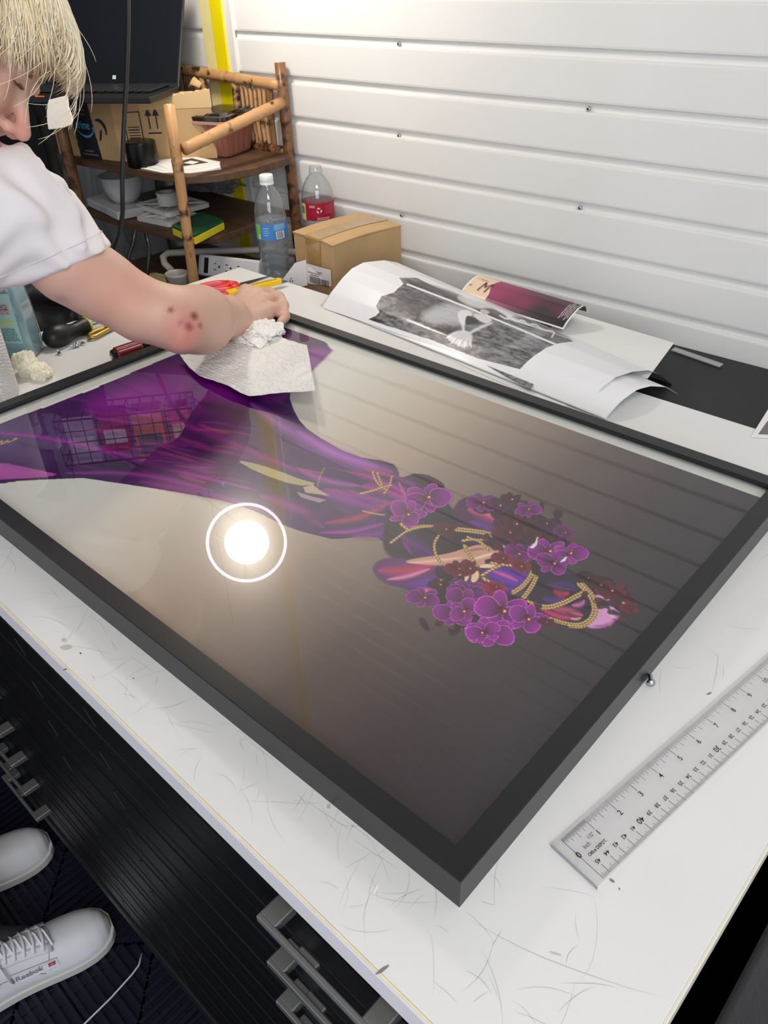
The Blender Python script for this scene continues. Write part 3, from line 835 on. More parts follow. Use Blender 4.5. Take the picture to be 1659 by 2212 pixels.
# body, arm and shoulder masses
P.poly([(840, 1090), (900, 1080), (960, 1090), (1000, 1110), (1080, 1100), (1180, 1140), (1160, 1200), (1100, 1220), (1050, 1240), (960, 1250), (880, 1220), (835, 1200), (825, 1165)], (48, 26, 56), soft=3)
P.poly([(975, 1118), (985, 1085), (1010, 1072), (1045, 1078), (1090, 1098), (1120, 1130), (1110, 1165), (1060, 1160), (1010, 1150)], (84, 26, 90), soft=2)
for _ in range(46):
    x, y = rq.uniform(860, 1110), rq.uniform(1150, 1240); a_ = rq.uniform(.1, .9); L_ = rq.uniform(14, 40)
    P.stroke([(x, y), (x + L_ * .5, y + L_ * .3 * a_ + rq.uniform(-3, 3)), (x + L_, y + L_ * a_ * .7)], rq.uniform(2, 6), rq.choice(((30, 14, 40), (70, 20, 96), (116, 40, 150), (160, 40, 130), (24, 10, 30))), .5)
P.stroke([(1010, 1100), (1060, 1112), (1095, 1140)], 22, (214, 76, 140), .95); P.stroke([(1030, 1098), (1060, 1110), (1080, 1130)], 9, (248, 150, 160), .8)
P.stroke([(1015, 1125), (1060, 1140), (1075, 1160)], 16, (122, 50, 170), .9); P.stroke([(1095, 1110), (1108, 1140), (1100, 1150)], 12, (190, 40, 110), .8)
P.poly([(802, 1232), (812, 1214), (838, 1205), (870, 1206), (980, 1214), (1000, 1230), (1060, 1262), (1120, 1240), (1130, 1262), (1100, 1290), (1040, 1330), (960, 1310), (900, 1290), (880, 1270), (830, 1262)], (112, 34, 120), soft=2)
P.stroke([(815, 1232), (880, 1234), (950, 1215)], 20, (206, 58, 108), .9); P.stroke([(835, 1252), (880, 1246), (930, 1228)], 9, (248, 158, 196), .9)
P.stroke([(880, 1262), (930, 1260), (960, 1236)], 14, (116, 52, 184), .9); P.stroke([(905, 1272), (950, 1282), (990, 1272)], 13, (242, 130, 190), .9); P.stroke([(930, 1268), (980, 1268), (1000, 1260)], 10, (150, 60, 190), .8)
P.poly([(1045, 1228), (1090, 1222), (1150, 1240), (1142, 1262), (1110, 1276), (1080, 1270), (1050, 1245)], (116, 46, 176), soft=2)
P.stroke([(1062, 1232), (1100, 1246), (1120, 1256)], 7, (240, 110, 170), .9); P.stroke([(1058, 1245), (1090, 1264), (1120, 1270)], 6, (66, 20, 110), .8); P.stroke([(1080, 1228), (1120, 1240), (1140, 1250)], 5, (70, 30, 120), .7)
P.stroke([(940, 1100), (985, 1150), (1010, 1200)], 34, (44, 26, 52), .8); P.stroke([(860, 1150), (900, 1180), (940, 1200)], 26, (112, 44, 140), .85); P.stroke([(870, 1170), (885, 1190), (890, 1200)], 8, (166, 66, 180), .7)
# forearm and hand in the photograph
P.poly([(868, 1214), (900, 1205), (960, 1198), (1000, 1186), (1030, 1176), (1056, 1178), (1066, 1190), (1080, 1188), (1078, 1196), (1062, 1206), (1045, 1210), (1050, 1218), (1030, 1222), (1000, 1216), (960, 1222), (910, 1220)], (214, 164, 148), soft=1)
P.stroke([(880, 1216), (940, 1212), (1000, 1204)], 6, (250, 212, 196), .8); P.stroke([(1000, 1192), (1030, 1186), (1050, 1186)], 5, (120, 74, 74), .7); P.stroke([(1020, 1208), (1050, 1200), (1070, 1194)], 6, (255, 232, 208), .9)
P.stroke([(1032, 1224), (1055, 1222), (1074, 1224)], 5, (246, 212, 190), 1, hard=True); P.stroke([(1026, 1228), (1028, 1244), (1020, 1258)], 9, (246, 206, 176), 1, hard=True)
P.stroke([(1010, 1236), (1006, 1248), (990, 1258)], 8, (250, 214, 190), 1, hard=True); P.stroke([(996, 1238), (986, 1250), (982, 1254)], 6, (240, 196, 170), 1, hard=True); P.stroke([(968, 1234), (964, 1240)], 4, (236, 190, 170), 1, hard=True)
for q in ((983, 1255), (1021, 1260), (962, 1240), (990, 1259)): P.petal(q[0], q[1], 3.2, 2, 0, (40, 30, 90), (58, 44, 120), (58, 44, 120))
# wrapped head
P.poly([(1140, 1240), (1170, 1228), (1200, 1236), (1240, 1240), (1275, 1250), (1300, 1276), (1330, 1296), (1337, 1320), (1328, 1345), (1300, 1357), (1262, 1356), (1220, 1346), (1180, 1325), (1150, 1300), (1128, 1270)], (52, 30, 64), soft=1)
P.poly([(1276, 1290), (1300, 1282), (1328, 1298), (1338, 1322), (1328, 1346), (1298, 1357), (1262, 1356), (1285, 1330)], (226, 168, 214), soft=3)
P.stroke([(1295, 1300), (1316, 1312), (1324, 1334)], 8, (250, 240, 250), .8); P.stroke([(1280, 1352), (1310, 1352), (1330, 1336)], 5, (176, 60, 176), .9); P.stroke([(1296, 1292), (1318, 1300), (1332, 1316)], 4, (170, 50, 150), .8)
P.stroke([(1160, 1308), (1200, 1332), (1240, 1336)], 12, (220, 66, 134), .95); P.stroke([(1195, 1316), (1225, 1318), (1260, 1330)], 13, (236, 110, 150), .9); P.stroke([(1232, 1336), (1246, 1338), (1256, 1334)], 6, (255, 190, 190), .9)
P.stroke([(1170, 1292), (1200, 1300), (1220, 1290)], 12, (110, 44, 160), .9); P.stroke([(1195, 1276), (1215, 1286), (1230, 1280)], 12, (214, 60, 110), .9); P.stroke([(1235, 1308), (1258, 1306), (1262, 1295)], 10, (226, 140, 200), .9)
P.stroke([(1190, 1260), (1230, 1262), (1248, 1272)], 12, (96, 44, 150), .8); P.stroke([(1180, 1262), (1215, 1270), (1245, 1276)], 3, (150, 70, 180), .7); P.stroke([(1222, 1322), (1236, 1328)], 4, (60, 16, 60), .8); P.stroke([(1180, 1310), (1230, 1322), (1265, 1322)], 3, (80, 20, 90), .7)
# ropes
P.rope([(700, 1012), (690, 1030), (686, 1050)], 2.0, 1, .4); P.rope([(805, 1020), (812, 1040), (826, 1054)], 2.4, 1, .9); P.rope([(815, 1022), (822, 1042), (830, 1056)], 2.4, 1, .9)
P.rope([(780, 1066), (805, 1060), (826, 1052), (844, 1048)], 2.5, 1, .9); P.rope([(846, 1030), (842, 1048), (830, 1066)], 2.3, 1, .9); P.rope([(785, 1104), (810, 1110), (830, 1112)], 2, 1, .8)
P.rope([(866, 1132), (878, 1142), (884, 1146)], 3, 1); P.rope([(845, 1172), (862, 1158), (886, 1142), (910, 1135), (946, 1137)], 2.6, 1); P.rope([(884, 1145), (910, 1138), (945, 1136)], 2.2, 1)
P.rope([(984, 1143), (1015, 1146), (1045, 1150), (1064, 1156)], 2.3, 2); P.rope([(953, 1150), (938, 1170), (938, 1190), (948, 1212), (962, 1222)], 2.6, 1)
P.rope([(1004, 1180), (1016, 1200), (1032, 1224)], 2.6, 1.5); P.rope([(1000, 1168), (1020, 1164), (1038, 1170), (1056, 1188)], 2.8, 1); P.rope([(1010, 1160), (1024, 1166), (1050, 1166)], 2.2, 1)
P.rope([(1088, 1178), (1100, 1196), (1112, 1212)], 2.8, 1); P.rope([(1042, 1242), (1070, 1225), (1100, 1216), (1118, 1208)], 3, 1); P.rope([(1062, 1216), (1090, 1220), (1116, 1222)], 3, 1); P.rope([(948, 1254), (962, 1248), (976, 1242)], 3, 1)
P.rope([(1110, 1279), (1130, 1266), (1146, 1246), (1152, 1230)], 2.3, 2); P.rope([(1132, 1290), (1148, 1268), (1158, 1248), (1160, 1232)], 2.3, 2)
P.rope([(1140, 1302), (1180, 1314), (1215, 1304), (1260, 1280)], 2.5, 2); P.rope([(1250, 1262), (1272, 1282), (1284, 1310), (1278, 1335), (1255, 1350), (1225, 1348), (1190, 1337)], 2.5, 1.5)
P.rope([(1258, 1262), (1280, 1284), (1292, 1312), (1284, 1338), (1258, 1355), (1232, 1352)], 2.5, 1.5); P.rope([(985, 1258), (1000, 1243), (1020, 1240)], 2.2, 1, .6); P.rope([(1045, 1250), (1055, 1256)], 3.5, 1)
# dark leaves and orchids
for q in ((1040, 1090, 30, 18), (1100, 1110, 42, 24), (1140, 1130, 46, 28), (1180, 1160, 44, 26), (1110, 1160, 40, 26), (1210, 1190, 30, 22), (975, 1290, 40, 20), (1010, 1330, 36, 26), (1060, 1300, 46, 26), (1110, 1310, 36, 22), (1170, 1232, 24, 14), (1270, 1245, 22, 10), (960, 1075, 14, 10), (925, 1040, 34, 12), (1300, 1262, 34, 16), (1345, 1300, 20, 22)):
    P.petal(q[0], q[1], q[2], q[3], .3, (44, 10, 40), (62, 16, 58), (44, 10, 44))
O = P.orchid
rq = random.Random(31)
for (cx, cy, sx, sy, n) in ((1140, 1135, 95, 50, 46), (1190, 1195, 60, 35, 22), (1030, 1320, 90, 50, 40), (1330, 1285, 45, 35, 18), (990, 1235, 40, 20, 10), (930, 1060, 40, 20, 8)):
    for _ in range(n):
        x, y = rq.gauss(cx, sx * .45), rq.gauss(cy, sy * .45); c_ = rq.choice(((70, 8, 40), (96, 14, 52), (48, 10, 40), (120, 20, 70), (84, 16, 84)))
        P.petal(x, y, rq.uniform(8, 17), rq.uniform(5, 10), rq.uniform(0, 6.3), (34, 6, 28), c_, tuple(min(255, int(v * 1.35) + 12) for v in c_), .9)
O(922, 1075, 40, -.3, 1.05); O(880, 1108, 34, 1.0, 1.1, al=.85); O(1042, 1085, 26, .2, .9); O(962, 1142, 20, .6, .6, red=True); O(1080, 1090, 20, 1, .55); O(1105, 1078, 18, .4, .5, red=True)
O(1140, 1100, 22, -.2, .95); O(1115, 1130, 24, .8, .6, red=True); O(1100, 1150, 22, .1, .65, red=True); O(1135, 1145, 20, 1.4, .5, red=True); O(1180, 1130, 18, .3, .5); O(1160, 1160, 24, .9, .5, red=True)
O(1220, 1150, 18, .5, .8); O(1120, 1195, 26, .8, .9); O(1185, 1190, 34, .2, 1.05); O(1230, 1196, 30, -.3, 1.08); O(1195, 1215, 30, .7, 1.0); O(1085, 1205, 18, .4, .9, red=True); O(1125, 1222, 18, .9, .9, red=True)
P.poly([(1142, 1182), (1156, 1174), (1160, 1158), (1162, 1174), (1152, 1186)], (246, 226, 244)); P.poly([(1206, 1216), (1226, 1198), (1222, 1212)], (250, 230, 246))
O(990, 1228, 22, .3, .8, red=True); O(1015, 1226, 18, 1.2, .8, red=True); O(950, 1262, 18, .2, .45, red=True); O(1052, 1272, 20, .7, 1.0, red=True); O(1070, 1268, 18, .2, 1.05, red=True)
O(915, 1290, 28, .3, .95); O(1010, 1278, 34, .2, .9); O(1000, 1300, 36, 1.1, .95); O(980, 1325, 34, .4, 1.0); O(1005, 1318, 30, 2.2, 1.05); O(1085, 1318, 46, .5, 1.12, .75); O(1140, 1335, 36, .9, 1.12); O(1060, 1365, 42, .2, 1.1)
O(1045, 1366, 30, 2.8, 1.15); O(1180, 1343, 14, .5, .7, red=True); O(1320, 1275, 26, .4, .75, red=True); O(1345, 1300, 20, 1.2, .6, red=True); O(1360, 1312, 16, .3, .8, red=True); O(1270, 1248, 12, .4, .4, red=True); O(1298, 1262, 18, 1, .5, red=True)
# the signature and a fine grain
P.stroke([(-8, 962), (6, 950), (2, 962), (20, 948), (14, 958), (36, 947)], 1.6, (214, 180, 120), .8, hard=True, k=1, taper=False)

fig = np.abs(P.c - BG).max(1) > 1e-4; P.c[fig] = np.clip(P.c[fig], 0, 1) ** 1.22 * 1.12; P.c = np.clip(P.c * 1.02, 0, 1)
m_print = mat('satin photo print', (128, 128, 128), .36, spec=.15, vcol=True)
fill_mesh('printed_picture', PT, FC, m_print, pf, cols=P.c, smooth=False)
# ================================================================== bamboo shelf and what stands on it
def bamboo_mat(name, rgb, rgb2, dark):
    m = bpy.data.materials.new(name); m.use_nodes = True; nt = m.node_tree; b = nt.nodes['Principled BSDF']; b.inputs['Roughness'].default_value = .38
    tc = nt.nodes.new('ShaderNodeTexCoord')
    n1 = nt.nodes.new('ShaderNodeTexNoise'); n1.inputs['Scale'].default_value = 18; n1.inputs['Detail'].default_value = 5; nt.links.new(tc.outputs['Object'], n1.inputs[0])
    n2 = nt.nodes.new('ShaderNodeTexNoise'); n2.inputs['Scale'].default_value = 34; n2.inputs['Detail'].default_value = 8; nt.links.new(tc.outputs['Object'], n2.inputs[0])
    a = nt.nodes.new('ShaderNodeMix'); a.data_type = 'RGBA'; a.inputs[6].default_value = lin(rgb) + (1,); a.inputs[7].default_value = lin(rgb2) + (1,); nt.links.new(n1.outputs[0], a.inputs[0])
    r = nt.nodes.new('ShaderNodeMapRange'); r.inputs[1].default_value = dark; r.inputs[2].default_value = dark + .09; nt.links.new(n2.outputs[0], r.inputs[0])
    c = nt.nodes.new('ShaderNodeMix'); c.data_type = 'RGBA'; nt.links.new(r.outputs[0], c.inputs[0]); nt.links.new(a.outputs[2], c.inputs[6]); c.inputs[7].default_value = lin((62, 36, 20)) + (1,)
    nt.links.new(c.outputs[2], b.inputs['Base Color'])
    return m
m_bam = bamboo_mat('bamboo', (206, 162, 112), (176, 128, 82), .56)
m_bam2 = bamboo_mat('scorched bamboo', (150, 104, 66), (104, 68, 42), .50)
m_wood = mat('dark brown shelf board', (92, 66, 48), .5, var=.35, vscale=9, stretch=(1, 6, 6), bump=.1, bscale=90)
def cane(mb, a, b, r0, r1=None, nodes=(), n=16, wob=.0):
    a, b = Vector(a), Vector(b); r1 = r1 or r0; L = (b - a).length; pts = []; rad = []
    ts = sorted(set([0, 1] + [i / 14 for i in range(1, 14)] + [t + d for t in nodes for d in (-.012 / L, -.004 / L, 0, .004 / L, .012 / L)]))
    ts = [t for t in ts if 0 <= t <= 1]
    for t in ts:
        r = r0 + (r1 - r0) * t
        for q in nodes:
            x = (t - q) * L
            if abs(x) < .003: r *= 1.11
            elif abs(x) < .006: r *= 1.03
        p = a.lerp(b, t) + Vector((math.sin(t * 7 + a.x * 9), math.cos(t * 6 + a.y * 8), 0)) * wob
        pts.append(p); rad.append(r)
    mb.tube(pts, rad, n)
SH = thing('bamboo_shelf', 'low bamboo shelf with brown boards standing against the white wall', 'shelf', (-1.4, .68, FLOOR))
pFR_t, pFR_b = at(365, 226, 1.53), at(419, 612, 1.735); pFR_b2 = pFR_t + (pFR_b - pFR_t) * ((pFR_t.z - FLOOR) / (pFR_t.z - pFR_b.z))
pBR_t = onwall(603, 135, .022); pBR_b = onwall(640, 480, .022); pBR_b2 = pBR_t + (pBR_b - pBR_t) * ((pBR_t.z - FLOOR) / (pBR_t.z - pBR_b.z))
pFL = at(150, 345, 1.79); pFLb = at(176, 480, 1.88)
def post(a, b, r, nodes, m, cap=True):
    mb = MB(); cane(mb, a, b, r, r * 1.12, nodes, 20, .001); o = mb.build('post', m, SH, smooth=True)
    if cap:
        c = MB(); d = (a - b).normalized(); c.tube([a + d * .0002, a + d * .0006], r * .55, 16); c.build('hollow_end', mat('bamboo hollow', (222, 196, 150), .7), o)
    return o
post(pFR_t, pFR_b2, .0108, (.085, .21, .335, .5, .7), m_bam)
post(pBR_t, pBR_b2, .0118, (.09, .17, .30, .45, .7), m_bam2)
fl_t = pFL + Vector((0, 0, .10)); fl_b = Vector((pFLb.x, pFLb.y, FLOOR))
post(fl_t, fl_b, .0125, (.1, .22, .4, .6), m_bam2)
post(Vector((-1.62, wall_y(-1.62) - .02, .31)), Vector((-1.62, wall_y(-1.62) - .02, FLOOR)), .012, (.1, .3, .6), m_bam2)
def rod(a, b, r, nodes=(), m=None, nm='rail'):
    mb = MB(); cane(mb, a, b, r, r, nodes, 16, .0008); return mb.build(nm, m or m_bam, SH, smooth=True)
ra = at(398, 322, 1.575); rb = onwall(608, 222, .03)
rod(ra, rb, .0122, (.2, .36, .72), m_bam)
wl = onwall(388, 150, .03); wr = onwall(604, 184, .028)
rod(Vector((-1.60, wl.y, wl.z)) , wl, .0112, (.5,), m_bam); 
rod(wl, wr, .0115, (.22, .47, .62), m_bam)
low_z = onwall(596, 268, .03).z - .055
lr = Vector((pBR_t.x, wr.y, low_z)); lw = Vector((-1.6, wl.y, low_z))
rod(lw, lr, .0105, (.3, .6, .9), m_bam2)
def xat(t): return wl.lerp(wr, t)
for (t, r, lean, m) in ((.02, .0028, .01, m_bam2), (.06, .003, .008, m_bam2), (.1, .0028, .004, m_bam2), (.14, .003, .006, m_bam2), (.18, .0028, .0, m_bam2), (.235, .0085, .006, m_bam), (.565, .0085, .005, m_bam),
                        (.62, .0038, .015, m_bam), (.665, .004, .012, m_bam), (.71, .0045, .008, m_bam), (.755, .004, .004, m_bam), (.80, .0048, .004, m_bam), (.845, .0042, .0, m_bam), (.89, .0052, .002, m_bam2), (.915, .004, -.004, m_bam2)):
    p = xat(t); rod(p, Vector((p.x + lean, p.y, low_z)), r, (.6,), m, 'slat')
for i in range(6):
    x = -1.585 + i * .022; rod(Vector((x, wl.y, wl.z)), Vector((x + .004, wl.y, low_z)), .0035, (.5,), m_bam2, 'slat')
def board(z, th, pts, name='shelf_board'):
    mb = MB(); mb.prism([Vector((x, y, z - th)) for x, y in pts], (0, 0, th)); return mb.build(name, m_wood, SH, bevel=.002)
S1 = .163; S2 = .032
fr = onz(392, 382, S1)
def front(z, pix):
    return [tuple(onz(px, py, z).xy) for px, py in pix]
f1 = front(S1, [(138, 336), (200, 348), (262, 358), (330, 372), (400, 381), (470, 377), (550, 362), (628, 338)])
board(S1, .016, f1 + [(-1.215, wall_y(-1.2) - .012), (-1.64, wall_y(-1.64) - .012)])
f2 = front(S2, [(176, 450), (240, 470), (320, 492), (400, 510), (470, 512), (540, 486), (612, 452)])
board(S2, .016, f2 + [(-1.215, wall_y(-1.2) - .012), (-1.68, wall_y(-1.6) - .012)])
S3 = -.11
board(S3, .016, [(-1.62, .5), (-1.3, .48), (-1.2, .52), (-1.2, .84), (-1.62, .83)], 'bottom_board')

# ---- delivery carton with the black tape
m_card = mat('kraft cardboard', (190, 156, 112), .7, var=.08, vscale=14, bump=.05, bscale=120)
m_cardL = mat('kraft cardboard edge', (206, 176, 130), .8)
m_bt = mat('black parcel tape', (30, 33, 40), .35); m_cy = mat('pale blue ink', (88, 170, 205), .5); m_bk = mat('carton ink', (44, 40, 40), .6); m_gt = mat('grey tape ink', (120, 108, 96), .6)
N0 = onz(263, 351, S1); L0 = onz(136, 334, S1)
NT = height_at(N0.x, N0.y, 218) - S1
L0 = N0 + (L0 - N0) * 1.06
e1 = (L0 - N0); e1.z = 0; Wl = e1.length; e1.normalize()
e2 = Vector((-e1.y, e1.x, 0)); e2 = e2 if e2.y > 0 else -e2
tr_ = onz(452, 196, S1 + NT + .012); Dp = max(.18, min(.34, (Vector((tr_.x, tr_.y, S1)) - N0).dot(e2)))
rdir = Vector((tr_.x, tr_.y, S1)) - N0; rdir.z = 0; Dp = rdir.length; e2 = rdir.normalized()
BX = thing('parcel_box', 'brown parcel carton with black tape and printed arrows, under the open laptop', 'cardboard box', (N0 + L0) / 2)
H1 = NT
def BP(a, b, h): return N0 + e1 * a + e2 * b + Vector((0, 0, h))
q = .003; mb = MB()
mb.add([BP(0, 0, 0), BP(Wl, 0, 0), BP(Wl, 0, H1), BP(0, 0, H1 - .004), BP(0, Dp, 0), BP(Wl, Dp, 0), BP(Wl, Dp, H1), BP(0, Dp, H1 + .012)],
       [(0, 1, 2, 3), (4, 7, 6, 5), (0, 3, 7, 4), (1, 5, 6, 2), (0, 4, 5, 1), (3, 2, 6, 7)])
mb.build('carton', m_card, BX, bevel=.002)
# torn flap standing along the right edge
mb = MB(); rows = []
for i in range(25):
    b_ = Dp * (.28 + .72 * i / 24); w = .0012 * math.sin(i * 2.4)
    rows.append([BP(-.0012, b_, H1 - .02), BP(-.0012, b_, H1 - .001 + .016 * i / 24 + w), BP(.0025, b_, H1 + .000 + .016 * i / 24 - w), BP(.0025, b_, H1 - .02)])
mb.grid(rows); mb.build('torn_flap', m_cardL, BX)
mb = MB(); mb.tube([BP(.002, Dp * .93, H1 + .022), BP(.03, Dp * .95, H1 + .03), BP(.05, Dp * .98, H1 + .02)], [.006, .01, .005], 10, flat=.3); mb.build('torn_flap', m_card, BX, smooth=True)
# black tape on the left face: columns a (from the near edge) at the bottom and top
ex_ = -e1; off = e2 * -.0008
def LF(s, h): return BP(Wl * (1 - s), 0, h) + off                # s from the left edge, h up
rs = random.Random(3); tape = MB(); nT = 26
Lf = [LF(.34 - .0 * t + .02 * 0 + (.012 * rs.random()) + .02 * (1 - t) * 1.0, H1 * t) for t in [i / nT for i in range(nT + 1)]]
Rt = [LF(.70 - .06 * t + .010 * rs.random(), H1 * t) for t in [i / nT for i in range(nT + 1)]]
rows = [[a, b] for a, b in zip(Lf, Rt)]; rows[-1] = [LF(.42, H1 * .985), LF(.56, H1 * .94)]
tape.grid(rows); tape.build('black_tape', m_bt, BX)
up = Vector((0, 0, 1)); off2 = e2 * -.0012
def LF2(s, h): return BP(Wl * (1 - s), 0, h) + off2
text('prime', LF2(.39, H1 * .50), ex_, up, H1 * .20, m_cy, BX, xs=.80, wt=.012)
def arcstroke(P, cx, cy, r, a0, a1, w, m, nm, yr=1.0):
    mb = MB(); rows = []
    for i in range(17):
        t = i / 16; a = a0 + (a1 - a0) * t; ww = w * (.35 + math.sin(PI * t) * .8)
        rows.append([P(cx + (r - ww) * math.cos(a), cy + (r - ww) * math.sin(a) * yr), P(cx + (r + ww) * math.cos(a), cy + (r + ww) * math.sin(a) * yr)])
    mb.grid(rows); return mb
f = lambda x, y: LF2(0, 0) + ex_ * x + up * y
sm_ = arcstroke(f, Wl * .535, H1 * .62, H1 * .26, PI * 1.22, PI * 1.83, H1 * .018, m_cy, 'x', .95)
c0 = f(Wl * .535 + H1 * .24, H1 * .50); sm_.add([c0 + ex_ * -.006 + up * .004, c0 + ex_ * .003 + up * .007, c0 + up * -.006], [(0, 1, 2)])
sm_.build('smile_mark', m_cy, BX)
for (s, h, w, c) in ((.375, .80, .22, m_gt), (.37, .73, .20, m_gt), (.46, .115, .14, m_gt), (.42, .055, .24, m_gt)):
    mb = MB(); x = Wl * s
    k = 0
    while k < w * Wl:
        l = rs.uniform(.002, .006); mb.add([f(x + k, H1 * h), f(x + k + l, H1 * h), f(x + k + l, H1 * (h + .028)), f(x + k, H1 * (h + .028))], [(0, 1, 2, 3)]); k += l + .0012
    mb.build('small_print', c, BX)
text('delivery', f(Wl * .37, H1 * .82), ex_, up, H1 * .07, m_gt, BX)
# curved smile end printed on the carton at the right of the tape
mk = arcstroke(f, Wl * .76, H1 * .50, H1 * .17, PI * -.12, PI * .62, H1 * .032, m_bk, 'x', 1.0)
mk.grid([[f(Wl * .735 + (H1 * .10) * t, H1 * (.34 + .16 * t) + .002 + .006 * math.sin(PI * t)), f(Wl * .735 + H1 * .10 * t, H1 * (.34 + .16 * t) - .002 - .006 * math.sin(PI * t))] for t in [i / 8 for i in range(9)]])
mk.build('printed_arrow', m_bk, BX)
# marks on the right face
n2 = e1 * -.0010
def RF(b_, h): return BP(0, b_, h) + n2
mb = MB(); b0, b1 = Dp * .10, Dp * .27; hh0, hh1 = H1 * .12, H1 * .82; w = .0022
def bar(x0_, y0_, x1_, y1_): mb.add([RF(x0_, y0_), RF(x1_, y0_), RF(x1_, y1_), RF(x0_, y1_)], [(0, 1, 2, 3)])
bar(b0, hh0, b0 + w, hh1); bar(b1 - w, hh0, b1, hh1); bar(b0, hh1 - w, b1, hh1); bar(b0, hh0, b1, hh0 + w)
y = hh0 + .01
while y < hh1 - .028:
    t = rs.choice((.0018, .0028, .004)); bar(b0 + .006, y, b1 - .006, y + t); y += t + rs.choice((.0018, .003, .004))
mb.build('printed_label', m_bk, BX)
mb = MB()
for xx in (Dp * .345, Dp * .42):
    bar(xx, H1 * .53, xx + .0028, H1 * .76)
    mb.add([RF(xx - .006, H1 * .74), RF(xx + .009, H1 * .74), RF(xx + .0015, H1 * .87)], [(0, 1, 2)])
bar(Dp * .325, H1 * .45, Dp * .46, H1 * .475)
mb.build('printed_arrows', m_bk, BX)

# ---- laptop
m_lb = mat('black laptop plastic', (26, 27, 30), .4); m_scr = mat('dark glossy screen', (20, 23, 29), .22, spec=.6); m_key = mat('laptop key', (40, 42, 46), .35)
lp = thing('laptop', 'open black laptop with a dark screen standing on the parcel carton', 'laptop', at(250, 190, 1.72))
A = at(386, 189, 1.715); Bp = at(52, 172, 1.765)
lx = (A - Bp); lx.z = 0; LWd = .36; lx.normalize(); uv = (at(412, -30, 1.70) - A); uv = (uv - lx * uv.dot(lx)).normalized(); nn = lx.cross(uv).normalized(); nn = nn if nn.dot(Vector(CAM) - A) > 0 else -nn
C0 = A - lx * LWd
Mx = Matrix((lx, uv, nn)).transposed()
mb = MB(); mb.box(A - lx * LWd / 2 + uv * .12 - nn * .003, (LWd, .24, .006), Mx); sl = mb.build('screen_lid', m_lb, lp, bevel=.002)
mb = MB(); c = A - lx * LWd / 2 + uv * .122 + nn * .0006; mb.add([c + lx * sx * (LWd / 2 - .005) + uv * sy * .112 for sx, sy in ((-1, -1), (1, -1), (1, 1), (-1, 1))], [(0, 1, 2, 3)]); sc_ = mb.build('display', m_scr, sl)
mb = MB(); c = A - lx * (LWd - .155 - .03) + uv * .014 + nn * .0012
c = at(248, 168, 1.74); c = c - nn * (c - (A + nn * .001)).dot(nn)
for i in (0, 1):
    for j in (0, 1): mb.box(c + lx * (i - .5) * .0042 + uv * (j - .5) * .0042, (.0036, .0036, .0002), Mx)
mb.build('start_icon', mat('pale icon', (170, 180, 184), .5, emit=(200, 210, 214), estr=.5), sl)
bd = Vector((nn.x, nn.y, 0)).normalized()
topz = S1 + H1 + .004
mb = MB(); c = A - lx * LWd / 2 + bd * .075; c.z = A.z - .004; Mb = Matrix((lx, bd, Vector((0, 0, 1)))).transposed()
tilt = Matrix.Rotation(0, 3, 'X')
mb.box(c, (LWd, .15, .012), Mb); kb = mb.build('keyboard_base', m_lb, lp, bevel=.002)
mb = MB()
for i in range(16):
    for j in range(5): mb.box(c + lx * (-LWd / 2 + .022 + i * .0205) + bd * (-.07 + j * .021) + Vector((0, 0, .0095)), (.0165, .017, .003), Mb)
mb.build('keys', m_key, kb, bevel=.0008)
mb = MB(); mb.box(c + lx * (-LWd / 2 + .115) + bd * .07 + Vector((0, 0, .0065)), (.02, .003, .002), Mb); mb.build('status_strip', mat('orange strip', (230, 96, 60), .5, emit=(230, 96, 60), estr=.4), kb)

# ---- white rounded tag of fabric hanging beside the carton
m_tag = mat('off white fabric', (196, 190, 186), .8, bump=.2, bscale=400)
mb = MB(); t = 1.60
pp = [(108, 215), (148, 205), (151, 232), (158, 250), (160, 262), (156, 270), (140, 276), (108, 280), (105, 262), (104, 240)]
pn = e1.cross(Vector((0, 0, 1))).normalized(); pn = pn if pn.dot(Vector(CAM) - N0) > 0 else -pn
def on_face(x, y, o_=.006):
    return at(x, y, 1.60)
    v = Vector(ray(x, y)); P1 = N0 + pn * o_; return Vector(CAM) + v * ((P1 - Vector(CAM)).dot(pn) / v.dot(pn))
mb.prism([on_face(x, y) for x, y in pp], pn * .005)
o = mb.build('white_cloth', m_tag, bevel=.002); tag(o, 'off-white rounded cloth end hanging in front of the parcel carton', 'cloth')

# ---- jar with black lid, prints, glass bits
m_gl = mat('black gloss', (14, 15, 17), .28, spec=.35)
jc = onz(311, 358, S1); r = .033
mb = MB(); mb.lathe(jc + Vector((0, 0, .0005)), [(.001, 0), (r * .97, 0), (r, .002), (r, .046), (r * .985, .0485), (r * .93, .0497), (.001, .0497)], 48)
for i in range(0): pass
o = mb.build('round_jar', m_gl, smooth=False, bevel=0); o.data.polygons.foreach_set('use_smooth', [abs(p.normal.z) < .9 for p in o.data.polygons]); tag(o, 'glossy black round jar on the upper shelf board', 'jar')
m_pap = mat('white paper', (236, 235, 232), .55); m_ph = mat('dark photo area', (40, 38, 38), .4)
def sheet(name, pix, z, th, m, label=None, cat=None, grp=None, parent=None, bevel=0):
    mb = MB(); mb.prism([onz(x, y, z) for x, y in pix], (0, 0, th)); o = mb.build(name, m, parent, bevel=bevel)
    if label: tag(o, label, cat, grp)
    return o
sheet('paper_print', [(291, 362), (350, 374), (410, 375), (478, 366), (474, 356), (440, 352), (330, 352)], S1 + .0005, .0016, m_pap, 'lowest white photo print of the little pile on the bamboo shelf', 'photo print', 'photo prints on the upper shelf')
sheet('paper_print', [(302, 358), (352, 369), (430, 366), (476, 357), (466, 350), (400, 352)], S1 + .0023, .0014, m_pap, 'white photo print in the middle of the little pile on the shelf', 'photo print', 'photo prints on the upper shelf')
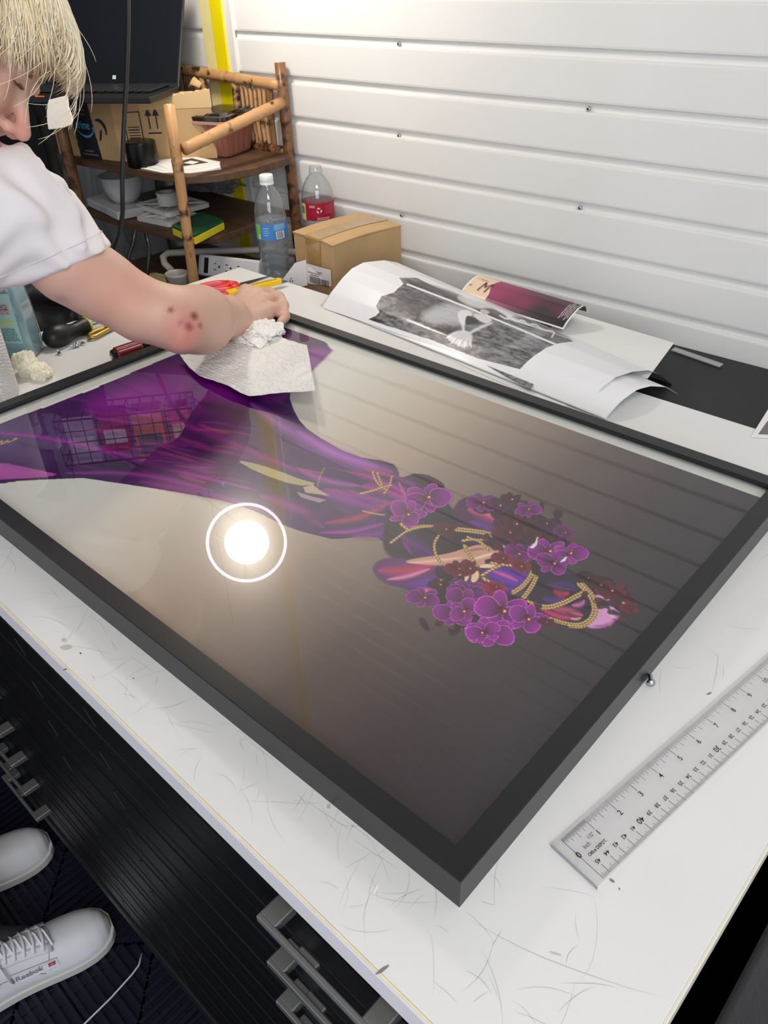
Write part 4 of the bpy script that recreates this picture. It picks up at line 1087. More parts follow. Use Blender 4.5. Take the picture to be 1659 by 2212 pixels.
pt = sheet('paper_print', [(320, 349), (362, 366), (474, 355), (476, 351), (420, 339), (405, 340)], S1 + .0038, .0014, m_pap, 'topmost print of the little pile, black picture with a white border', 'photo print', 'photo prints on the upper shelf')
sheet('picture', [(372, 352), (396, 359), (450, 351), (414, 342)], S1 + .0053, .0003, m_ph, parent=pt)
sheet('pale_patch', [(396, 352), (416, 355), (430, 350), (412, 347)], S1 + .0057, .0002, m_pap, parent=pt)
m_cl = clear_mat('crumpled clear film', (225, 228, 228), .08, 1.45, 2.0, .08, (200, 200, 200))
for (px, py, rx, ry, rz, sd, lab) in ((388, 338, .013, .013, .010, 4, 'crumpled clear plastic glinting behind the round black jar'), (424, 330, .055, .016, .016, 8, 'crumpled clear film between the black jar and the plastic tub')):
    o = blob('clear_film', onz(px, py, S1) + Vector((0, 0, rz * .75)), (rx, ry, rz), .35, 2.6, sd, m_cl, sub=4, squash=-rz * .6); tag(o, lab, 'plastic film')

# ---- plastic tub with clear lid and rust-red content
m_tub = clear_mat('rosy plastic tub', (236, 196, 182), .12, 1.45, 1.6, .40, (206, 146, 128))
m_rust = mat('rust red content', (176, 112, 92), .6, var=.25, vscale=30)
tb = thing('plastic_tub', 'ribbed see-through plastic tub of rust-red stuff with a dark clear lid', 'tub', onz(505, 338, S1))
def rr_ring(c, ex, ey, a, b, z, rad, n=8, rib=0.0, ribn=0):
    pts = []
    for cx, cy, a0 in ((1, 1, 0), (-1, 1, PI / 2), (-1, -1, PI), (1, -1, 3 * PI / 2)):
        for i in range(n + 1):
            th = a0 + PI / 2 * i / n; pts.append((cx * (a - rad) + rad * math.cos(th), cy * (b - rad) + rad * math.sin(th)))
    # densify straight runs
    out = []
    for i in range(len(pts)):
        x0_, y0_ = pts[i]; x1_, y1_ = pts[(i + 1) % len(pts)]; L = math.hypot(x1_ - x0_, y1_ - y0_); k = 24 if i % (n + 1) == n else 1
        for j in range(k): out.append((x0_ + (x1_ - x0_) * j / k, y0_ + (y1_ - y0_) * j / k))
    r = []
    for i, (x, y) in enumerate(out):
        s = 1 - (rib if (i // 2) % 3 == 0 else 0); r.append(c + ex * x * s + ey * y * s + Vector((0, 0, z)))
    return r
def loft(mb, rings, cap0=True, cap1=True):
    n = len(rings[0]); vs = [p for r in rings for p in r]
    fs = [(i * n + j, i * n + (j + 1) % n, (i + 1) * n + (j + 1) % n, (i + 1) * n + j) for i in range(len(rings) - 1) for j in range(n)]
    if cap0: fs.append(tuple(range(n))[::-1])
    if cap1: fs.append(tuple((len(rings) - 1) * n + j for j in range(n)))
    mb.add(vs, fs)
tex = (onz(565, 322, S1) - onz(505, 345, S1)); tex.z = 0; tex.normalize(); tey = Vector((-tex.y, tex.x, 0))
tc_ = onz(521, 333, S1) + tey * .040; 
mb = MB(); loft(mb, [rr_ring(tc_, tex, tey, .050, .036, .002, .012, rib=.0), rr_ring(tc_, tex, tey, .053, .038, .006, .013, rib=.035), rr_ring(tc_, tex, tey, .069, .048, .074, .014, rib=.03), rr_ring(tc_, tex, tey, .072, .050, .078, .015)], True, False)
mb.build('tub_wall', m_tub, tb)
mb = MB(); loft(mb, [rr_ring(tc_, tex, tey, .048, .034, .004, .012), rr_ring(tc_, tex, tey, .065, .045, .070, .013)]); mb.build('content', m_rust, tb)
m_lid = clear_mat('smoky lid', (120, 122, 122), .06, 1.5, 2.2, .04, (120, 120, 118))
mb = MB(); loft(mb, [rr_ring(tc_, tex, tey, .076, .053, .078, .016), rr_ring(tc_, tex, tey, .077, .054, .086, .017), rr_ring(tc_, tex, tey, .072, .050, .0885, .015), rr_ring(tc_, tex, tey, .067, .045, .085, .013), rr_ring(tc_, tex, tey, .061, .039, .0915, .012)], False, True); mb.build('lid', m_lid, tb)
mb = MB(); loft(mb, [rr_ring(tc_, tex, tey, .0775, .0545, .072, .017), rr_ring(tc_, tex, tey, .0775, .0545, .078, .017)], False, False); mb.build('rim', mat('pink rim', (186, 140, 128), .3), tb)

# ---- middle board: foam slab, bowl, trays, tape roll, sponge, plastic wrap
m_foam = mat('white foam', (188, 188, 190), .7, bump=.1, bscale=300)
m_bowl = mat('milky plastic bowl', (200, 200, 204), .35)
zz = S2 + .001
sl_pts = [onz(190, 446, zz), onz(256, 478, zz), onz(330, 462, zz), onz(262, 424, zz)]
mb = MB(); mb.prism(sl_pts, (0, 0, .020)); o = mb.build('foam_slab', m_foam, bevel=.004, seg=3); tag(o, 'white foam slab under the milky bowl on the middle board', 'foam slab')
bc = (sl_pts[0] + sl_pts[2]) / 2 + Vector((.02, .01, .0205)); 
mb = MB(); mb.lathe(bc, [(.001, 0), (.024, .0), (.036, .012), (.046, .034), (.052, .060), (.054, .062), (.050, .060), (.044, .034), (.034, .014), (.022, .004), (.001, .004)], 48); o = mb.build('bowl', m_bowl, smooth=True); tag(o, 'milky white plastic bowl standing on the foam slab', 'bowl')
m_tray = mat('white plastic tray', (206, 204, 200), .45)
def tray(pix, z, label, rotn=0):
    P = [onz(x, y, z) for x, y in pix]; c = sum(P, Vector()) / 4; ex = (P[1] - P[0]); a = ex.length / 2; ex.normalize(); ey = Vector((-ex.y, ex.x, 0)); b_ = abs((P[2] - P[1]).dot(ey)) / 2; c = c
    mb = MB(); loft(mb, [rr_ring(c, ex, ey, a, b_, 0, .012), rr_ring(c, ex, ey, a, b_, .009, .012), rr_ring(c, ex, ey, a - .004, b_ - .004, .011, .010), rr_ring(c, ex, ey, a - .008, b_ - .008, .0075, .008)])
    for k in range(4):
        th = k * PI / 4; d = ex * math.cos(th) + ey * math.sin(th); L = min(a / max(.01, abs(math.cos(th))), b_ / max(.01, abs(math.sin(th)))) - .01
        mb.tube([c - d * L + Vector((0, 0, .009)), c + d * L + Vector((0, 0, .009))], .0022, 6)
    mb.lathe(c + Vector((0, 0, .007)), [(.016, 0), (.018, .004), (.022, .004), (.024, 0)], 24)
    o = mb.build('spoked_tray', m_tray); tag(o, label, 'tray', 'white spoked trays on the middle board'); return c, o
cA, o1 = tray([(297, 478), (372, 494), (430, 470), (355, 452)], S2 + .001, 'lower of the two white spoked plastic trays, half under the sponge')
cB, o2 = tray([(294, 450), (366, 472), (454, 446), (380, 425)], S2 + .0135, 'upper of the two white spoked plastic trays, holding a tape roll')
cB = onz(364, 442, S2 + .026)
mb = MB(); mb.lathe(cB, [(.012, 0), (.0225, 0), (.0235, .003), (.0235, .024), (.025, .026), (.025, .0285), (.022, .0295), (.016, .028), (.012, .024), (.012, 0)], 40); o = mb.build('tape_roll', m_tray, smooth=False, bevel=.0006); tag(o, 'small white round tub standing on the upper spoked tray', 'tub')
m_sp1 = mat('green scourer', (24, 82, 50), .9, bump=.8, bscale=500, var=.2, vscale=200); m_sp2 = mat('yellow sponge', (222, 206, 40), .85, bump=.6, bscale=350, var=.06, vscale=120)
sp = [onz(371, 491, S2 + .018), onz(420, 512, S2 + .018), onz(484, 479, S2 + .018), onz(436, 461, S2 + .018)]
S = thing('sponge', 'yellow sponge with a green scouring side at the front of the middle board', 'sponge', sp[0])
mb = MB(); mb.prism([p + Vector((0, 0, -.017)) for p in sp], (0, 0, .016)); mb.build('foam', m_sp2, S, bevel=.002)
mb = MB(); mb.prism([p + Vector((0, 0, -.001)) for p in sp], (0, 0, .006)); mb.build('scourer', m_sp1, S, bevel=.0015)
m_wrap = clear_mat('cloudy plastic wrap', (216, 218, 222), .2, 1.45, 2.0, .22, (190, 190, 196))
o = blob('plastic_wrap', onz(360, 430, S2) + Vector((.0, .12, .06)), (.16, .07, .06), .45, 2.0, 12, m_wrap, sub=5, squash=-.05); tag(o, 'cloudy clear plastic wrap heaped behind the trays', 'plastic wrap')

# ---- bottom board: power strip, white pipe, white cup, rag
m_wp = mat('white plastic', (206, 206, 208), .4)
ps = thing('power_strip', 'white power strip with black switch lying low behind the bamboo post', 'power strip', onz(505, 590, S3))
a = at(436, 572, 1.83); b_ = at(566, 588, 1.74); dx = (b_ - a).normalized(); ups = (Vector((0, 0, 1)) - dx * dx.z).normalized(); dy = dx.cross(ups); dy = dy if dy.dot(Vector(CAM) - a) > 0 else -dy
upv = (ups * .72 + dy * .69).normalized(); vw = (Vector(CAM) - a).normalized(); fn = (vw - dx * vw.dot(dx)).normalized(); upv = fn.cross(dx).normalized(); upv = upv if upv.z > 0 else -upv
Mp = Matrix((dx, upv, fn)).transposed(); cc = (a + b_) / 2
mb = MB(); mb.box(cc, ((b_ - a).length, .048, .028), Mp); mb.build('casing', m_wp, ps, bevel=.006, seg=3)
def pspot(x, y, w, h, m, nm, zz_=.0142): mb = MB(); mb.box(cc + dx * x + upv * y + Mp @ Vector((0, 0, zz_)), (w, h, .0006), Mp); mb.build(nm, m, ps)
Lh = (b_ - a).length / 2
pspot(-Lh + .028, 0, .013, .034, m_gl, 'switch')
for k in range(3):
    x = -Lh + .062 + k * .035
    for (ox, oy, w_, h_) in ((-.006, .006, .007, .0018), (-.006, -.007, .007, .0018), (.006, .0, .0045, .0045)): pspot(x + ox, oy, w_, h_, m_dark, 'socket_hole')
m_pipe = mat('cream pipe', (198, 192, 182), .45)
mb = MB(); mb.tube([at(372, 585, 1.86), at(356, 570, 1.86), at(352, 556, 1.87), at(362, 547, 1.88), at(400, 545, 1.89), at(470, 542, 1.90), at(560, 540, 1.91), at(640, 545, 1.9)], .008, 12); o = mb.build('pipe', m_pipe, smooth=True); tag(o, 'thin cream bent pipe running behind the bamboo post', 'pipe')
cpb = at(385, 612, 1.80); cpb.z = S3 + .0005
mb = MB(); mb.lathe(cpb, [(.001, 0), (.020, 0), (.024, .055), (.026, .062), (.024, .062), (.022, .055), (.018, .004), (.001, .004)], 32); o = mb.build('cup', mat('greyish cup', (170, 166, 160), .5), smooth=True); tag(o, 'greyish white plastic cup low on the shelf behind the forearm', 'cup')
o = blob('rag', at(335, 600, 1.80), (.06, .04, .03), .4, 2.2, 21, mat('ochre rag', (120, 108, 72), .9, bump=.5, bscale=200), sub=5); o.location.z = S3 + .022; tag(o, 'crumpled ochre rag behind the forearm', 'rag')
o = blob('black_case', at(590, 610, 1.85), (.07, .05, .04), .05, 1.2, 5, mat('black case', (20, 20, 23), .5), sub=4); o.location.z = -.14; tag(o, 'black case standing low behind the water bottle', 'case')

# ---- hanging cables
m_cab = mat('black cable', (22, 22, 24), .4)
mb = MB(); mb.tube([at(278, -160, 1.30), at(277, -60, 1.31), at(277, 60, 1.32), at(273, 180, 1.33), at(267, 290, 1.34), at(264, 380, 1.35), at(265, 460, 1.37), at(258, 510, 1.40), at(240, 560, 1.45), at(214, 640, 1.5)], .0039, 12); o = mb.build('cable', m_cab, smooth=True); tag(o, 'long black cable hanging straight down in front of the parcel carton', 'cable')
for px, py, px2, py2, lab in ((292, 505, 279, 548, 'short black cable end curving down below the middle board'), (315, 512, 322, 544, 'short straight black cable end right below the middle board')):
    mb = MB(); mb.tube([at(px, py - 8, 1.66), at((px + px2) / 2 + 2, (py + py2) / 2, 1.66), at(px2, py2, 1.66), at(px2 - 6, py2 + 90, 1.67)][:4], .0042, 10); o = mb.build('cable', m_cab, smooth=True); tag(o, lab, 'cable')

# ---- grey plastic sheeting and bin bags behind
m_sheet = mat('grey translucent plastic', (134, 134, 132), .3, var=.3, vscale=5, trans=.0, bump=.4, bscale=25)
m_bag = mat('black bin bag', (70, 66, 66), .3, coat=.2)
def drape(name, cx, cy, w, h, y, m, seed, amp, label, cat, freq=6.0, x_ax=Vector((1, 0, 0)), thick=.002):
    rows = []; n = 60
    for j in range(n + 1):
        row = []
        for i in range(n + 1):
            u, v = i / n - .5, j / n - .5; p = Vector((cx, y, cy)) + x_ax * u * w + Vector((0, 0, v * h))
            d = noise.noise(Vector((u * freq, v * freq * .6, seed))) + .5 * noise.noise(Vector((u * freq * 2.3, v * freq * 1.6, seed + 5))); d = abs(d) * 1.4
            p += Vector((x_ax.y, -x_ax.x, 0)) * (d * amp); row.append(p)
        rows.append(row)
    mb = MB(); mb.grid(rows); o = mb.build(name, m, smooth=True, thick=thick); tag(o, label, cat); return o
drape('plastic_sheet', -2.16, -.20, .86, 1.35, .80, m_sheet, 2, .05, 'grey see-through plastic sheeting hanging behind the bamboo shelf', 'plastic sheet')
drape('bin_bag', -1.62, -.32, .75, .55, .32, m_bag, 9, .12, 'black bin bag bulging beside the left end of the worktop', 'bin bag', 5, Vector((.86, .5, 0)))
drape('dark_curtain', -2.52, .1, .9, 1.5, .50, mat('black cloth', (20, 20, 22), .8), 14, .05, 'black cloth hanging at the far left behind the head', 'cloth', 4, Vector((.9, .43, 0)))
# ================================================================== things on and behind the worktop
m_pet = clear_mat('clear bottle', (246, 248, 250), .04, 1.5, 2.2, .07, (240, 242, 244))
m_wat = clear_mat('water body', (240, 244, 248), .05, 1.33, 2.5, .16, (226, 230, 234))
def bottle(base, H, prof, name, label, wob=None):
    b = thing(name, label, 'bottle', base); mb = MB(); mb.lathe(base, [(r, h * H) for r, h in prof], 56, wob=wob); mb.build('bottle_wall', m_pet, b, smooth=True); return b
def band(base, r, h0, h1, m, parent, a0=0, a1=2 * PI, nm='label'):
    mb = MB(); mb.lathe(base, [(r, h0), (r, h1)], 48, a0=a0, a1=a1); o = mb.build(nm, m, parent, smooth=True); return o
BZt = BZ + .0005
wb = onz(598, 604, BZt); wH = height_at(wb.x, wb.y, 384) - BZt
R0 = .0335
def wobw(th, h):
    u = h / wH
    return 1 + (.02 * math.sin(9 * u * 9 + 2.2 * math.sin(th * 2)) if u < .42 else 0)
wprof = [(.001, .012), (.55 * R0, .004), (.8 * R0, 0), (.97 * R0, .015), (R0, .05)] + [(R0 * (1.0 - .05 * (i % 2) - .06 * math.sin(PI * i / 14)), .06 + i * .026) for i in range(14)] + \
        [(R0 * .99, .43), (R0, .44), (R0, .60), (R0 * 1.0, .64), (R0 * .97, .70), (R0 * .87, .78), (R0 * .70, .85), (R0 * .48, .90), (R0 * .38, .93), (R0 * .36, .97)]
WB = bottle(wb, wH, wprof, 'water_bottle', 'clear water bottle with white cap and blue label behind the scissors', wobw)
mb = MB(); mb.lathe(wb, [(.001, .003), (R0 * .9, .003)] + [(R0 * (.955 - .05 * (i % 2) - .06 * math.sin(PI * i / 14)), (.06 + i * .026) * wH) for i in range(14)] + [(R0 * .955, .46 * wH), (R0 * .955, .625 * wH), (.001, .625 * wH)], 40, wob=wobw)
mb.build('water', m_wat, WB, smooth=True)
cz = .945 * wH; rc = .0145
mb = MB(); mb.lathe(wb, [(rc, cz), (rc, cz + .004), (rc * .98, cz + .0045), (rc, cz + .005), (rc * .98, cz + .017), (rc * .9, cz + .0185), (.001, cz + .0185)], 40, cap=False); mb.build('cap', mat('white cap', (232, 232, 232), .4), WB, smooth=True)
lab = band(wb, R0 * 1.012, .445 * wH, .60 * wH, mat('blue label', (72, 136, 206), .35), WB)
va = math.atan2(CAM[1] - wb.y, CAM[0] - wb.x)
def on_label(base, r, a0, a1, h0, h1, m, parent, nm):
    return band(base, r, h0, h1, m, parent, a0, a1, nm)
k = R0 * 1.018
on_label(wb, k, va + .25, va + .85, .455 * wH, .53 * wH, mat('white label panel', (228, 230, 228), .5), lab, 'barcode_panel')
on_label(wb, k, va + .15, va + .95, .54 * wH, .598 * wH, mat('light blue band', (128, 182, 226), .4), lab, 'light_band')
for i in range(9): on_label(wb, k + .0003, va + .32 + i * .05, va + .32 + i * .05 + (.018 if i % 3 else .03), .462 * wH, .525 * wH, m_ink, lab, 'barcode_bar')
on_label(wb, k, va - 1.15, va - .75, .45 * wH, .595 * wH, mat('lime green leaf', (140, 196, 72), .45), lab, 'leaf_mark')
on_label(wb, k, va - .95, va - .82, .46 * wH, .50 * wH, mat('white label panel', (228, 230, 228), .5), lab, 'leaf_mark')
for i in range(4): on_label(wb, k, va - .55, va - .15 - .06 * (i % 2), (.56 - i * .022) * wH, (.566 - i * .022) * wH, mat('pale blue print', (176, 210, 236), .5), lab, 'text_line')
# soda bottle
sb = onz(697, 520, BZt); sb = onwall(694, 545, .055); sb.z = BZt
sH = height_at(sb.x, sb.y, 358) - BZt; R1 = .036
sprof = [(.001, .01), (.7 * R1, 0), (.95 * R1, .02), (R1, .06), (.98 * R1, .3), (.94 * R1, .36), (R1, .42), (R1, .66), (R1 * .99, .70), (R1 * .93, .76), (R1 * .78, .83), (R1 * .55, .89), (R1 * .37, .925), (R1 * .35, .94), (R1 * .42, .945), (R1 * .42, .952), (R1 * .36, .955), (R1 * .37, .975), (R1 * .36, .978), (R1 * .37, .99), (R1 * .35, 1.0), (R1 * .31, 1.0)]
SB = bottle(sb, sH, sprof, 'soda_bottle', 'empty clear soda bottle with a red label behind the taped box')
lab2 = band(sb, R1 * 1.012, .49 * sH, .665 * sH, mat('red label', (168, 26, 52), .4), SB)
vb = math.atan2(CAM[1] - sb.y, CAM[0] - sb.x); k = R1 * 1.018
on_label(sb, k, vb - 1.35, vb - .85, .49 * sH, .655 * sH, mat('cream label panel', (222, 206, 150), .5), lab2, 'cream_panel')
on_label(sb, k + .0002, vb - 1.25, vb - .95, .555 * sH, .63 * sH, mat('leaf green print', (86, 142, 66), .5), lab2, 'green_mark')
m_wl = mat('white label print', (224, 214, 214), .5)
def recycle(P, s, m, parent, nm='recycling_mark'):
    """three bent arrows chasing each other"""
    mb = MB()
    for i in range(3):
        a = i * 2 * PI / 3 + PI / 2
        def q(r, t): return P(r * math.cos(a + t) * s, r * math.sin(a + t) * s)
        mb.add([q(1, -.45), q(.62, -.5), q(.62, .25), q(1, .3)], [(0, 1, 2, 3)]); mb.add([q(1.22, .25), q(.4, .3), q(.85, .95)], [(0, 1, 2)])
    return mb.build(nm, m, parent)
def cyl(base, r, a, h): return lambda x, y: base + Vector((math.cos(a + x / r) * r, math.sin(a + x / r) * r, h + y))
recycle(cyl(sb, k + .0004, vb + .05, .595 * sH), .0062, m_wl, lab2)
for i in range(5): on_label(sb, k, vb + .42, vb + .95 - .08 * (i % 2), (.635 - i * .018) * sH, (.640 - i * .018) * sH, mat('rose print', (206, 96, 112), .5), lab2, 'text_line')
for i in range(2): on_label(sb, k, vb - .1, vb + .7, (.515 - i * .016) * sH, (.521 - i * .016) * sH, m_wl, lab2, 'text_line')
for i in range(2): on_label(sb, k, vb - .55, vb - .2, (.637 - i * .014) * sH, (.643 - i * .014) * sH, m_wl, lab2, 'text_line')

# taped cardboard box
B = thing('taped_box', 'small brown cardboard box closed with clear brown tape, against the white wall', 'cardboard box', onz(740, 600, BZt))
hN = .124
n0 = onz(721, 630, BZt); top_n = onz(718, 527, BZt + hN); n0 = Vector((top_n.x, top_n.y, BZt))
l0 = onz(633, 500, BZt + hN); l0.z = BZt; r0 = onz(862, 482, BZt + hN); r0.z = BZt
ea = l0 - n0; eb = r0 - n0
ea_l, eb_l = ea.length, eb.length; ea.normalize(); eb = (eb - ea * eb.dot(ea)); eb.normalize(); eb_l = min(eb_l, (wall_y(n0.x) - .006 - n0.y) / eb.y)
def TB(a, b, h): return n0 + ea * a + eb * b + Vector((0, 0, h))
mb = MB(); mb.prism([TB(0, 0, 0), TB(ea_l, 0, 0), TB(ea_l, eb_l, 0), TB(0, eb_l, 0)], (0, 0, hN - .003)); mb.build('carton', m_card, B, bevel=.002)
for s_, a0, a1 in ((0, -.001, ea_l * .5 - .0008), (1, ea_l * .5 + .0008, ea_l + .001)):
    mb = MB(); rows = []
    for i in range(9):
        t = i / 8; bb_ = eb_l * t; hgt = hN - .0015 + .004 * math.sin(PI * t)
        rows.append([TB(a0, bb_ - .001, hgt - .003 * (1 - s_)), TB((a0 + a1) / 2, bb_ - .001, hgt + .0005), TB(a1, bb_ - .001, hgt + .0)])
    mb.grid(rows); mb.build('flap', m_card, B, thick=.0028, smooth=False)
m_btape = mat('brown packing tape', (176, 140, 84), .16, coat=.6, var=.12, vscale=60)
mb = MB(); w0, w1 = ea_l * .30, ea_l * .68; rows = []
for i in range(9):
    t = i / 8; rows.append([TB(w0, eb_l * t, hN + .0012 + .004 * math.sin(PI * t)), TB(w1, eb_l * t, hN + .0016 + .004 * math.sin(PI * t))])
mb.grid(rows)
mb.grid([[TB(w0, 0, hN + .0012), TB(w1, 0, hN + .0016)], [TB(w0, -.0018, hN - .002), TB(w1, -.0018, hN - .002)], [TB(w0 + .002, -.0006, hN * .62), TB(w1 - .003, -.0006, hN * .6)], [TB(w0 + .002, -.0006, hN * .3), TB(w1 - .01, -.0006, hN * .26)]])
mb.build('packing_tape', m_btape, B)

# small opened white carton with a barcode, and the lath
m_wc = mat('white card', (226, 222, 222), .5)
WC = thing('white_carton', 'folded open white card carton with barcode before the taped box', 'carton', onz(660, 620, BZt))
fz = lambda px, py, t: at(px, py, t)
tL, tR = 1.60, 1.60
mb = MB(); pl = [at(605, 610, 1.635), at(636, 570, 1.62), at(661, 560, 1.60), at(663, 615, 1.635), at(640, 624, 1.65)]
mb.add([at(604, 612, 1.63), at(637, 568, 1.60), at(638, 622, 1.625)], [(0, 1, 2)]); mb.add([at(637, 568, 1.60), at(661, 561, 1.585), at(664, 616, 1.61), at(638, 622, 1.625)], [(0, 1, 2, 3)])
mb.build('folded_flap', m_wc, WC, thick=.0008)
qa, qb, qc, qd = at(662, 569, 1.60), at(714, 584, 1.56), at(716, 618, 1.58), at(664, 612, 1.615)
mb = MB(); mb.add([qa, qb, qc, qd], [(0, 1, 2, 3)]); mb.build('barcode_face', m_wc, WC, thick=.0008)
fx = (qb - qa).normalized(); fy = (qa - qd).normalized(); fnn = fx.cross(fy).normalized(); fnn = fnn if fnn.dot(Vector(CAM) - qa) > 0 else -fnn
mb = MB(); rs = random.Random(8); x = .008; Hh = (qa - qd).length; Wd = (qb - qa).length
while x < Wd - .006:
    w = rs.choice((.0006, .0011, .0016)); mb.add([qd + fx * x + fy * .004 + fnn * .0006, qd + fx * (x + w) + fy * .004 + fnn * .0006, qd + fx * (x + w) + fy * .017 + fnn * .0006, qd + fx * x + fy * .017 + fnn * .0006], [(0, 1, 2, 3)]); x += w + rs.choice((.0007, .0012))
for j, (xa, xb) in enumerate(((.012, .036), (.004, .040), (.030, .044))):
    x = xa
    while x < xb: w = rs.uniform(.0006, .002); mb.add([qd + fx * x + fy * (.019 + j * .004) + fnn * .0006, qd + fx * (x + w) + fy * (.019 + j * .004) + fnn * .0006, qd + fx * (x + w) + fy * (.0208 + j * .004) + fnn * .0006, qd + fx * x + fy * (.0208 + j * .004) + fnn * .0006], [(0, 1, 2, 3)]); x += w + .0007
mb.build('barcode', m_ink, WC)
ca_, cb_ = at(604, 612, 1.63), at(638, 622, 1.625); gx = (cb_ - ca_).normalized(); gy = (at(637, 568, 1.60) - cb_); gy = (gy - gx * gy.dot(gx)).normalized(); gn = gx.cross(gy); gn = gn if gn.dot(Vector(CAM) - ca_) > 0 else -gn
oc = at(628, 606, 1.616); oc = oc - gn * ((oc - ca_).dot(gn)) + gn * .0012
recycle(lambda x, y: oc + gx * x + gy * y, .0042, m_ink, WC)
mb = MB(); a = onz(655, 620, BZt + .012); b_ = onz(800, 640, BZt + .012)
d = Vector((1, .03, 0)); mb.box((onz(742, 626, BZt + .009)), (.16, .022, .012), rotz(.05)); o = mb.build('wooden_lath', mat('pale pine', (214, 180, 120), .55, var=.12, vscale=30, stretch=(1, 8, 8)), bevel=.0015); tag(o, 'short pale pine lath lying between worktop and taped box', 'wooden lath')

# ---------------- scissors
m_red = mat('red orange handle', (226, 66, 58), .38); m_pk = mat('magenta grip', (176, 70, 120), .5); m_st = mat('scissor steel', (128, 132, 128), .25, .9)
SC = thing('scissors', 'red-handled steel scissors lying behind the hand', 'scissors', onz(500, 625, 0))
pv = onz(513, 618, .006); tip = onz(588, 596, .006); dirb = (tip - pv).normalized(); pr = Vector((-dirb.y, dirb.x, 0))
for sg in (-1, 1):
    mb = MB(); L = (tip - pv).length; mb.prism([pv + pr * sg * .001, pv + pr * sg * .009 + dirb * .012, tip + pr * sg * .002, tip], (0, 0, .0016)); mb.build('blade', m_st, SC, bevel=.0004)
mb = MB(); mb.lathe(pv + Vector((0, 0, .001)), [(.005, 0), (.005, .003), (.003, .0042), (.0001, .0042)], 20); mb.build('pivot_screw', m_red, SC)
def loop(c, ax, L, W, rad, m, nm, z=.009, par=None):
    ay = Vector((-ax.y, ax.x, 0)); pts = [c + ax * (L * math.cos(t)) + ay * (W * math.sin(t)) * (1 - .25 * math.cos(t)) + Vector((0, 0, z)) for t in [2 * PI * i / 28 for i in range(29)]]
    mb = MB(); mb.tube(pts, rad, 10, cap=False, flat=1.3); return mb.build(nm, m, par or SC, smooth=True)
hd1 = (onz(425, 632, 0) - onz(500, 618, 0)).normalized()
cL = onz(454, 632, 0); cR = onz(468, 646, 0)
for c_ in (cL, cR):
    h = loop(c_, hd1, .036, .015, .0062, m_red, 'handle'); loop(c_, hd1, .028, .0085, .003, m_pk, 'grip', par=h)
    mb = MB(); mb.tube([c_ - hd1 * .036 + Vector((0, 0, .009)), pv + Vector((0, 0, .004)) - dirb * .003], [.009, .0065], 12); mb.build('handle_neck', m_red, h, smooth=True)

# ---------------- cutter knife
m_yk = mat('yellow cutter', (240, 196, 20), .4); m_yk2 = mat('dark yellow groove', (196, 150, 16), .5)
K = thing('utility_knife', 'yellow snap-off cutter knife poking out behind the knuckles', 'knife', onz(580, 618, 0))
ka, kb_ = onz(492, 640, .008), onz(606, 612, .008); kd = (kb_ - ka).normalized(); kp = Vector((-kd.y, kd.x, 0))
mb = MB(); mb.prism([ka + kp * -.009, kb_ + kp * -.006, kb_ + kd * .004, kb_ + kp * .007, ka + kp * .009], (0, 0, .010)); mb.build('body', m_yk, K, bevel=.002)
mb = MB(); mb.prism([ka + kp * -.003 + kd * .02, kb_ + kp * -.002 - kd * .008, kb_ + kp * .002 - kd * .008, ka + kp * .003 + kd * .02], (0, 0, .0108)); mb.build('slide_groove', m_yk2, K)
mb = MB(); mb.prism([kb_ + kp * -.004, kb_ + kp * -.003 + kd * .014, kb_ + kp * .005 + kd * .009, kb_ + kp * .005], (0, 0, .003)); mb.build('blade', m_st, K)

# ---------------- screwdriver
SD = thing('screwdriver', 'large black-handled screwdriver beside the blue spray bottle', 'screwdriver', onz(140, 730, 0))
sa = onz(97, 735, .018); sb_ = onz(190, 703, .013); sd = (sb_ - sa); sl_ = sd.length; sd.normalize()
pr_ = [(0, .004), (.03, .011), (.1, .0165), (.22, .0195), (.36, .0195), (.48, .0165), (.58, .0125), (.68, .0115), (.8, .0135), (.92, .0155), (.97, .015), (1.0, .012)]
mb = MB(); mb.lathe(sa, [(r, t * sl_) for t, r in [(0, .0005)] + pr_], 36, sd, cap=False); mb.add([], []); mb.build('handle', mat('black rubber', (20, 20, 22), .42, bump=.1, bscale=300), SD, smooth=True)
mb = MB(); mb.lathe(sa + sd * sl_ * .945, [(.0152, 0), (.0158, .001), (.0158, .003), (.0150, .004)], 32, sd); mb.build('yellow_ring', mat('yellow ring', (196, 190, 60), .5), SD, smooth=True)
mb = MB(); mb.lathe(sa + sd * sl_, [(.012, 0), (.0045, .003), (.0035, .008), (.0032, .09), (.0001, .10)], 20, sd); mb.build('shaft', mat('steel shaft', (176, 178, 180), .22, 1.0), SD, smooth=True)
# ---------------- brass hook
m_br = mat('brass', (196, 160, 84), .25, .9)
HK = [onz(272, 694, .006), onz(245, 706, .006), onz(205, 727, .006), onz(194, 729, .006), onz(193, 723, .006), onz(203, 717, .006), onz(228, 708, .006), onz(240, 702, .006)]
mb = MB(); mb.tube(HK, [.0042] * 4 + [.0042, .004, .004, .0035], 12); o = mb.build('brass_hook', m_br, smooth=True); tag(o, 'bent brass hook lying beyond the black screwdriver', 'hook')
mb = MB(); mb.tube([onz(230, 706, .0085), onz(250, 698, .0085)], .0052, 14); mb.build('collar', m_br, o, smooth=True)
mb = MB(); mb.tube([onz(203, 693, .003), onz(240, 686, .003), onz(262, 682, .003)], .0022, 8); o = mb.build('steel_rod', mat('steel shaft', (176, 178, 180), .22, 1.0), smooth=True); tag(o, 'thin steel rod lying beyond the screwdriver shaft', 'rod')
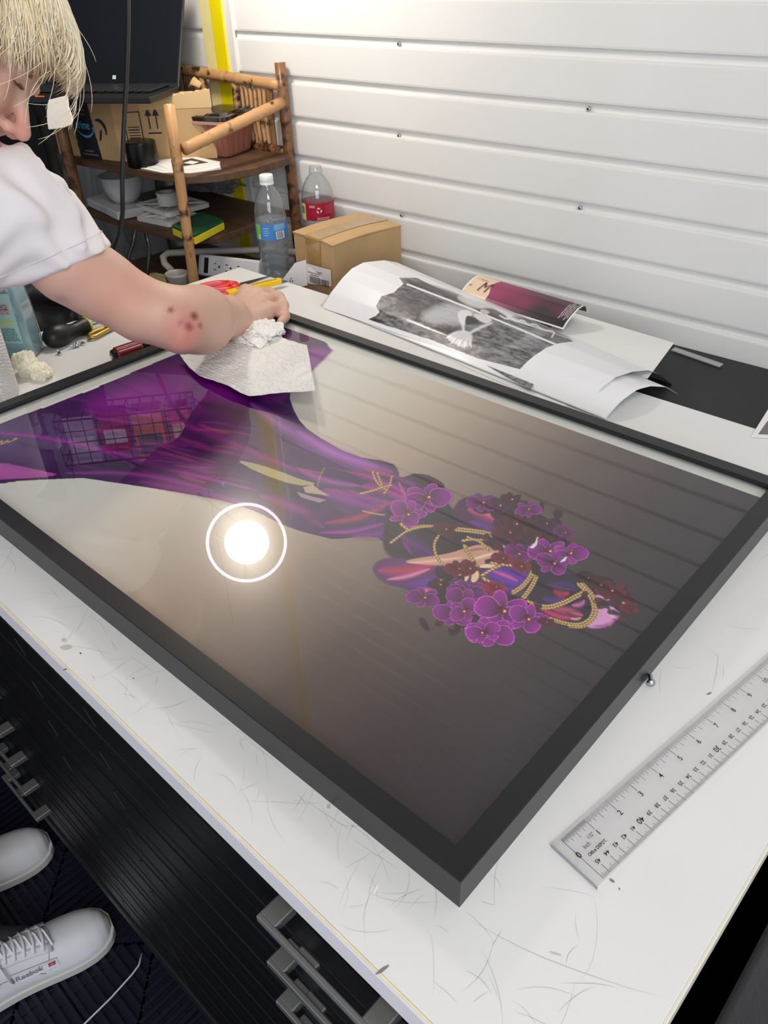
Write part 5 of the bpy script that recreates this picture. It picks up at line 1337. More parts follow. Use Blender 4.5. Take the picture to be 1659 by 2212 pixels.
# ---------------- red fluted tool handle
RH = thing('red_tool', 'dark red fluted tool handle with black ends against the frame rail', 'tool handle', onz(272, 765, 0))
ra_ = onz(250, 768, .0125); rb_ = onz(304, 750, .0125); rd = (rb_ - ra_); rL = rd.length; rd.normalize()
fl = lambda th, h: 1 + .05 * (1 if math.sin(th * 9) > .4 else 0)
mb = MB(); mb.lathe(ra_, [(.0112, 0), (.0125, .002), (.0125, rL - .003), (.011, rL)], 72, rd, wob=fl, cap=True); mb.build('handle', mat('dark red plastic', (122, 24, 28), .25, coat=.4), RH, smooth=False)
mb = MB(); mb.lathe(ra_ - rd * .007, [(.0001, 0), (.007, 0), (.0105, .002), (.0112, .0075)], 12, rd); e_ = mb.build('end_cap', m_gl, RH, smooth=False)
mb = MB(); mb.lathe(ra_ - rd * .0078, [(.0001, 0), (.0035, 0), (.0035, .0012)], 8, rd); mb.build('hex_bolt', m_screw, e_)
mb = MB(); mb.lathe(rb_, [(.0095, 0), (.006, .004), (.0075, .006), (.0075, .016), (.004, .018), (.0001, .018)], 24, rd); mb.build('collar', m_gl, RH, smooth=False)

# ---------------- spray bottle
m_blu = clear_mat('blue cleaner', (186, 232, 238), .05, 1.35, 1.4, .5, (190, 232, 238))
SP = thing('cleaner_bottle', 'flat clear bottle of light blue cleaner at the left end of the worktop', 'bottle', onz(40, 790, 0))
bR = onz(76, 776, 0); bL = bR + Vector((-.095, -.075, 0)); bx = (bR - bL); bw = bx.length; bx.normalize(); by = Vector((-bx.y, bx.x, 0)); bcen = (bR + bL) / 2 + by * .022
def ring(a, b, z): return rr_ring(bcen, bx, by, a, b, z, .012, 5)
zt = [(.0, .056, .024), (.004, .060, .027), (.07, .060, .027), (.115, .057, .026), (.135, .048, .024), (.15, .036, .02), (.165, .018, .014), (.19, .016, .014)]
mb = MB(); loft(mb, [ring(a, b, z) for z, a, b in zt]); mb.build('bottle_wall', m_pet, SP, smooth=True)
mb = MB(); loft(mb, [ring(a - .002, b - .002, z + .002) for z, a, b in zt[:4]]); mb.build('cleaner', m_blu, SP, smooth=True)
m_lb1 = mat('aqua label', (176, 222, 228), .4); m_lb2 = mat('label white', (214, 226, 226), .5); m_lb3 = mat('label teal print', (70, 110, 124), .6); m_lb4 = mat('label lime', (206, 222, 130), .5); m_lb5 = mat('label pinkish', (206, 186, 190), .5)
def LB(u, z, o=.0): return bcen + bx * u - by * (.0275 + o) + Vector((0, 0, z))
def patch(u0, u1, z0_, z1_, m, nm, par, o=.0): mb = MB(); mb.add([LB(u0, z0_, o), LB(u1, z0_, o), LB(u1, z1_, o), LB(u0, z1_, o)], [(0, 1, 2, 3)]); return mb.build(nm, m, par)
lb = patch(-.05, .052, .030, .112, m_lb1, 'label', SP)
patch(.0, .045, .078, .096, m_lb5, 'barcode_panel', lb, .0004); patch(-.03, -.005, .078, .096, m_lb2, 'text_panel', lb, .0004); patch(.006, .046, .062, .067, m_lb4, 'lime_bar', lb, .0004)
mb = MB(); rs = random.Random(11)
for row in range(9):
    z_ = .0340 + row * .0028 + (.03 if row > 7 else 0); x = -.045
    while x < .045: w = rs.uniform(.002, .006); mb.add([LB(x, z_, .0006), LB(x + w, z_, .0006), LB(x + w, z_ + .0012, .0006), LB(x, z_ + .0012, .0006)], [(0, 1, 2, 3)]); x += w + .0012
for j in range(8):
    for i in range(14):
        if rs.random() < .5: x = .006 + i * .0026; z_ = .079 + j * .002; mb.add([LB(x, z_, .0006), LB(x + .0018, z_, .0006), LB(x + .0018, z_ + .0014, .0006), LB(x, z_ + .0014, .0006)], [(0, 1, 2, 3)])
mb.build('small_print', m_lb3, lb)
mb = MB(); mb.tube([bcen + bx * -.02 + Vector((0, 0, .15)), bcen + bx * .0 - by * .0 + Vector((0, 0, .08)), bcen + bx * .045 + Vector((0, 0, .008))], .0028, 10); mb.build('dip_tube', mat('clear tube', (190, 226, 232), .3), SP, smooth=True)
# trigger spray head
mb = MB(); mb.lathe(bcen + Vector((0, 0, .188)), [(.017, 0), (.017, .02), (.012, .024)], 24, cap=True); hh = mb.build('spray_head', m_wp, SP)
mb = MB(); mb.box(bcen + Vector((0, 0, .225)) + bx * .01, (.07, .018, .022), Matrix((bx, by, Vector((0, 0, 1)))).transposed()); mb.build('nozzle', m_wp, hh, bevel=.004)

# ---------------- paper towel roll
m_tow = mat('white paper towel', (238, 236, 232), .85, bump=.0)
def emboss(m, scale, strg):
    nt = m.node_tree; b = nt.nodes['Principled BSDF']; tc = nt.nodes.new('ShaderNodeTexCoord')
    w = nt.nodes.new('ShaderNodeTexWave'); w.wave_type = 'RINGS'; w.inputs['Scale'].default_value = scale; w.inputs['Distortion'].default_value = 5; w.inputs['Detail'].default_value = 2; w.inputs['Detail Scale'].default_value = 2.5
    nt.links.new(tc.outputs['Object'], w.inputs['Vector'])
    v = nt.nodes.new('ShaderNodeTexVoronoi'); v.inputs['Scale'].default_value = 260; nt.links.new(tc.outputs['Object'], v.inputs['Vector'])
    mx = nt.nodes.new('ShaderNodeMath'); mx.operation = 'MULTIPLY_ADD'; mx.inputs[1].default_value = .4; nt.links.new(v.outputs[0], mx.inputs[0]); nt.links.new(w.outputs[1], mx.inputs[2])
    bp = nt.nodes.new('ShaderNodeBump'); bp.inputs['Strength'].default_value = strg; bp.inputs['Distance'].default_value = .0012; nt.links.new(mx.outputs[0], bp.inputs['Height']); nt.links.new(bp.outputs[0], b.inputs['Normal'])
emboss(m_tow, 48, .9)
rbz = onz(38, 860, 0); rc_ = Vector(rbz) + Vector((-.0405, -.038, 0)); RR = .0555
PR = thing('paper_towel_roll', 'white embossed paper towel roll standing at the left picture edge', 'paper towel roll', rc_)
m_roll = mat('embossed roll paper', (240, 238, 234), .85)
emboss(m_roll, 70, .8)
mb = MB(); mb.lathe(rc_, [(.021, .0005), (RR - .003, .0005), (RR, .004), (RR + .0006, .11), (RR, .209), (RR - .003, .213), (.021, .213)], 72); mb.build('paper', m_roll, PR, smooth=True)
mb = MB(); mb.lathe(rc_, [(.0205, .0005), (.0205, .213), (.0195, .213), (.0195, .0005)], 32); mb.build('cardboard_core', m_card, PR, smooth=True)

# ---------------- crumpled tissue
m_tis = mat('cream tissue', (246, 240, 220), .85, bump=.2, bscale=150)
def crumple(name, c, r, seed, m, label, sharp=1.6, amp=.42):
    bm = bmesh.new(); bmesh.ops.create_icosphere(bm, subdivisions=5, radius=1.0); rs = random.Random(seed)
    pl = [(Vector((rs.gauss(0, 1), rs.gauss(0, 1), rs.gauss(0, 1))).normalized(), rs.uniform(.62, .95)) for _ in range(34)]
    cr = [(Vector((rs.gauss(0, 1), rs.gauss(0, 1), rs.gauss(0, 1))).normalized(), rs.uniform(.05, .35), rs.uniform(-.3, .3)) for _ in range(14)]
    for v in bm.verts:
        d = v.co.normalized(); rad = 1.25
        for n_, h_ in pl:
            q = d.dot(n_)
            if q > .05: rad = min(rad, h_ / q)
        for n_, w_, o_ in cr: rad -= .10 * max(0, 1 - abs(d.dot(n_) - o_) / .07)
        rad *= 1 + .06 * noise.noise(d * 4 + Vector((seed, 0, 0)))
        p = Vector((d.x * r[0], d.y * r[1], d.z * r[2])) * rad; p.z = max(p.z, -r[2] * .55); v.co = p
    me = bpy.data.meshes.new(name); bm.to_mesh(me); bm.free(); me.materials.append(m)
    o = bpy.data.objects.new(name, me); COL.objects.link(o); o.location = Vector(c) + Vector((0, 0, r[2] * .55))
    if label: tag(o, label[0], label[1])
    return o
crumple('tissue', onz(62, 808, 0), (.028, .022, .030), 5, m_tis, ('crumpled cream tissue, the taller lump against the blue bottle', 'tissue')); bpy.data.objects['tissue']['group'] = 'crumpled tissues by the cleaner'
o = crumple('tissue', onz(90, 812, 0), (.034, .024, .017), 9, m_tis, ('flatter crumpled cream tissue beside the screwdriver', 'tissue')); o['group'] = 'crumpled tissues by the cleaner'

# ---------------- prints at the back right
m_sheetp = mat('glossy photo paper', (236, 236, 238), .3, coat=.2)
P0a = onz(697, 665, .001); P0b = onz(1278, 865, .012); axp = Vector(((P0b - P0a).x, (P0b - P0a).y, 0)).normalized()
def prof_pts(pix, P0, axp): return [onplane(x, y, P0, axp) for x, y in pix]
def resample(pts, n):
    L = [0]
    for a, b in zip(pts[:-1], pts[1:]): L.append(L[-1] + (b - a).length)
    r = []
    for i in range(n):
        s = L[-1] * i / (n - 1); k = max(0, min(len(pts) - 2, next((q for q in range(len(L) - 1) if L[q + 1] >= s - 1e-9), len(pts) - 2)))
        t = (s - L[k]) / max(1e-9, L[k + 1] - L[k]); r.append(pts[k].lerp(pts[k + 1], t))
    return r
def smooth_pts(p, it=3):
    for _ in range(it): p = [p[0]] + [p[i] * .5 + (p[i - 1] + p[i + 1]) * .25 for i in range(1, len(p) - 1)] + [p[-1]]
    return p
def curved_sheet(A, Bb, nu_, nv_, sag=0.0):
    A = smooth_pts(resample(A, nu_), 4); Bb = smooth_pts(resample(Bb, nu_), 4)
    return [[a.lerp(b, j / (nv_ - 1)) + Vector((0, 0, -sag * math.sin(PI * j / (nv_ - 1)) * math.sin(PI * i / (nu_ - 1)))) for j in range(nv_)] for i, (a, b) in enumerate(zip(A, Bb))]
nrm = Vector((-axp.y, axp.x, 0))
LA = [P0a] + prof_pts([(715, 632), (740, 600), (760, 580), (785, 567), (830, 562), (858, 567)], P0a, axp); LA += [LA[-1] + nrm * .03 + Vector((0, 0, -.022)), LA[-1] + nrm * .045 + Vector((0, 0, -.055))]
LB_ = [P0b] + prof_pts([(1300, 838), (1330, 815), (1366, 803), (1400, 800), (1424, 808)], P0b, axp)
while len(LB_) < len(LA): LB_.append(LB_[-1] + nrm * .02 + Vector((0, 0, -.014)))
G1 = curved_sheet(LA, LB_, 300, 620)
pts1 = np.array([[tuple(p) for p in row] for row in G1]).reshape(-1, 3)
ii = np.arange(300 * 620).reshape(300, 620); F1_ = np.stack([ii[:-1, :-1], ii[1:, :-1], ii[1:, 1:], ii[:-1, 1:]], -1).reshape(-1, 4)
B1 = Paint(pts1); B1.c[:] = lin((236, 236, 239))
B1.poly([(862, 600), (872, 613), (850, 632), (824, 640), (812, 662), (820, 674), (812, 682), (795, 690), (936, 736), (1031, 774), (1117, 804), (1135, 785), (1155, 768), (1180, 751), (1205, 742), (1240, 737), (1200, 722), (1100, 690), (1000, 650), (900, 600)], (104, 102, 106), smooth=0)
nzv = np.array([noise.noise(Vector((p[0] * 55, p[1] * 160, p[2] * 160))) + .6 * noise.noise(Vector((p[0] * 150, p[1] * 320, 3))) for p in pts1[::1]]) if True else 0
msk = np.abs(B1.c - np.array(lin((104, 102, 106)))).sum(1) < 1e-5
B1.c[msk] *= np.clip(1 + 1.3 * nzv[msk], .25, 2.4)[:, None]
B1.poly([(876, 612), (900, 605), (1010, 640), (1000, 665), (985, 650), (940, 632), (880, 618)], (44, 42, 44), .85, soft=3)
B1.poly([(850, 636), (885, 625), (960, 652), (930, 668), (900, 680), (860, 668)], (60, 58, 62), .6, soft=6)
B1.poly([(905, 678), (960, 656), (1000, 660), (1035, 675), (1010, 700), (960, 700), (930, 700)], (196, 196, 198), .75, soft=8)
B1.poly([(960, 712), (945, 702), (935, 715), (960, 730), (1000, 738), (1020, 720), (1000, 705)], (40, 38, 42), .85, soft=6)
B1.poly([(984, 640), (1002, 640), (1080, 668), (1060, 675), (1000, 655)], (210, 208, 210), .9, soft=2)
B1.poly([(1028, 668), (1060, 664), (1085, 676), (1100, 688), (1060, 690), (1035, 682)], (44, 42, 44), .9, soft=2)
B1.poly([(1160, 690), (1246, 738), (1200, 722), (1120, 692), (1100, 680)], (50, 48, 50), .8, soft=3)
B1.stroke([(880, 614), (1000, 660), (1040, 677), (1120, 710), (1200, 744)], 2.2, (240, 240, 240), 1, hard=True, taper=False, k=1)
B1.stroke([(1080, 682), (1095, 690), (1105, 686), (1115, 696), (1130, 690), (1140, 704), (1155, 698), (1170, 712), (1200, 716), (1192, 728)], 2.0, (236, 236, 236), .9, hard=True, taper=False, k=1)
for i in range(26):
    x = 1088 + (i * 37 % 70); y = 700 + (i * 23 % 48); B1.stroke([(x, y), (x + 18, y + 4), (x + 34, y + 12)], 1.6, (206, 206, 208), .6)
B1.poly([(988, 672), (1008, 668), (1022, 676), (1012, 690), (1000, 706), (990, 690)], (222, 220, 222), 1, soft=1); B1.poly([(1020, 676), (1050, 680), (1066, 692), (1050, 700), (1030, 690)], (214, 212, 214), 1, soft=1)
B1.stroke([(992, 680), (1000, 700), (1002, 720)], 7, (226, 224, 226), 1); B1.stroke([(1066, 696), (1040, 706), (1010, 722)], 7, (222, 220, 222), 1); B1.poly([(1006, 682), (1018, 682), (1040, 696), (1020, 700), (1004, 704)], (36, 34, 36), 1, soft=1)
B1.poly([(1034, 668), (1050, 668), (1060, 676), (1044, 682)], (190, 188, 190), 1); B1.poly([(980, 716), (1004, 712), (1022, 722), (1018, 745), (1000, 752), (980, 742), (962, 730)], (216, 214, 216), .9, soft=2)
for q in ([(962, 732), (975, 722), (990, 718)], [(972, 744), (984, 732), (994, 724)], [(988, 750), (994, 738), (1004, 730)], [(1002, 754), (1006, 740), (1010, 728)], [(1018, 752), (1016, 738), (1014, 726)]): B1.stroke(q, 4, (232, 230, 232), 1); 
for q in ([(980, 740), (990, 728)], [(996, 745), (1002, 732)], [(1010, 748), (1012, 736)]): B1.stroke(q, 2, (60, 58, 60), .8)
m_bwp = mat('glossy photo paper print', (128, 128, 128), .32, vcol=True, coat=.15)
RP = fill_mesh('curled_photo_print', pts1, F1_, m_bwp, cols=np.clip(B1.c, 0, 1)); tag(RP, 'large curled photo paper with a black and white picture of a person in reeds', 'photo print')
# blank sheet curling out from under it
Q0a = onz(692, 660, .0006); Q0b = onz(1308, 905, .004); axq = Vector(((Q0b - Q0a).x, (Q0b - Q0a).y, 0)).normalized(); nq = Vector((-axq.y, axq.x, 0))
QB = [Q0b] + prof_pts([(1322, 888), (1340, 868), (1375, 842), (1405, 834), (1440, 836), (1464, 851)], Q0b, axq)
QA = [Q0a + nq * t + Vector((0, 0, h)) for t, h in ((0, 0), (.02, .013), (.045, .028), (.075, .038), (.105, .042), (.14, .037), (.18, .02))]
G2 = curved_sheet(QA, QB, 60, 60); mb = MB(); mb.grid(G2); o = mb.build('blank_sheet', m_sheetp, smooth=True, thick=.0004); tag(o, 'blank white sheet curling out beneath the large black and white print', 'paper sheet')
# flat papers underneath
m_leo = mat('photo strip', (160, 156, 156), .35, rgb2=(18, 16, 18), vscale=90)
st_ = [(1046, 789), (1061, 784), (1153, 823), (1138, 842)]
sheet('photo_strip', [(1000, 762), (1012, 752), (1160, 818), (1147, 841)], .0075, .0005, m_leo, 'narrow print with a black and white spotted pattern under the curled print', 'photo print')
sheet('paper_sheet', [(820, 700), (1000, 700), (1300, 800), (1215, 885), (1000, 790)], .0004, .0004, m_pap, 'flat white sheet lying lowest beneath the curled prints', 'paper sheet')
# magenta poster
M0b = onz(1217, 712, .004); axm = Vector((1, .012, 0)).normalized(); nm_ = Vector((-axm.y, axm.x, 0))
MBp = [M0b] + prof_pts([(1226, 697), (1238, 681), (1250, 668), (1262, 660), (1269, 664), (1271, 676)], M0b, axm)
cp = sum(MBp, Vector()) / len(MBp)
M0a = onplane(958, 640, onz(930, 640, .02), axm)
LAx = onz(960, 606, .05); MA = [p + axm * (LAx.x - MBp[4].x) * 1.0 + Vector((0, .0, .006)) for p in MBp]
G3 = curved_sheet(MA, MBp, 120, 260); pts3 = np.array([[tuple(p) for p in row] for row in G3]).reshape(-1, 3)
ii = np.arange(120 * 260).reshape(120, 260); F3 = np.stack([ii[:-1, :-1], ii[1:, :-1], ii[1:, 1:], ii[:-1, 1:]], -1).reshape(-1, 4)
u3 = (np.arange(260) / 259)[None, :].repeat(120, 0).ravel(); v3 = (np.arange(120) / 119)[:, None].repeat(260, 1).ravel()
C3 = np.zeros((len(pts3), 3)); sx = np.interp(u3, [0, .3, .5, .7, 1], [0, 0, .4, .8, 1])
ca3, cb3 = np.array(lin((150, 44, 92))), np.array(lin((50, 40, 46)))
nz3 = np.array([noise.noise(Vector((a * 6, b * 4, 2))) for a, b in zip(u3, v3)]); w3 = np.clip(sx + .35 * nz3 + .25 * (.6 - v3), 0, 1)
C3 = ca3 * (1 - w3)[:, None] + cb3 * w3[:, None]
cream = u3 < .23 + .02 * np.sin(v3 * 9); C3[cream] = lin((226, 202, 172))
brd = (u3 < .012) | (u3 > .985) | (v3 < .03) | (v3 > .985); C3[brd] = lin((236, 234, 232))
rs = random.Random(2)
for k_ in range(5):
    uu0 = .905 + k_ * .016; a0_, a1_ = (.18 + .05 * (k_ % 3), .62 + .1 * ((k_ * 7) % 3))
    m_ = (u3 > uu0) & (u3 < uu0 + .007) & (v3 > a0_) & (v3 < a1_) & (np.sin(v3 * 160 + k_ * 3) > -.55); C3[m_] = lin((206, 200, 200))
PP = fill_mesh('magenta_poster', pts3, F3, m_bwp, cols=C3); tag(PP, 'curled poster in magenta and charcoal with a cream end, by the wall', 'poster')
# lettering on the cream end, laid on the curved sheet
def g3(u, v):
    i = max(0, min(118.99, v * 119)); j = max(0, min(258.99, u * 259)); a = G3[int(i)][int(j)].lerp(G3[int(i) + 1][int(j)], i - int(i)); return a
def curve_text(body, u0, v0, du, dv, size, m):
    cu = bpy.data.curves.new('t', 'FONT'); cu.body = body; cu.shear = .25; ob = bpy.data.objects.new('t', cu); COL.objects.link(ob); dg = bpy.context.evaluated_depsgraph_get(); dg.update()
    me = bpy.data.meshes.new_from_object(ob.evaluated_get(dg)); bm = bmesh.new(); bm.from_mesh(me); bmesh.ops.subdivide_edges(bm, edges=bm.edges, cuts=1)
    vs = [g3(u0 + v.co.x * du * size, v0 + v.co.y * dv * size) + Vector((0, -.0010, .0014)) for v in bm.verts]; bm.verts.index_update(); fs = [tuple(v.index for v in f.verts) for f in bm.faces]; bm.free()
    bpy.data.objects.remove(ob); mb = MB(); mb.add(vs, fs); return mb.build('lettering', m, PP)
m_mag = mat('maroon ink', (110, 24, 56), .5)
curve_text('M', .12, .24, .105, .34, 1.15, m_mag); curve_text('MELJIUSTIN', .08, .54, .015, .06, 1.0, m_mag); curve_text('OKS', .03, .30, .016, .07, 1.0, m_mag)
# white sheet over the gap, and the print at the right edge
mb = MB(); za = -.012
mb.prism([onz(1456, 741, za), onz(1399, 818, za + .004), onz(1180, 760, .0014), onz(1200, 665, za)], (0, 0, .0005)); o = mb.build('paper_sheet', m_pap); tag(o, 'large plain white sheet reaching from the poster over the black board', 'paper sheet')
zr = .003
pr1 = sheet('photo_print', [(1622, 944), (1700, 950), (1750, 900), (1700, 830), (1659, 885)], .0008, .0008, m_pap, 'white-bordered grey print at the right picture edge beyond the frame', 'photo print')
sheet('picture', [(1638, 938), (1700, 940), (1740, 890), (1700, 860), (1659, 908)], .0017, .0002, mat('grey photo area', (108, 98, 100), .4, var=.3, vscale=40), parent=pr1)

# ---------------- white cord on the floor, dark bag at the right
mb = MB(); FZ = FLOOR + .012
mb.tube([onz(306, 2060, FZ), onz(300, 2085, FZ), onz(285, 2105, FZ), onz(240, 2155, FZ), onz(182, 2212, FZ), onz(120, 2290, FZ)], .0016, 8); o = mb.build('charging_cable', m_wp, smooth=True); tag(o, 'thin white cable on the floor beside the white shoe', 'cable')
m_cloth2 = mat('black fabric', (22, 20, 22), .85, bump=.4, bscale=150, sheen=.3)
rows = []
for j in range(50):
    row = []
    for i in range(60):
        u, v = i / 59, j / 49
        x = .275 + .5 * v ** 1.2; y = -.55 + 1.5 * u; z = -.12 - .25 * v - .05 * noise.noise(Vector((u * 5, v * 4, 3))) * (.3 + v) + .02 * math.sin(u * 31 + 4 * v) * v
        row.append(Vector((x, y, z)))
    rows.append(row)
mb = MB(); mb.grid(rows); o = mb.build('black_cloth', m_cloth2, smooth=True, thick=.003); tag(o, 'black cloth draped beside the right end of the worktop', 'cloth')
rows = []
for j in range(2): rows.append([Vector((.275, -.55 + 1.5 * i / 20, -.12 - .78 * j)) for i in range(21)])
mb = MB(); mb.grid(rows); mb.build('hanging_side', m_cloth2, o, thick=.003)
# ================================================================== the person bending over the frame
cr, cu_, cb = Vector(R[:, 0]), Vector(R[:, 1]), Vector(R[:, 2])
al_, ps_ = math.radians(32), math.radians(15)
hU = (cr * math.sin(al_) + cu_ * math.cos(al_)).normalized()
hF = ((cr * math.cos(al_) - cu_ * math.sin(al_)) * math.cos(ps_) - cb * math.sin(ps_)).normalized()
hS = hF.cross(hU).normalized()                       # the person's right, the side that is seen
Hc = at(-124, 92, .88)
def HP(f, u, s): return Hc + hF * f + hU * u + hS * s
HM = np.array([list(hF), list(hU), list(hS)]).T
B = SDF(.012)
def c(a, b, ra, rb, k=None): B.cone(a, b, ra, rb, k)
# trunk
NB = Vector((-.79, -.15, .285)); SRr = at(18, 452, .955); SLl = Vector((-.99, -.19, .27)); CH = Vector((-.86, -.29, .165)); PV = Vector((-.88, -.50, .0))
HR, HL = Vector((-.80, -.55, -.05)), Vector((-.97, -.54, -.05)); KR, KL = Vector((-.735, -.50, -.45)), Vector((-1.0, -.48, -.45))
toeR = onz(236, 1990, FLOOR + .03); toeL = onz(104, 1812, FLOOR + .03)
AR = Vector((-.685, -.455, -.80)); AL = Vector((-.965, -.42, -.80))
c(NB, SRr, .045, .052, .03); c(NB, SLl, .045, .052, .03); c(NB, CH, .075, .115, .04); c(SRr, CH, .05, .10, .04); c(SLl, CH, .05, .10, .04); c(CH, PV, .115, .12, .04); c(HR, HL, .095, .095, .04)
c(HR, KR, .082, .055, .03); c(KR, AR, .052, .036, .03); c(HL, KL, .082, .055, .03); c(KL, AL, .052, .036, .03)
c(AR, AR + Vector((.01, .08, -.065)), .032, .022, .02); c(AL, AL + Vector((.01, .08, -.065)), .032, .022, .02)
# left arm, propped on the worktop out of the picture
EL, WL = Vector((-1.16, -.27, .14)), Vector((-1.075, -.215, .035))
c(SLl, EL, .046, .036, .02); c(EL, WL, .036, .024, .015)
for i in range(4):
    a = WL + Vector((-.03 + i * .017, .055 - .004 * abs(i - 1.5), -.012)); c(WL, a, .016, .0095, .008); c(a, a + Vector((.002 * (i - 1), .04, -.006)), .0090, .0072, .003)
c(WL, WL + Vector((.045, .03, -.01)), .015, .010, .008)
# neck and head
c(HP(-.035, -.05, 0), NB + Vector((0, .01, .01)), .054, .058, .03)
def e(f, u, s, rf, ru_, rs_, k=None): B.ell(HP(f, u, s), (rf, ru_, rs_), HM, k)
e(-.008, .030, 0, .100, .092, .076, .02); e(.035, -.030, 0, .058, .078, .056, .02)
c(HP(-.005, -.060, .045), HP(.060, -.098, .010), .022, .018, .02); c(HP(-.005, -.060, -.045), HP(.060, -.098, -.010), .022, .018, .02); e(.066, -.100, 0, .020, .018, .022, .015)
c(HP(.088, .010, 0), HP(.112, -.030, 0), .0065, .0085, .007); e(.113, -.034, 0, .010, .0090, .0095, .005); e(.101, -.038, .0115, .010, .0080, .0070, .004); e(.101, -.038, -.0115, .010, .0080, .0070, .004)
e(.087, .022, .026, .010, .008, .022, .01); e(.087, .022, -.026, .010, .008, .022, .01); e(.068, -.022, .036, .026, .026, .020, .016); e(.068, -.022, -.036, .026, .026, .020, .016)
e(.080, .002, .031, .012, .0095, .015, .005); e(.080, .002, -.031, .012, .0095, .015, .005)
e(.090, -.060, 0, .013, .0065, .019, .006); e(.088, -.072, 0, .012, .0068, .017, .006); e(-.012, -.004, .076, .018, .029, .007, .006); e(-.012, -.004, -.076, .018, .029, .007, .006)
B.dig(HP(.104, -.0455, .0078), (.0062, .0045, .0040), HM, .002); B.dig(HP(.104, -.0455, -.0078), (.0062, .0045, .0040), HM, .002)
B.dig(HP(.098, -.0665, 0), (.012, .0010, .020), HM, .002); B.dig(HP(.094, .002, .031), (.006, .0012, .012), HM, .002)
# right arm
A1, A2, A3 = at(150, 573, 1.00), at(222, 618, 1.025), at(304, 668, 1.05); E_ = at(388, 691, 1.065); E2 = at(432, 691, 1.115); W_ = at(492, 686, 1.235)
c(SRr, A1, .054, .0445, .02); c(A1, A2, .0445, .0415, .02); c(A2, A3, .0415, .0385, .02); c(A3, E_, .0385, .0385, .02); c(E_, E2, .0390, .0385, .02); c(E2, W_, .0385, .0300, .04)
c(at(395, 728, 1.045), at(380, 700, 1.05), .020, .022, .02)
# right hand closed over the towel
HPt = at(508, 676, 1.285); Hpp = at(522, 700, 1.262)
c(W_, HPt, .0285, .0235, .016); c(W_, Hpp, .0275, .0205, .016)
M_ = [at(531, 630, 1.345), at(555, 636, 1.35), at(577, 648, 1.338), at(588, 668, 1.315)]
Pp = [at(560, 634, 1.395), at(584, 633, 1.398), at(603, 641, 1.378), at(611, 664, 1.345)]
Dd = [at(574, 655, 1.395), at(600, 652, 1.400), at(614, 660, 1.380), at(617, 684, 1.338)]
Tt = [at(572, 672, 1.375), at(596, 674, 1.385), at(608, 682, 1.365), at(606, 697, 1.320)]
def up_to(p, r):                                  # keep a joint clear of the frame and glass it works on
    v = (Vector(CAM) - p).normalized(); p = p.copy()
    while p.z < FT + r + .0015: p += v * .001
    return p
rr = [(.0125, .0100, .0088, .0078), (.0128, .0102, .0090, .0080), (.0120, .0098, .0088, .0078), (.0112, .0090, .0082, .0072)]
for L_ in (M_, Pp, Dd, Tt):
    for i in range(4): L_[i] = up_to(L_[i], rr[i][(M_, Pp, Dd, Tt).index(L_)])
for i in range(4):
    c(HPt if i < 2 else Hpp, M_[i], .0175, rr[i][0], .010); c(M_[i], Pp[i], rr[i][0], rr[i][1], .004); c(Pp[i], Dd[i], rr[i][1], rr[i][2], .0025); c(Dd[i], Tt[i], rr[i][2], rr[i][3], .0025)
c(HPt, up_to(at(545, 668, 1.318), .016), .020, .016, .012); c(Hpp, up_to(at(572, 684, 1.30), .013), .018, .013, .010)
th1, th2 = up_to(at(522, 655, 1.345), .0125), up_to(at(548, 662, 1.372), .0105); c(HPt, th1, .016, .0125, .008); c(th1, th2, .0125, .0105, .004); c(th2, up_to(at(568, 676, 1.37), .0085), .0100, .0085, .003)
# tendons and veins on the back of the hand
for a, b_, r_ in ((at(505, 664, 1.262), at(534, 624, 1.330), .0028), (at(512, 668, 1.258), at(558, 630, 1.333), .0026), (at(520, 676, 1.252), at(576, 642, 1.320), .0026), (at(525, 690, 1.245), at(586, 662, 1.300), .0024), (at(516, 684, 1.246), at(545, 650, 1.300), .0018), (at(545, 650, 1.300), at(562, 640, 1.322), .0018)):
    c(a, b_, r_, r_, .007)
Pb, Fb = B.mesh((-1.3, -.75, -.92), (-.5, .55, .62), .0034)
Pb = relax(Pb, Fb, 2, .5)
pq = project(Pb); dep = -((Pb - CAM) @ R)[:, 2]
skin = np.array(lin((208, 168, 148))); Cb = np.tile(skin, (len(Pb), 1))
nz_ = np.array([noise.noise(Vector(p) * 22) for p in Pb]); Cb *= (1 + np.outer(nz_, (.03, .10, .12)))
def spot(px, py, r, col, a, soft=1.0):
    i = np.nonzero((abs(pq[:, 0] - px) < 8) & (abs(pq[:, 1] - py) < 8))[0]
    if not len(i): return
    c0 = Pb[i[np.argmin(dep[i])]]; d = np.linalg.norm(Pb - c0, axis=1); w = np.clip(1 - d / r, 0, 1) ** soft * a
    Cb[:] = Cb * (1 - w[:, None]) + np.array(lin(col)) * w[:, None]
for q in ((400, 735, .045, (196, 108, 96), .75), (290, 640, .06, (206, 130, 112), .45), (180, 620, .05, (198, 132, 124), .4), (410, 700, .035, (176, 96, 92), .45), (376, 666, .0055, (128, 52, 52), .95, .6), (428, 689, .0075, (120, 44, 52), 1, .6), (416, 704, .0075, (142, 52, 56), .9, .6), (397, 702, .005, (160, 84, 78), .7, .7),
          (440, 702, .0055, (132, 62, 62), .8, .6), (393, 709, .004, (168, 96, 88), .6), (610, 668, .02, (206, 130, 120), .5), (600, 642, .018, (210, 134, 124), .5), (132, 652, .012, (120, 110, 140), .35), (535, 640, .03, (214, 160, 140), .3)):
    spot(*q)
i = np.linalg.norm(Pb - np.array(HP(.11, -.034, 0)), axis=1); w = np.clip(1 - i / .03, 0, 1)[:, None] * .6; Cb = Cb * (1 - w) + np.array(lin((206, 120, 116))) * w
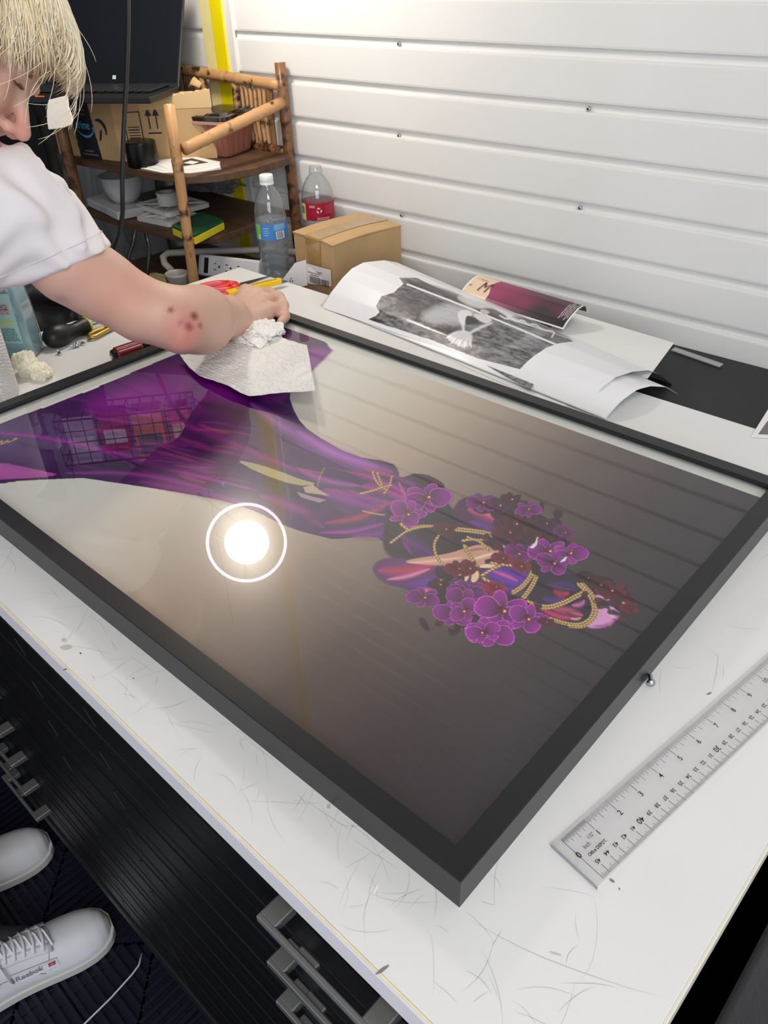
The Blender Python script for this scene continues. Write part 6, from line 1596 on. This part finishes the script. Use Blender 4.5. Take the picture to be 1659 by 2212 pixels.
i = np.linalg.norm(Pb - np.array(HP(.07, -.03, .05)), axis=1); w = np.clip(1 - i / .05, 0, 1)[:, None] * .5; Cb = Cb * (1 - w) + np.array(lin((208, 132, 124))) * w
i = np.linalg.norm((Pb - np.array(HP(.094, -.066, 0))) @ HM / np.array([.02, .012, .024]), axis=1); w = np.clip(1.2 - i, 0, 1)[:, None] * .8; Cb = Cb * (1 - w) + np.array(lin((190, 92, 92))) * w
m_skin = mat('skin', (206, 160, 138), .48, vcol=True, sss=.12, bump=.12, bscale=900, bdist=.0006)
person = fill_mesh('person', Pb, Fb, m_skin, cols=np.clip(Cb, 0, 1)); tag(person, 'person with short blond hair in a white T-shirt wiping the glass corner', 'person')

# eye lashes and brow
m_lash = mat('brown lashes', (92, 66, 48), .7); mb = MB()
for i in range(16):
    s_ = .022 + .0012 * i; a = HP(.0905, .004, s_); mb.tube([a, a + hF * .006 - hU * .0015, a + hF * .010 + hU * .001], [.0004, .0003, .0001], 4)
mb.build('eyelashes', m_lash, person); mb = MB(); rs = random.Random(4)
for i in range(60):
    s_ = .012 + .034 * rs.random(); a = HP(.0965 - .20 * max(0, s_ - .02), .022 + rs.uniform(-.003, .004), s_); mb.tube([a, a + hS * .005 + hU * .001 + hF * .001], [.0004, .0001], 4)
mb.build('eyebrow', mat('dark blond', (150, 120, 84), .7), person)

# hair: cap plus locks that fall forward over the forehead
m_hair = mat('blond hair', (228, 210, 174), .5, var=.25, vscale=60, rgb2=(202, 178, 134), spec=.4)
m_hair2 = mat('pale blond locks', (244, 232, 204), .5, spec=.5, var=.12, vscale=80)
m_hair3 = mat('ash blond locks', (200, 180, 144), .5, spec=.35)
def hair_pt(phi, th, off=0.0):
    """phi 0 = forehead, 90 = the side that is seen; th polar angle from the crown"""
    fr_ = max(0, math.cos(phi)); rf = .106 + .034 * fr_ ** 1.2 * min(1, max(0, (th - .4) / .9)) + off; rs_ = .088 + off; ru_ = .104 + off
    return HP(-.006 + rf * math.sin(th) * math.cos(phi), .028 + ru_ * math.cos(th), rs_ * math.sin(th) * math.sin(phi))
def th_end(phi):
    a = abs(phi)
    return float(np.interp(a, [0, .3, .6, .8, 1.05, 1.6, 2.6], [1.46, 1.44, 1.26, 1.40, 1.76, 1.95, 2.1]))
rows = []; nP, nT_ = 96, 40
for i in range(nP + 1):
    phi = -PI + 2 * PI * i / nP; te = th_end(phi) * .93
    rows.append([hair_pt(phi, .02 + te * j / nT_, -.006 + .006 * noise.noise(Vector((math.cos(phi) * 5, math.sin(phi) * 5, j * .18))) - .010 * (j / nT_) ** 4) for j in range(nT_ + 1)])
mb = MB(); mb.grid(rows); cap = mb.build('hair', m_hair, person, smooth=True, thick=.006)
rs = random.Random(12)
def locks(n, r0, r1, m, seed, spread, length=(0.9, 1.08), jitter=.006, front=False):
    rs = random.Random(seed); mb = MB()
    for k in range(n):
        phi = rs.uniform(-1.0, 2.6) if not front else rs.gauss(.1, .32)
        phi = max(-PI, min(PI, phi)); swirl = rs.uniform(-.25, .10) - (.25 if phi > .8 else 0); te = th_end(phi) * rs.uniform(*length); t0 = rs.uniform(.05, .9) * (.5 if front else 1)
        o = rs.uniform(0, spread); pts = []; rad = []; N = 14; ph2 = rs.uniform(0, 6); am = rs.uniform(.2, 1) * jitter
        for j in range(N + 1):
            t = j / N; th = t0 + (te - t0) * t; p = hair_pt(phi + swirl * t * t + .02 * math.sin(6 * t + ph2), th, o * (.3 + .7 * math.sin(PI * min(1, t * 1.1) * .8)) + .002)
            p += hU * am * math.sin(5 * t + ph2) * .6 + hS * am * math.cos(4 * t + ph2) * .6
            if t > .75: p -= hF * (t - .75) ** 2 * .10 * max(0, math.cos(phi))
            pts.append(p); rad.append((r0 + (r1 - r0) * rs.random()) * (1 - t ** 3 * .9) * (.55 + .45 * min(1, t * 5)))
        mb.tube(pts, rad, 5, flat=.6)
    return mb
locks(1100, .0016, .0032, m_hair, 1, .008, (.86, 1.0), .004).build('hair_locks', m_hair, cap, smooth=True)
locks(1300, .0006, .0014, m_hair2, 2, .010, (.86, 1.03), .004).build('hair_locks', m_hair2, cap, smooth=True)
locks(1000, .0008, .0022, m_hair2, 3, .012, (.80, 1.0), .006, True).build('fringe', m_hair2, cap, smooth=True)
locks(260, .0007, .0015, m_hair3, 5, .010, (.9, 1.1), .007).build('hair_locks', m_hair3, cap, smooth=True)
mb = MB()
for k in range(46):                                      # fly-away hairs
    phi = rs.uniform(-.2, .9); th = rs.uniform(.5, 1.6); p = hair_pt(phi, th, .006); q = hair_pt(phi + rs.uniform(-.2, .2), th + .25, rs.uniform(.012, .026)); r_ = hair_pt(phi + rs.uniform(-.3, .3), th + rs.uniform(.4, .62), rs.uniform(.004, .03))
    pts = [p.lerp(q, t).lerp(q.lerp(r_, t), t) for t in [i / 8 for i in range(9)]]; mb.tube(pts, [.00028] * 8 + [.0001], 4)
for k in range(9):                                      # thin ends over the temple
    phi = rs.uniform(.3, 1.1); p = hair_pt(phi, th_end(phi) * .9, .002); d = (-hU * .012 + hF * rs.uniform(.0, .02)) ; mb.tube([p, p + d * .5 + hS * .002, p + d + hF * rs.uniform(-.012, .012)], [.0006, .0005, .0001], 4)
mb.build('loose_hairs', m_hair2, cap)
# soft hairs on the forearm are too fine to see and are left out

# T-shirt
T_ = SDF(.02); o = .009
def tc_c(a, b, ra, rb, k=None): T_.cone(a, b, ra + o, rb + o, k)
tc_c(NB + Vector((0, -.01, -.02)), SRr, .040, .050, .03); tc_c(NB + Vector((0, -.01, -.02)), SLl, .040, .050, .03); tc_c(NB, CH, .072, .118, .04); tc_c(SRr, CH, .05, .102, .04); tc_c(SLl, CH, .05, .102, .04); tc_c(CH, PV, .120, .128, .04); tc_c(HR, HL, .10, .10, .04)
armd = (A3 - SRr).normalized(); tc_c(SRr, A1 + armd * .03, .054, .0425, .03); eld = (EL - SLl).normalized(); tc_c(SLl, SLl.lerp(EL, .75), .046, .042, .02)
Lp, Lq = at(76, 606, .985), at(221, 541, 1.005); dline = (Lq - Lp).normalized(); nrm_s = (armd - dline * armd.dot(dline)).normalized(); c_s = np.array((Lp + Lq) / 2); n_s = np.array(nrm_s)
a0_, ad_ = np.array(SRr), np.array(armd); n_l, c_l = np.array(eld), np.array(SLl.lerp(EL, .62)); neck_c = np.array(HP(-.03, -.05, 0)); nb_ = np.array(NB); nd_ = (neck_c - nb_) / np.linalg.norm(neck_c - nb_)
_v = cu_ + cr * .8; uv_ = np.array((_v - armd * _v.dot(armd)).normalized())
def wr(X, d):
    L = X - a0_; t = L @ ad_
    # gathered folds across the shoulder and sleeve
    ph = 150 * t + 9 * np.sin(24 * X[..., 0]) + 3 * np.sin(40 * X[..., 2])
    up_ = np.clip((L @ uv_) / .03, 0, 1)
    f_ = .0062 * np.sin(ph) * up_ * np.clip((t + .05) / .05, 0, 1) * np.clip((.135 - t) / .04, 0, 1)
    f_ = f_ + .0022 * np.sin(70 * X[..., 1] + 50 * X[..., 2] + 5 * np.sin(26 * X[..., 0]) + 3 * np.sin(40 * X[..., 1])) + .0014 * np.sin(150 * X[..., 2] + 60 * X[..., 0] + 4 * np.sin(50 * X[..., 1]))
    d = d - f_
    near_arm = np.clip(1 - np.sqrt(((L - t[..., None] * ad_) ** 2).sum(-1)) / .11, 0, 1) > 0
    cutv = np.where(near_arm & (t > .02), (X - c_s) @ n_s, -1.0); d = np.maximum(d, cutv)
    La = X - np.array(SLl); tl = La @ n_l; dl = np.sqrt(((La - tl[..., None] * n_l) ** 2).sum(-1)); d = np.maximum(d, np.where((dl < .09) & (tl > .02), (X - c_l) @ n_l, -1.0))
    kk = X - nb_; tn = kk @ nd_; rr_ = np.sqrt(np.maximum(0, ((kk - tn[..., None] * nd_) ** 2).sum(-1))); d = np.maximum(d, np.where(rr_ < .085, tn - .050, -1.0)); d = np.maximum(d, np.where(rr_ < .062, tn - .02, -1.0))
    return d
T_.post = wr
# hollow sleeve: dig out the arm's own volume just behind the hem
if False: T_.dig(np.array(A1) + n_s * .012, (.046, .046, .046), None, .001)
Ps, Fs = T_.mesh((-1.3, -.75, -.10), (-.55, .25, .42), .0040); Ps, Fs = largest(Ps, Fs); Ps = relax(Ps, Fs, 2, .5)
m_shirt = mat('white cotton', (226, 219, 219), .85, sheen=.2, bump=.15, bscale=700, bdist=.0005)
sh_ = fill_mesh('t_shirt', Ps, Fs, m_shirt, person)
# hem stitching on the sleeve
ax_h = nrm_s; e1_ = dline; e2_ = ax_h.cross(e1_).normalized(); ch_ = Vector(c_s) - ax_h * .020
mb = MB(); pts = []
for i in range(73):
    a = 2 * PI * i / 72; p = Vector(ch_) + e1_ * math.cos(a) * .15 + e2_ * math.sin(a) * .15
    lo_, hi_ = 0.0, 1.0
    for _ in range(18):
        mid = (lo_ + hi_) / 2; q_ = np.array(Vector(ch_).lerp(p, mid))[None]
        if T_.val(q_)[0] < 0: lo_ = mid
        else: hi_ = mid
    pts.append(Vector(ch_).lerp(p, lo_ + .002))
mb.tube(pts, .0005, 5, cap=False); mb.build('hem_seam', mat('seam thread', (214, 208, 208), .9), sh_)

# trousers
Q = SDF(.03); Q.cone(HR, HL, .106, .106); Q.cone(PV + Vector((0, 0, -.02)), (HR + HL) / 2, .11, .105); Q.cone(HR, KR, .098, .078); Q.cone(KR, AR + Vector((0, -.02, .02)), .078, .062); Q.cone(HL, KL, .098, .078); Q.cone(KL, AL + Vector((0, -.02, .02)), .078, .062)
Q.post = lambda X, d: np.maximum(d - .003 * np.sin(45 * X[..., 2] + 20 * X[..., 0]), -.83 - X[..., 2])
Pq, Fq = Q.mesh((-1.25, -.80, -.90), (-.55, -.30, .12), .007); fill_mesh('trousers', relax(Pq, Fq, 2), Fq, mat('charcoal trousers', (58, 58, 60), .9, bump=.3, bscale=300), person)

# socks
m_sock = mat('dark grey sock', (70, 70, 76), .95, bump=.4, bscale=600)
for nm_a in (AR, AL):
    K_ = SDF(.02); K_.cone(nm_a + Vector((0, 0, .14)), nm_a, .045, .042); K_.cone(nm_a, nm_a + Vector((.03, .07, -.045)), .042, .034)
    pk_, fk_ = K_.mesh(tuple(nm_a + Vector((-.12, -.12, -.12))), tuple(nm_a + Vector((.14, .16, .12))), .006); fill_mesh('sock', relax(pk_, fk_, 2), fk_, m_sock, person)
# shoes
m_leat = mat('white leather', (222, 222, 226), .42, bump=.12, bscale=120, var=.03, vscale=20); m_sole = mat('pale rubber sole', (206, 204, 200), .6); m_lace = mat('white laces', (226, 226, 232), .8); m_in = mat('grey lining', (120, 122, 128), .9); m_stc = mat('grey stitching', (150, 150, 156), .7)
def shoe(toe, heel, side, label_side, gray):
    """toe/heel floor points; side = +1 when the logo side is towards the camera"""
    toe = Vector((toe.x, toe.y, FLOOR + .012)); heel = Vector((heel.x, heel.y, FLOOR + .012)); L = (toe - heel).length; ey = (toe - heel).normalized(); ex = Vector((ey.y, -ey.x, 0))
    st_ = [(0, .022, .030, .0), (.03, .030, .052, 0), (.10, .034, .072, 0), (.20, .035, .080, 0), (.32, .036, .082, 0), (.44, .038, .078, .0), (.55, .042, .068, .0), (.66, .047, .056, .0), (.76, .050, .048, .0), (.85, .048, .044, .0), (.92, .041, .039, 0), (.97, .029, .031, 0), (1.0, .012, .016, 0)]
    def sec(t, w, h, z0=.016, n=28, inset=0, topcut=None):
        r = []
        for i in range(n):
            a = 2 * PI * i / n; cx, sz = math.cos(a), math.sin(a); x = w * (abs(cx) ** .8) * (1 if cx > 0 else -1)
            z = (h * (abs(sz) ** .95)) if sz > 0 else -.002 * abs(sz)
            cur = .008 * math.sin(PI * t) * -side; r.append(heel + ey * (t * L) + ex * (x * (1 - .18 * max(0, sz)) + cur) + Vector((0, 0, z0 + z)))
        return r
    # interpolate the stations
    T2 = []
    for k in range(len(st_) - 1):
        for j in range(4):
            q = j / 4; a, b_ = st_[k], st_[k + 1]; T2.append(tuple(a[i] + (b_[i] - a[i]) * q for i in range(4)))
    T2.append(st_[-1])
    W = [x[1] for x in T2]; Hh = [x[2] for x in T2]
    for _ in range(2): W = [W[0]] + [(W[i - 1] + 2 * W[i] + W[i + 1]) / 4 for i in range(1, len(W) - 1)] + [W[-1]]; Hh = [Hh[0]] + [(Hh[i - 1] + 2 * Hh[i] + Hh[i + 1]) / 4 for i in range(1, len(Hh) - 1)] + [Hh[-1]]
    S_ = MB(); loft(S_, [sec(t[0], w, h) for t, w, h in zip(T2, W, Hh)]); sh = S_.build('shoe', m_leat, person, smooth=True)
    def top(t, x, dz=.0):                             # a point on the upper at length t, sideways -1..1
        f_ = t * (len(T2) - 1) if False else None
        k = max(0, min(len(T2) - 2, next((i for i in range(len(T2) - 1) if T2[i + 1][0] >= t), len(T2) - 2))); q = (t - T2[k][0]) / (T2[k + 1][0] - T2[k][0]); w = W[k] + (W[k + 1] - W[k]) * q; h = Hh[k] + (Hh[k + 1] - Hh[k]) * q
        cx = max(-1, min(1, x)); sz = math.sqrt(max(0, 1 - min(1, abs(cx)) ** 2)); xx = w * (abs(cx) ** .8) * (1 if cx > 0 else -1); z = h * sz ** .95; cur = .008 * math.sin(PI * t) * -side
        nrm_ = (ex * (cx * .9) + Vector((0, 0, sz + .05))).normalized()
        return heel + ey * (t * L) + ex * (xx * (1 - .18 * sz) + cur) + Vector((0, 0, .016 + z)) + nrm_ * dz
    S_ = MB(); sole = []
    for t, w in zip(T2, W): sole.append((t[0], w + .0035))
    lp_ = [heel + ey * ((t - .0) * L * 1.02 - .002) + ex * (w + .008 * math.sin(PI * t) * -side) for t, w in sole] + [heel + ey * (t * L * 1.02 - .002) + ex * (-w + .008 * math.sin(PI * t) * -side) for t, w in sole[::-1]]
    S_.prism([Vector((p.x, p.y, FLOOR + .0115)) for p in lp_], (0, 0, .019)); S_.build('sole', m_sole, sh, bevel=.003, seg=3)
    # opening, tongue, laces
    S_ = MB(); rows = [[top(t, x, .0012) for x in (-.55, -.3, 0, .3, .55)] for t in (.08, .14, .2, .26, .32, .38)]; S_.grid(rows); S_.build('lining', m_in, sh, smooth=True)
    S_ = MB(); rows = [[top(t, x, .0030) for x in (-.36, -.2, 0, .2, .36)] for t in (.36, .42, .48, .54, .60, .64, .67)]; S_.grid(rows); S_.build('tongue', m_leat, sh, smooth=True, thick=.002)
    for sg in (-1, 1):
        S_ = MB(); rows = [[top(t, sg * x, .0042) for x in (.34, .44, .56, .62)] for t in (.34, .42, .5, .58, .64, .68)]; S_.grid(rows); S_.build('eyestay', m_leat, sh, smooth=True, thick=.002)
    for i in range(6):
        t = .40 + i * .048; S_ = MB()
        S_.tube([top(t, -.50, .004), top(t, -.44, .0075), top(t + .012, -.2, .0095), top(t + .012, .2, .0095), top(t, .44, .0075), top(t, .54, .004)], .0024, 8, flat=.5); S_.build('lace', m_lace, sh, smooth=True)
        S_ = MB(); S_.tube([top(t, -.46, .0065), top(t + .03, 0, .0105), top(t + .048, .46, .0065)], .0022, 8, flat=.5); S_.build('lace', m_lace, sh, smooth=True)
    S_ = MB(); S_.tube([top(.39, .2, .01), top(.36, .5, .016), top(.34, .75, .012), top(.37, .88, .006)], .0022, 8, flat=.6); S_.tube([top(.39, .1, .01), top(.41, .5, .016), top(.42, .8, .012), top(.44, .92, .005)], .0022, 8, flat=.6); S_.build('lace_bow', m_lace, sh, smooth=True)
    # toe seam and quarter seam
    S_ = MB(); S_.tube([top(.69 - .07 * abs(x) ** 1.5 * 1.0, x, .0006) for x in [-.95 + .1 * i for i in range(20)]], .0006, 5); S_.build('toe_seam', m_stc, sh)
    for sg in (-1, 1):
        S_ = MB(); S_.tube([top(.10 + .05 * i, sg * (.97 - .10 * math.sin(PI * i / 10)), .0006) for i in range(11)], .0006, 5); S_.build('side_seam', m_stc, sh)
    if label_side:
        def SP_(t, x, d=.001): return top(t, side * x, d)
        p0, p1, p2, p3 = SP_(.44, .955), SP_(.68, .93), SP_(.68, .80), SP_(.44, .82)
        S_ = MB(); S_.add([p0, p1, p2, p3], [(0, 1, 2, 3)]); S_.build('side_label', m_leat, sh, thick=.0012)
        S_ = MB(); S_.tube([p0, p1, p2, p3, p0], .0005, 5); S_.build('label_outline', mat('grey print', (132, 134, 142), .6), sh)
        ex_l = (p1 - p0).normalized(); ey_l = (p3 - p0); ey_l = (ey_l - ex_l * ey_l.dot(ex_l)); hh_ = ey_l.length; ey_l.normalize(); nl = ex_l.cross(ey_l); nl = nl if nl.dot(Vector(CAM) - p0) > 0 else -nl
        text('Reebok', p0 + ex_l * .003 + ey_l * hh_ * .25 + nl * .0012, ex_l, ey_l, hh_ * .62, mat('grey print', (132, 134, 142), .6), sh, wt=.01, xs=1.0)
        f0 = p0 + ex_l * ((p1 - p0).length - .016) + ey_l * hh_ * .28 + nl * .0014
        S_ = MB(); S_.add([f0, f0 + ex_l * .011, f0 + ex_l * .011 + ey_l * .0065, f0 + ey_l * .0065], [(0, 1, 2, 3)]); fo = S_.build('flag_patch', mat('flag red', (190, 44, 60), .5), sh)
        S_ = MB()
        def fl_(x0_, y0_, x1_, y1_): S_.add([f0 + ex_l * x0_ + ey_l * y0_ + nl * .0003, f0 + ex_l * x1_ + ey_l * y0_ + nl * .0003, f0 + ex_l * x1_ + ey_l * y1_ + nl * .0003, f0 + ex_l * x0_ + ey_l * y1_ + nl * .0003], [(0, 1, 2, 3)])
        fl_(0, .0029, .011, .0036); fl_(.0052, 0, .0059, .0065); S_.build('flag_cross', mat('flag grey', (206, 204, 216), .5), fo)
    return sh
hR = onz(236, 1990, FLOOR + .03) + Vector((-.062, -.285, 0)); shoe(toeR, hR, 1, True, 0)
hL = toeL + Vector((-.05, -.285, 0)); shoe(toeL, hL, 1, False, 0)

# towel under the hand and the sheet lying on the glass
crumple('paper_towel_wad', at(566, 712, 1.315) + Vector((0, 0, -.018)), (.062, .046, .021), 17, m_tow, None, amp=.4)
wd = bpy.data.objects['paper_towel_wad']; wd.location = onz(556, 731, FT + .001) + Vector((0, 0, .0125)); wd.name = 'crumpled_towel'; tag(wd, 'crumpled white paper towel squeezed under the right hand at the frame corner', 'paper towel')
zt_ = FT + .001
top_e = [onz(388, 764, zt_ + .004), onz(440, 745, zt_ + .006), onz(510, 722, zt_ + .006), onz(580, 722, zt_ + .008), onz(622, 734, zt_ + .012), onz(663, 744, zt_ + .020)]
bot_e = [onz(389, 767, zt_ + .003), onz(408, 792, zt_ + .002), onz(432, 813, zt_ + .002), onz(486, 834, zt_ + .003), onz(537, 855, zt_ + .004), onz(585, 850, zt_ + .010), onz(632, 846, zt_ + .018), onz(681, 842, zt_ + .028)]
Gt = curved_sheet(top_e, bot_e, 80, 80)
Gt = [[p + Vector((0, 0, .004 * max(-.3, noise.noise(Vector((p.x * 18, p.y * 18, 1)))) + .0012 * noise.noise(Vector((p.x * 70, p.y * 70, 5))))) for p in row] for row in Gt]
mb = MB(); mb.grid(Gt); o = mb.build('paper_towel', m_tow, smooth=True, thick=.0006); tag(o, 'flat embossed sheet of white paper towel lying on the glass', 'paper towel')
# ================================================================== wire rack above the shelf (it shows in the glass)
m_wire = mat('dark wire', (34, 34, 36), .4, .6)
RK = Vector((-1.76, .57, .62)); rx = Vector((.60, .80, 0)).normalized(); ry = Vector((rx.y, -rx.x, 0))
rk = thing('wire_basket', 'dark wire basket of packets hanging above the bamboo shelf', 'basket', RK)
def K(a, b_, h): return RK + rx * a + ry * b_ + Vector((0, 0, h))
mb = MB(); Wk, Dk, Hk = .20, .055, .15
for i in range(11):
    a = -Wk + 2 * Wk * i / 10
    for b_ in (-Dk, Dk): mb.tube([K(a, b_, 0), K(a, b_, Hk)], .0014, 6)
    mb.tube([K(a, -Dk, 0), K(a, Dk, 0)], .0014, 6)
for h in (0, .037, .075, .112, Hk):
    mb.tube([K(-Wk, -Dk, h), K(Wk, -Dk, h), K(Wk, Dk, h), K(-Wk, Dk, h), K(-Wk, -Dk, h)], .0018 if h not in (0, Hk) else .003, 6, cap=False)
mb.build('wire_grid', m_wire, rk)
for a in (-Wk, Wk):
    mb = MB(); pts = [K(a, 0, Hk + .03 * i) for i in range(26)]; mb.tube([K(a, -Dk, Hk), K(a, 0, Hk + .05), K(a, Dk, Hk)], .002, 6); mb.tube([K(a, 0, Hk + .05), K(a, 0, .93)], .0015, 6); mb.build('hanger', m_wire, rk)
def packet(a, w, d, h, m1, m2, label, lean=0):
    mb = MB(); Mk = Matrix((rx, ry, Vector((0, 0, 1)))).transposed() @ Matrix.Rotation(lean, 3, 'Y')
    mb.box(K(a, 0, h / 2 + .006), (w, d, h), Mk); o = mb.build('packet', m1, bevel=.003); tag(o, label, 'packet', 'packets in the wire basket')
    for s in (-1, 1):
        mb = MB(); mb.box(K(a, s * (d / 2 + .0008), h * .62), (w * .8, .001, h * .35), Mk); mb.build('printed_panel', m2, o)
packet(-.14, .085, .05, .16, mat('lilac packet', (196, 186, 216), .4), mat('white panel', (230, 226, 230), .5), 'lilac and white packet at the left of the wire basket')
packet(-.04, .08, .06, .13, mat('red packet', (196, 36, 44), .4), mat('white panel', (230, 226, 230), .5), 'red packet with a white panel in the wire basket')
packet(.06, .09, .06, .19, mat('orange packet', (232, 140, 40), .4), mat('green panel', (40, 120, 80), .5), 'tall orange packet with a green panel in the wire basket')
packet(.155, .06, .05, .14, mat('pink packet', (226, 80, 130), .4), mat('cream panel', (236, 220, 170), .5), 'pink packet at the right of the wire basket')
